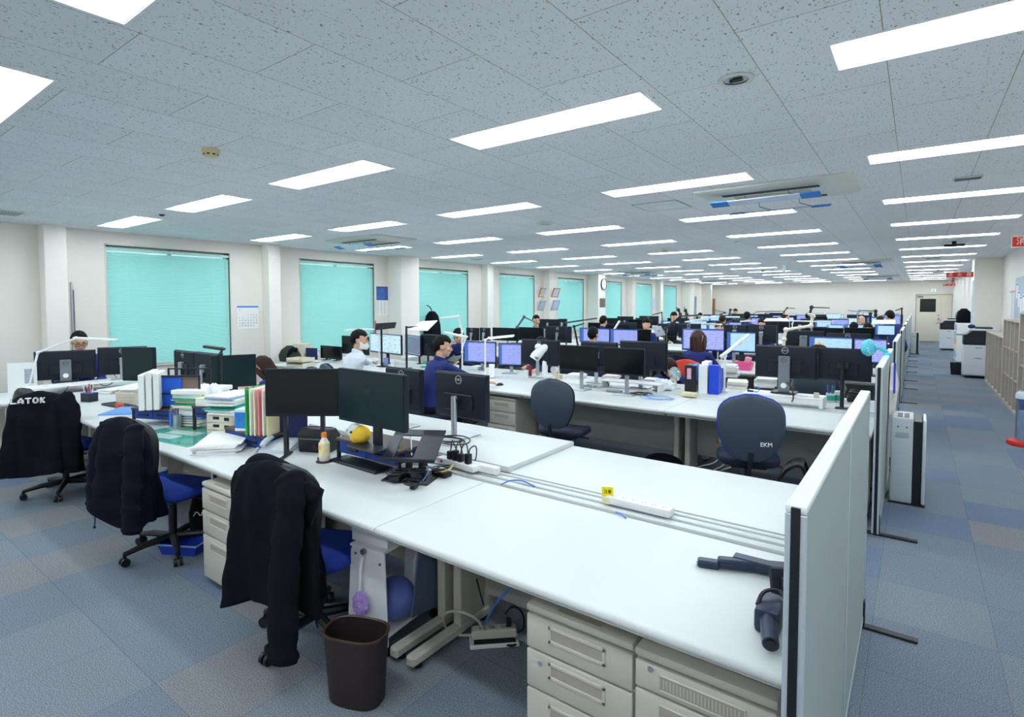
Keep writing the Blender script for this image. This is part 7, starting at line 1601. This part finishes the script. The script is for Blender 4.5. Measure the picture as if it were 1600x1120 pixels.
for lab, pa, pb, fr in (('orange-framed certificate leaning from the wall, left one', (841, 449), (851, 464), '#d98a3a'), ('orange-framed certificate leaning from the wall, right one', (861, 449), (871, 464), '#d98a3a'), ('grey notice sheet under the left orange frame', (840, 469), (850, 484), '#aeb6c4'), ('grey notice sheet under the right orange frame', (860, 468), (870, 484), '#aeb6c4')):
    x = XW if '841' in str(pa) or '840' in str(pa) else XW+.225
    t, w, h = wallthing('picture_frame' if 'framed' in lab else 'notice', lab, 'certificate' if 'framed' in lab else 'notice', x, pa, pb); M = Matrix.Rotation(.35, 4, 'Y')
    m = MB()
    for q in ((0, w, 0, h*.08), (0, w, h*.92, h), (0, w*.08, 0, h), (w*.92, w, 0, h)): m.box(.0, .02, q[0], q[1], q[2], q[3], mat=M)
    m.build('frame', pm('frame_'+fr.strip('#'), fr, .5), t, smooth=0); MB().box(.004, .012, w*.05, w*.95, h*.05, h*.95, mat=M).build('sheet', pm('certificate_sheet', '#c9d4e2', .5, var=.25, scale=20), t, smooth=0)
t, w, h = wallthing('notice', 'tall white notice beside the last blinds', 'notice', XW, (1018, 465), (1023, 484)); MB().box(0, .006, 0, w, 0, h).build('sheet', pm('certificate_sheet', '#c9d4e2', .5), t, smooth=0)
t = thing('coat', 'black jacket and bag hung behind the white drawing board', 'jacket', (XW+.17, 9.12, .75)); m = MB(); R = []
for z, a, b in ((0, .15, .2), (.2, .17, .22), (.45, .16, .19), (.66, .12, .13), (.76, .04, .05)): R.append([(a*math.cos(q), b*math.sin(q)+.03*math.sin(3*q), z) for q in [2*PI*k/22 for k in range(22)]])
m.rings(R); m.build('body', M_FABRIC_BLK, t, smooth=70); MB().tube([(.0, .0, .75), (-.08, .02, .85), (-.165, .0, .9)], .012, n=6).build('hook_strap', M_BLACK, t)

# ------------------------------------------------------------------ right side of the aisle
def pigeonholes(label, y0, y1, h, nv, nh):
    t = thing('pigeonhole_shelf', label, 'shelf', (1.19, y0, 0), 0, 'pigeonhole shelves along the right wall'); d = .3; L = y1-y0
    MB().box(0, d, 0, L, h-.022, h, bev=.002).build('top', M_WOOD, t); MB().box(0, d, 0, L, 0, .05).build('plinth', M_WOOD, t); MB().box(d-.012, d-.002, 0, L, .05, h-.022).build('back_panel', M_WOOD, t, smooth=0)
    for k in range(nv+1):
        y = k*(L-.05)/nv; MB().box(0, d-.014, y, y+.05 if 0 < k < nv else y+.05, .05, h-.022).build('upright', M_WOOD, t, smooth=0)
    for k in range(1, nh):
        z = .05+(h-.07)*k/nh; MB().box(.01, d-.014, .02, L-.02, z-.008, z+.008).build('shelf_board', M_WOOD, t, smooth=0)
    return t
pigeonholes('low greige pigeonhole shelf farthest along the right wall', 12.62, 15.45, 1.08, 5, 1); pigeonholes('mid-height greige pigeonhole shelf along the right wall', 10.78, 12.6, 1.40, 4, 3); pigeonholes('tall greige pigeonhole shelf at the right picture edge', 8.9, 10.76, 1.53, 4, 4)
t = thing('notice_board', 'pale blue magnetic notice board with blue-headed papers on the right wall', 'notice board', (XR, 12.0, 1.40)); MB().box(-.02, 0, 0, 2.2, 0, .75, bev=.003).build('board', pm('pale_blue_board', '#a8bccb', .4, var=.03), t)
rn = random.Random(4)
for i in range(7):
    y, z = .2+i*.27, .08+rn.uniform(0, .3); p = MB().box(-.024, -.02, y, y+.21, z, z+.3).build('paper', M_PAPER, t, smooth=0); MB().box(-.026, -.024, y+.02, y+.19, z+.25, z+.28).build('blue_header', pm('calendar_blue', '#2a86d8', .5), p, smooth=0)
for i, (y, c_) in enumerate(((14.35, '#e4d9dc'), (14.75, '#dfe3ea'))): t = thing('notice', ['white notice sheet with pink edge left of the pale blue board', 'white notice sheet farthest along the right wall'][i], 'notice', (XR, y, 1.38)); MB().box(-.008, 0, 0, .3, 0, .55).build('sheet', pm('notice_'+c_.strip('#'), c_, .6, var=.15, scale=14), t, smooth=0); MB().box(-.0095, -.008, .02, .28, .5, .53).build('coloured_header', pm('notice_pink', '#d8798c', .5), t, smooth=0)
def copier(label, loc):
    t = thing('copier', label, 'copier', loc, 0, 'office copiers'); W, Dp = .58, .46; M_COP = pm('copier_white', '#dde2ea', .5, var=.02)
    MB().box(0, W, 0, Dp, .06, .74, bev=.01, seg=2).build('cabinet', M_COP, t); m = MB()
    for x in (.06, W-.06):
        for y in (.06, Dp-.06): m.cyl((x-.015, y, .031), (x+.015, y, .031), .03, n=12)
    m.build('caster', M_BLACK, t); MB().box(.02, W-.02, .02, Dp-.02, .03, .06).build('skirt', M_BLACK, t)
    for z0, z1 in ((.08, .27), (.275, .50), (.505, .735)):
        dr = MB().box(.01, W-.01, -.008, .002, z0, z1, bev=.003).build('paper_drawer', M_COP, t); 
        if z0 > .2: MB().box(.2, .32, -.012, -.008, z1-.06, z1-.045).build('handle', M_DSILVER, dr, smooth=0); MB().box(.4, .5, -.012, -.008, z1-.06, z1-.045).build('handle', M_DSILVER, dr, smooth=0)
    m = MB(); M = Matrix(((1, 0, 0, 0), (0, 0, 1, 0), (0, 1, 0, 0), (0, 0, 0, 1))); m.prism([(0, .74), (W, .74), (W, 1.06), (.14, 1.06), (.06, .98), (0, .96)], .0, Dp, mat=M, bev=.008); m.build('print_engine', M_BLACK, t)
    MB().box(.05, W-.05, -.006, .0, .78, .9, bev=.002).build('output_slot', M_NAVYBLK, t); MB().box(-.12, .02, .02, .3, .955, .968, bev=.003).build('control_panel', M_NAVYBLK, t)
    MB().box(.12, W, .02, Dp, 1.06, 1.10, bev=.01, seg=2).build('scanner_lid', M_COP, t); MB().box(.2, W-.08, .1, Dp-.06, 1.10, 1.14, bev=.012, seg=2).build('document_feeder', M_NAVYBLK, t); return t
cp = copier('white and black office copier in front of the right pillar', (.85, 15.98, 0)); dup(cp, (.67, 25.0, 0), 0, 'white and black office copier farther down, near the far door', 'office copiers')
c = P(1499, 581, 0); t = thing('waste_bin', 'small black bin on the floor left of the nearer copier', 'bin', (.76, 16.6, 0)); m = MB(); m.rings([[(sx*a, sy*a, z) for sx, sy in ((-1, -1), (1, -1), (1, 1), (-1, 1))] for a, z in ((.09, .001), (.11, .28), (.1, .28), (.085, .01))]); m.build('body', M_BLACK, t)
t = thing('paper_rack', 'white rack of colour-labelled drawers behind the nearer copier', 'rack', (.93, 20.4, 0)); MB().box(0, .32, 0, 1.2, 0, 1.1, bev=.004).build('frame', M_WHITE, t)
for i, h in enumerate(('#8fc4ea', '#f0e2a0', '#e9b0b8', '#9fd0c0', '#b8b0d8')): MB().box(-.01, .0, .03, 1.17, .08+i*.2, .26+i*.2, bev=.003).build('drawer', pm('label_'+h.strip('#'), h, .5), t)
t = thing('bag', 'black rucksack on top of the labelled drawer rack', 'bag', (1.1, 20.9, 1.1)); m = MB(); R = []
for z, a, b in ((0, .17, .2), (.15, .18, .22), (.32, .15, .18), (.42, .06, .08)): R.append([(a*math.copysign(abs(math.cos(q))**.7, math.cos(q)), b*math.copysign(abs(math.sin(q))**.7, math.sin(q)), z+.001) for q in [2*PI*k/20 for k in range(20)]])
m.rings(R); m.build('body', M_FABRIC_BLK, t, smooth=70); MB().tube([(-.16, .02, .1), (-.2, .0, .25), (-.12, 0, .36)], .015, n=6, smooth=1).build('strap', M_SILVER, t)
one('cap', 'dark blue cap lying on a corner of the nearer copier', 'cap', MB().ball((0, 0, 0), .07, .07, .05), pm('navy_file', '#14225e', .55), (1.0, 16.3, 1.145)); one('cone_paper', 'cream paper heap on the low pigeonhole shelf', 'paper', MB().cyl((0, 0, 0), (0, 0, .16), .14, .03, n=7), pm('cream_paper', '#e9e2c0', .7), (1.35, 13.0, 1.081))
t = thing('wall_strip', 'column of small notices on the side of the right pillar', 'notice', (1.03, 16.6, .9)); MB().box(-.01, 0, 0, .4, .0, 1.3).build('sheet', pm('certificate_sheet', '#c9d4e2', .5), t, smooth=0); MB().box(-.012, -.01, .02, .1, .8, .95).build('green_mark', pm('exit_green', '#18a878', .4), t, smooth=0)
one('alarm_bell', 'dark red alarm button on the wall by the right pillar', 'alarm', MB().cyl((-.04, 0, 0), (.01, 0, 0), .06, n=16), pm('dark_red', '#7a1c24', .5), (1.26, 19.8, 1.5))
# red based clear cylinder and blue box at the right edge
c = P(1598, 695, .02); t = thing('bucket_stand', 'clear tall bin on a red round base at the right picture edge', 'bin', (1.06, 8.75, 0)); MB().lathe([(.17, .001), (.175, .02), (.16, .05), (.11, .06), (0, .06)], n=32, cap1=False).build('base', M_RED, t, smooth=50)
MB().lathe([(.1, .06), (.1, .55), (.095, .55), (.095, .07)], n=28, cap0=False, cap1=False).build('clear_wall', thinglass('clear_plastic', (.85, .9, .95), .1), t, smooth=60); MB().lathe([(.105, .55), (.105, .6), (.08, .63), (0, .63)], n=28, cap1=False).build('lid', pm('frosted_lid', '#c9d6e2', .3), t, smooth=50); MB().lathe([(.08, .062), (.08, .4), (0, .4)], n=20, cap1=False).build('contents', pm('pale_contents', '#c2cbe0', .6, var=.3, scale=14), t)
t = thing('storage_box', 'dark blue storage box against the tall pigeonhole shelf', 'box', (1.15, 9.4, 0)); MB().box(-.05, .03, -.2, .3, 0.001, .5, bev=.01).build('box', pm('dark_blue_box', '#1a2f8c', .4), t); MB().box(-.06, .035, -.21, .31, .38, .5, bev=.01).build('lid', pm('dark_blue_lid', '#22409e', .4), t)
# ------------------------------------------------------------------ air purifiers by the partitions
def purifier(label, loc):
    t = thing('air_purifier', label, 'air purifier', loc, 0, 'floor air purifiers'); M_PG = pm('purifier_grey', '#c3ccd2', .45, var=.02)
    MB().box(-.15, .0, 0, .36, .012, .72, bev=.012, seg=2).build('body', M_PG, t); MB().box(.0, .058, .005, .355, .012, .70, bev=.004).build('dark_core', M_BLACK, t); MB().box(.06, .085, .0, .36, .02, .715, bev=.008, seg=2).build('front_panel', pm('silver_panel', '#d5dbe0', .3, metal=.2), t)
    m = MB(); m.box(-.11, -.03, .03, .25, .7195, .7215); m.build('air_outlet', M_BLACK, t, smooth=0); m = MB(); m.box(-.075, -.065, .03, .25, .7215, .7235); m.build('outlet_rib', M_SILVER, t, smooth=0)
    m = MB(); m.box(-.12, -.03, -.003, .0, .56, .60); m.build('handle_recess', pm('purifier_line', '#aab4bb', .5), t, smooth=0); m = MB(); m.box(-.11, -.1, -.003, 0, .64, .65); m.box(-.05, -.04, -.003, 0, .64, .65); m.build('screw_hole', M_DARK, t, smooth=0)
    MB().box(-.16, .09, -.005, .365, .0, .012).build('foot', M_NAVYBLK, t); return t
pu = purifier('grey and black air purifier in the aisle beside the second partition', (.0, 5.56, 0)); dup(pu, (.0, 22.55, 0), 0, 'grey and black air purifier far down the aisle', 'floor air purifiers')
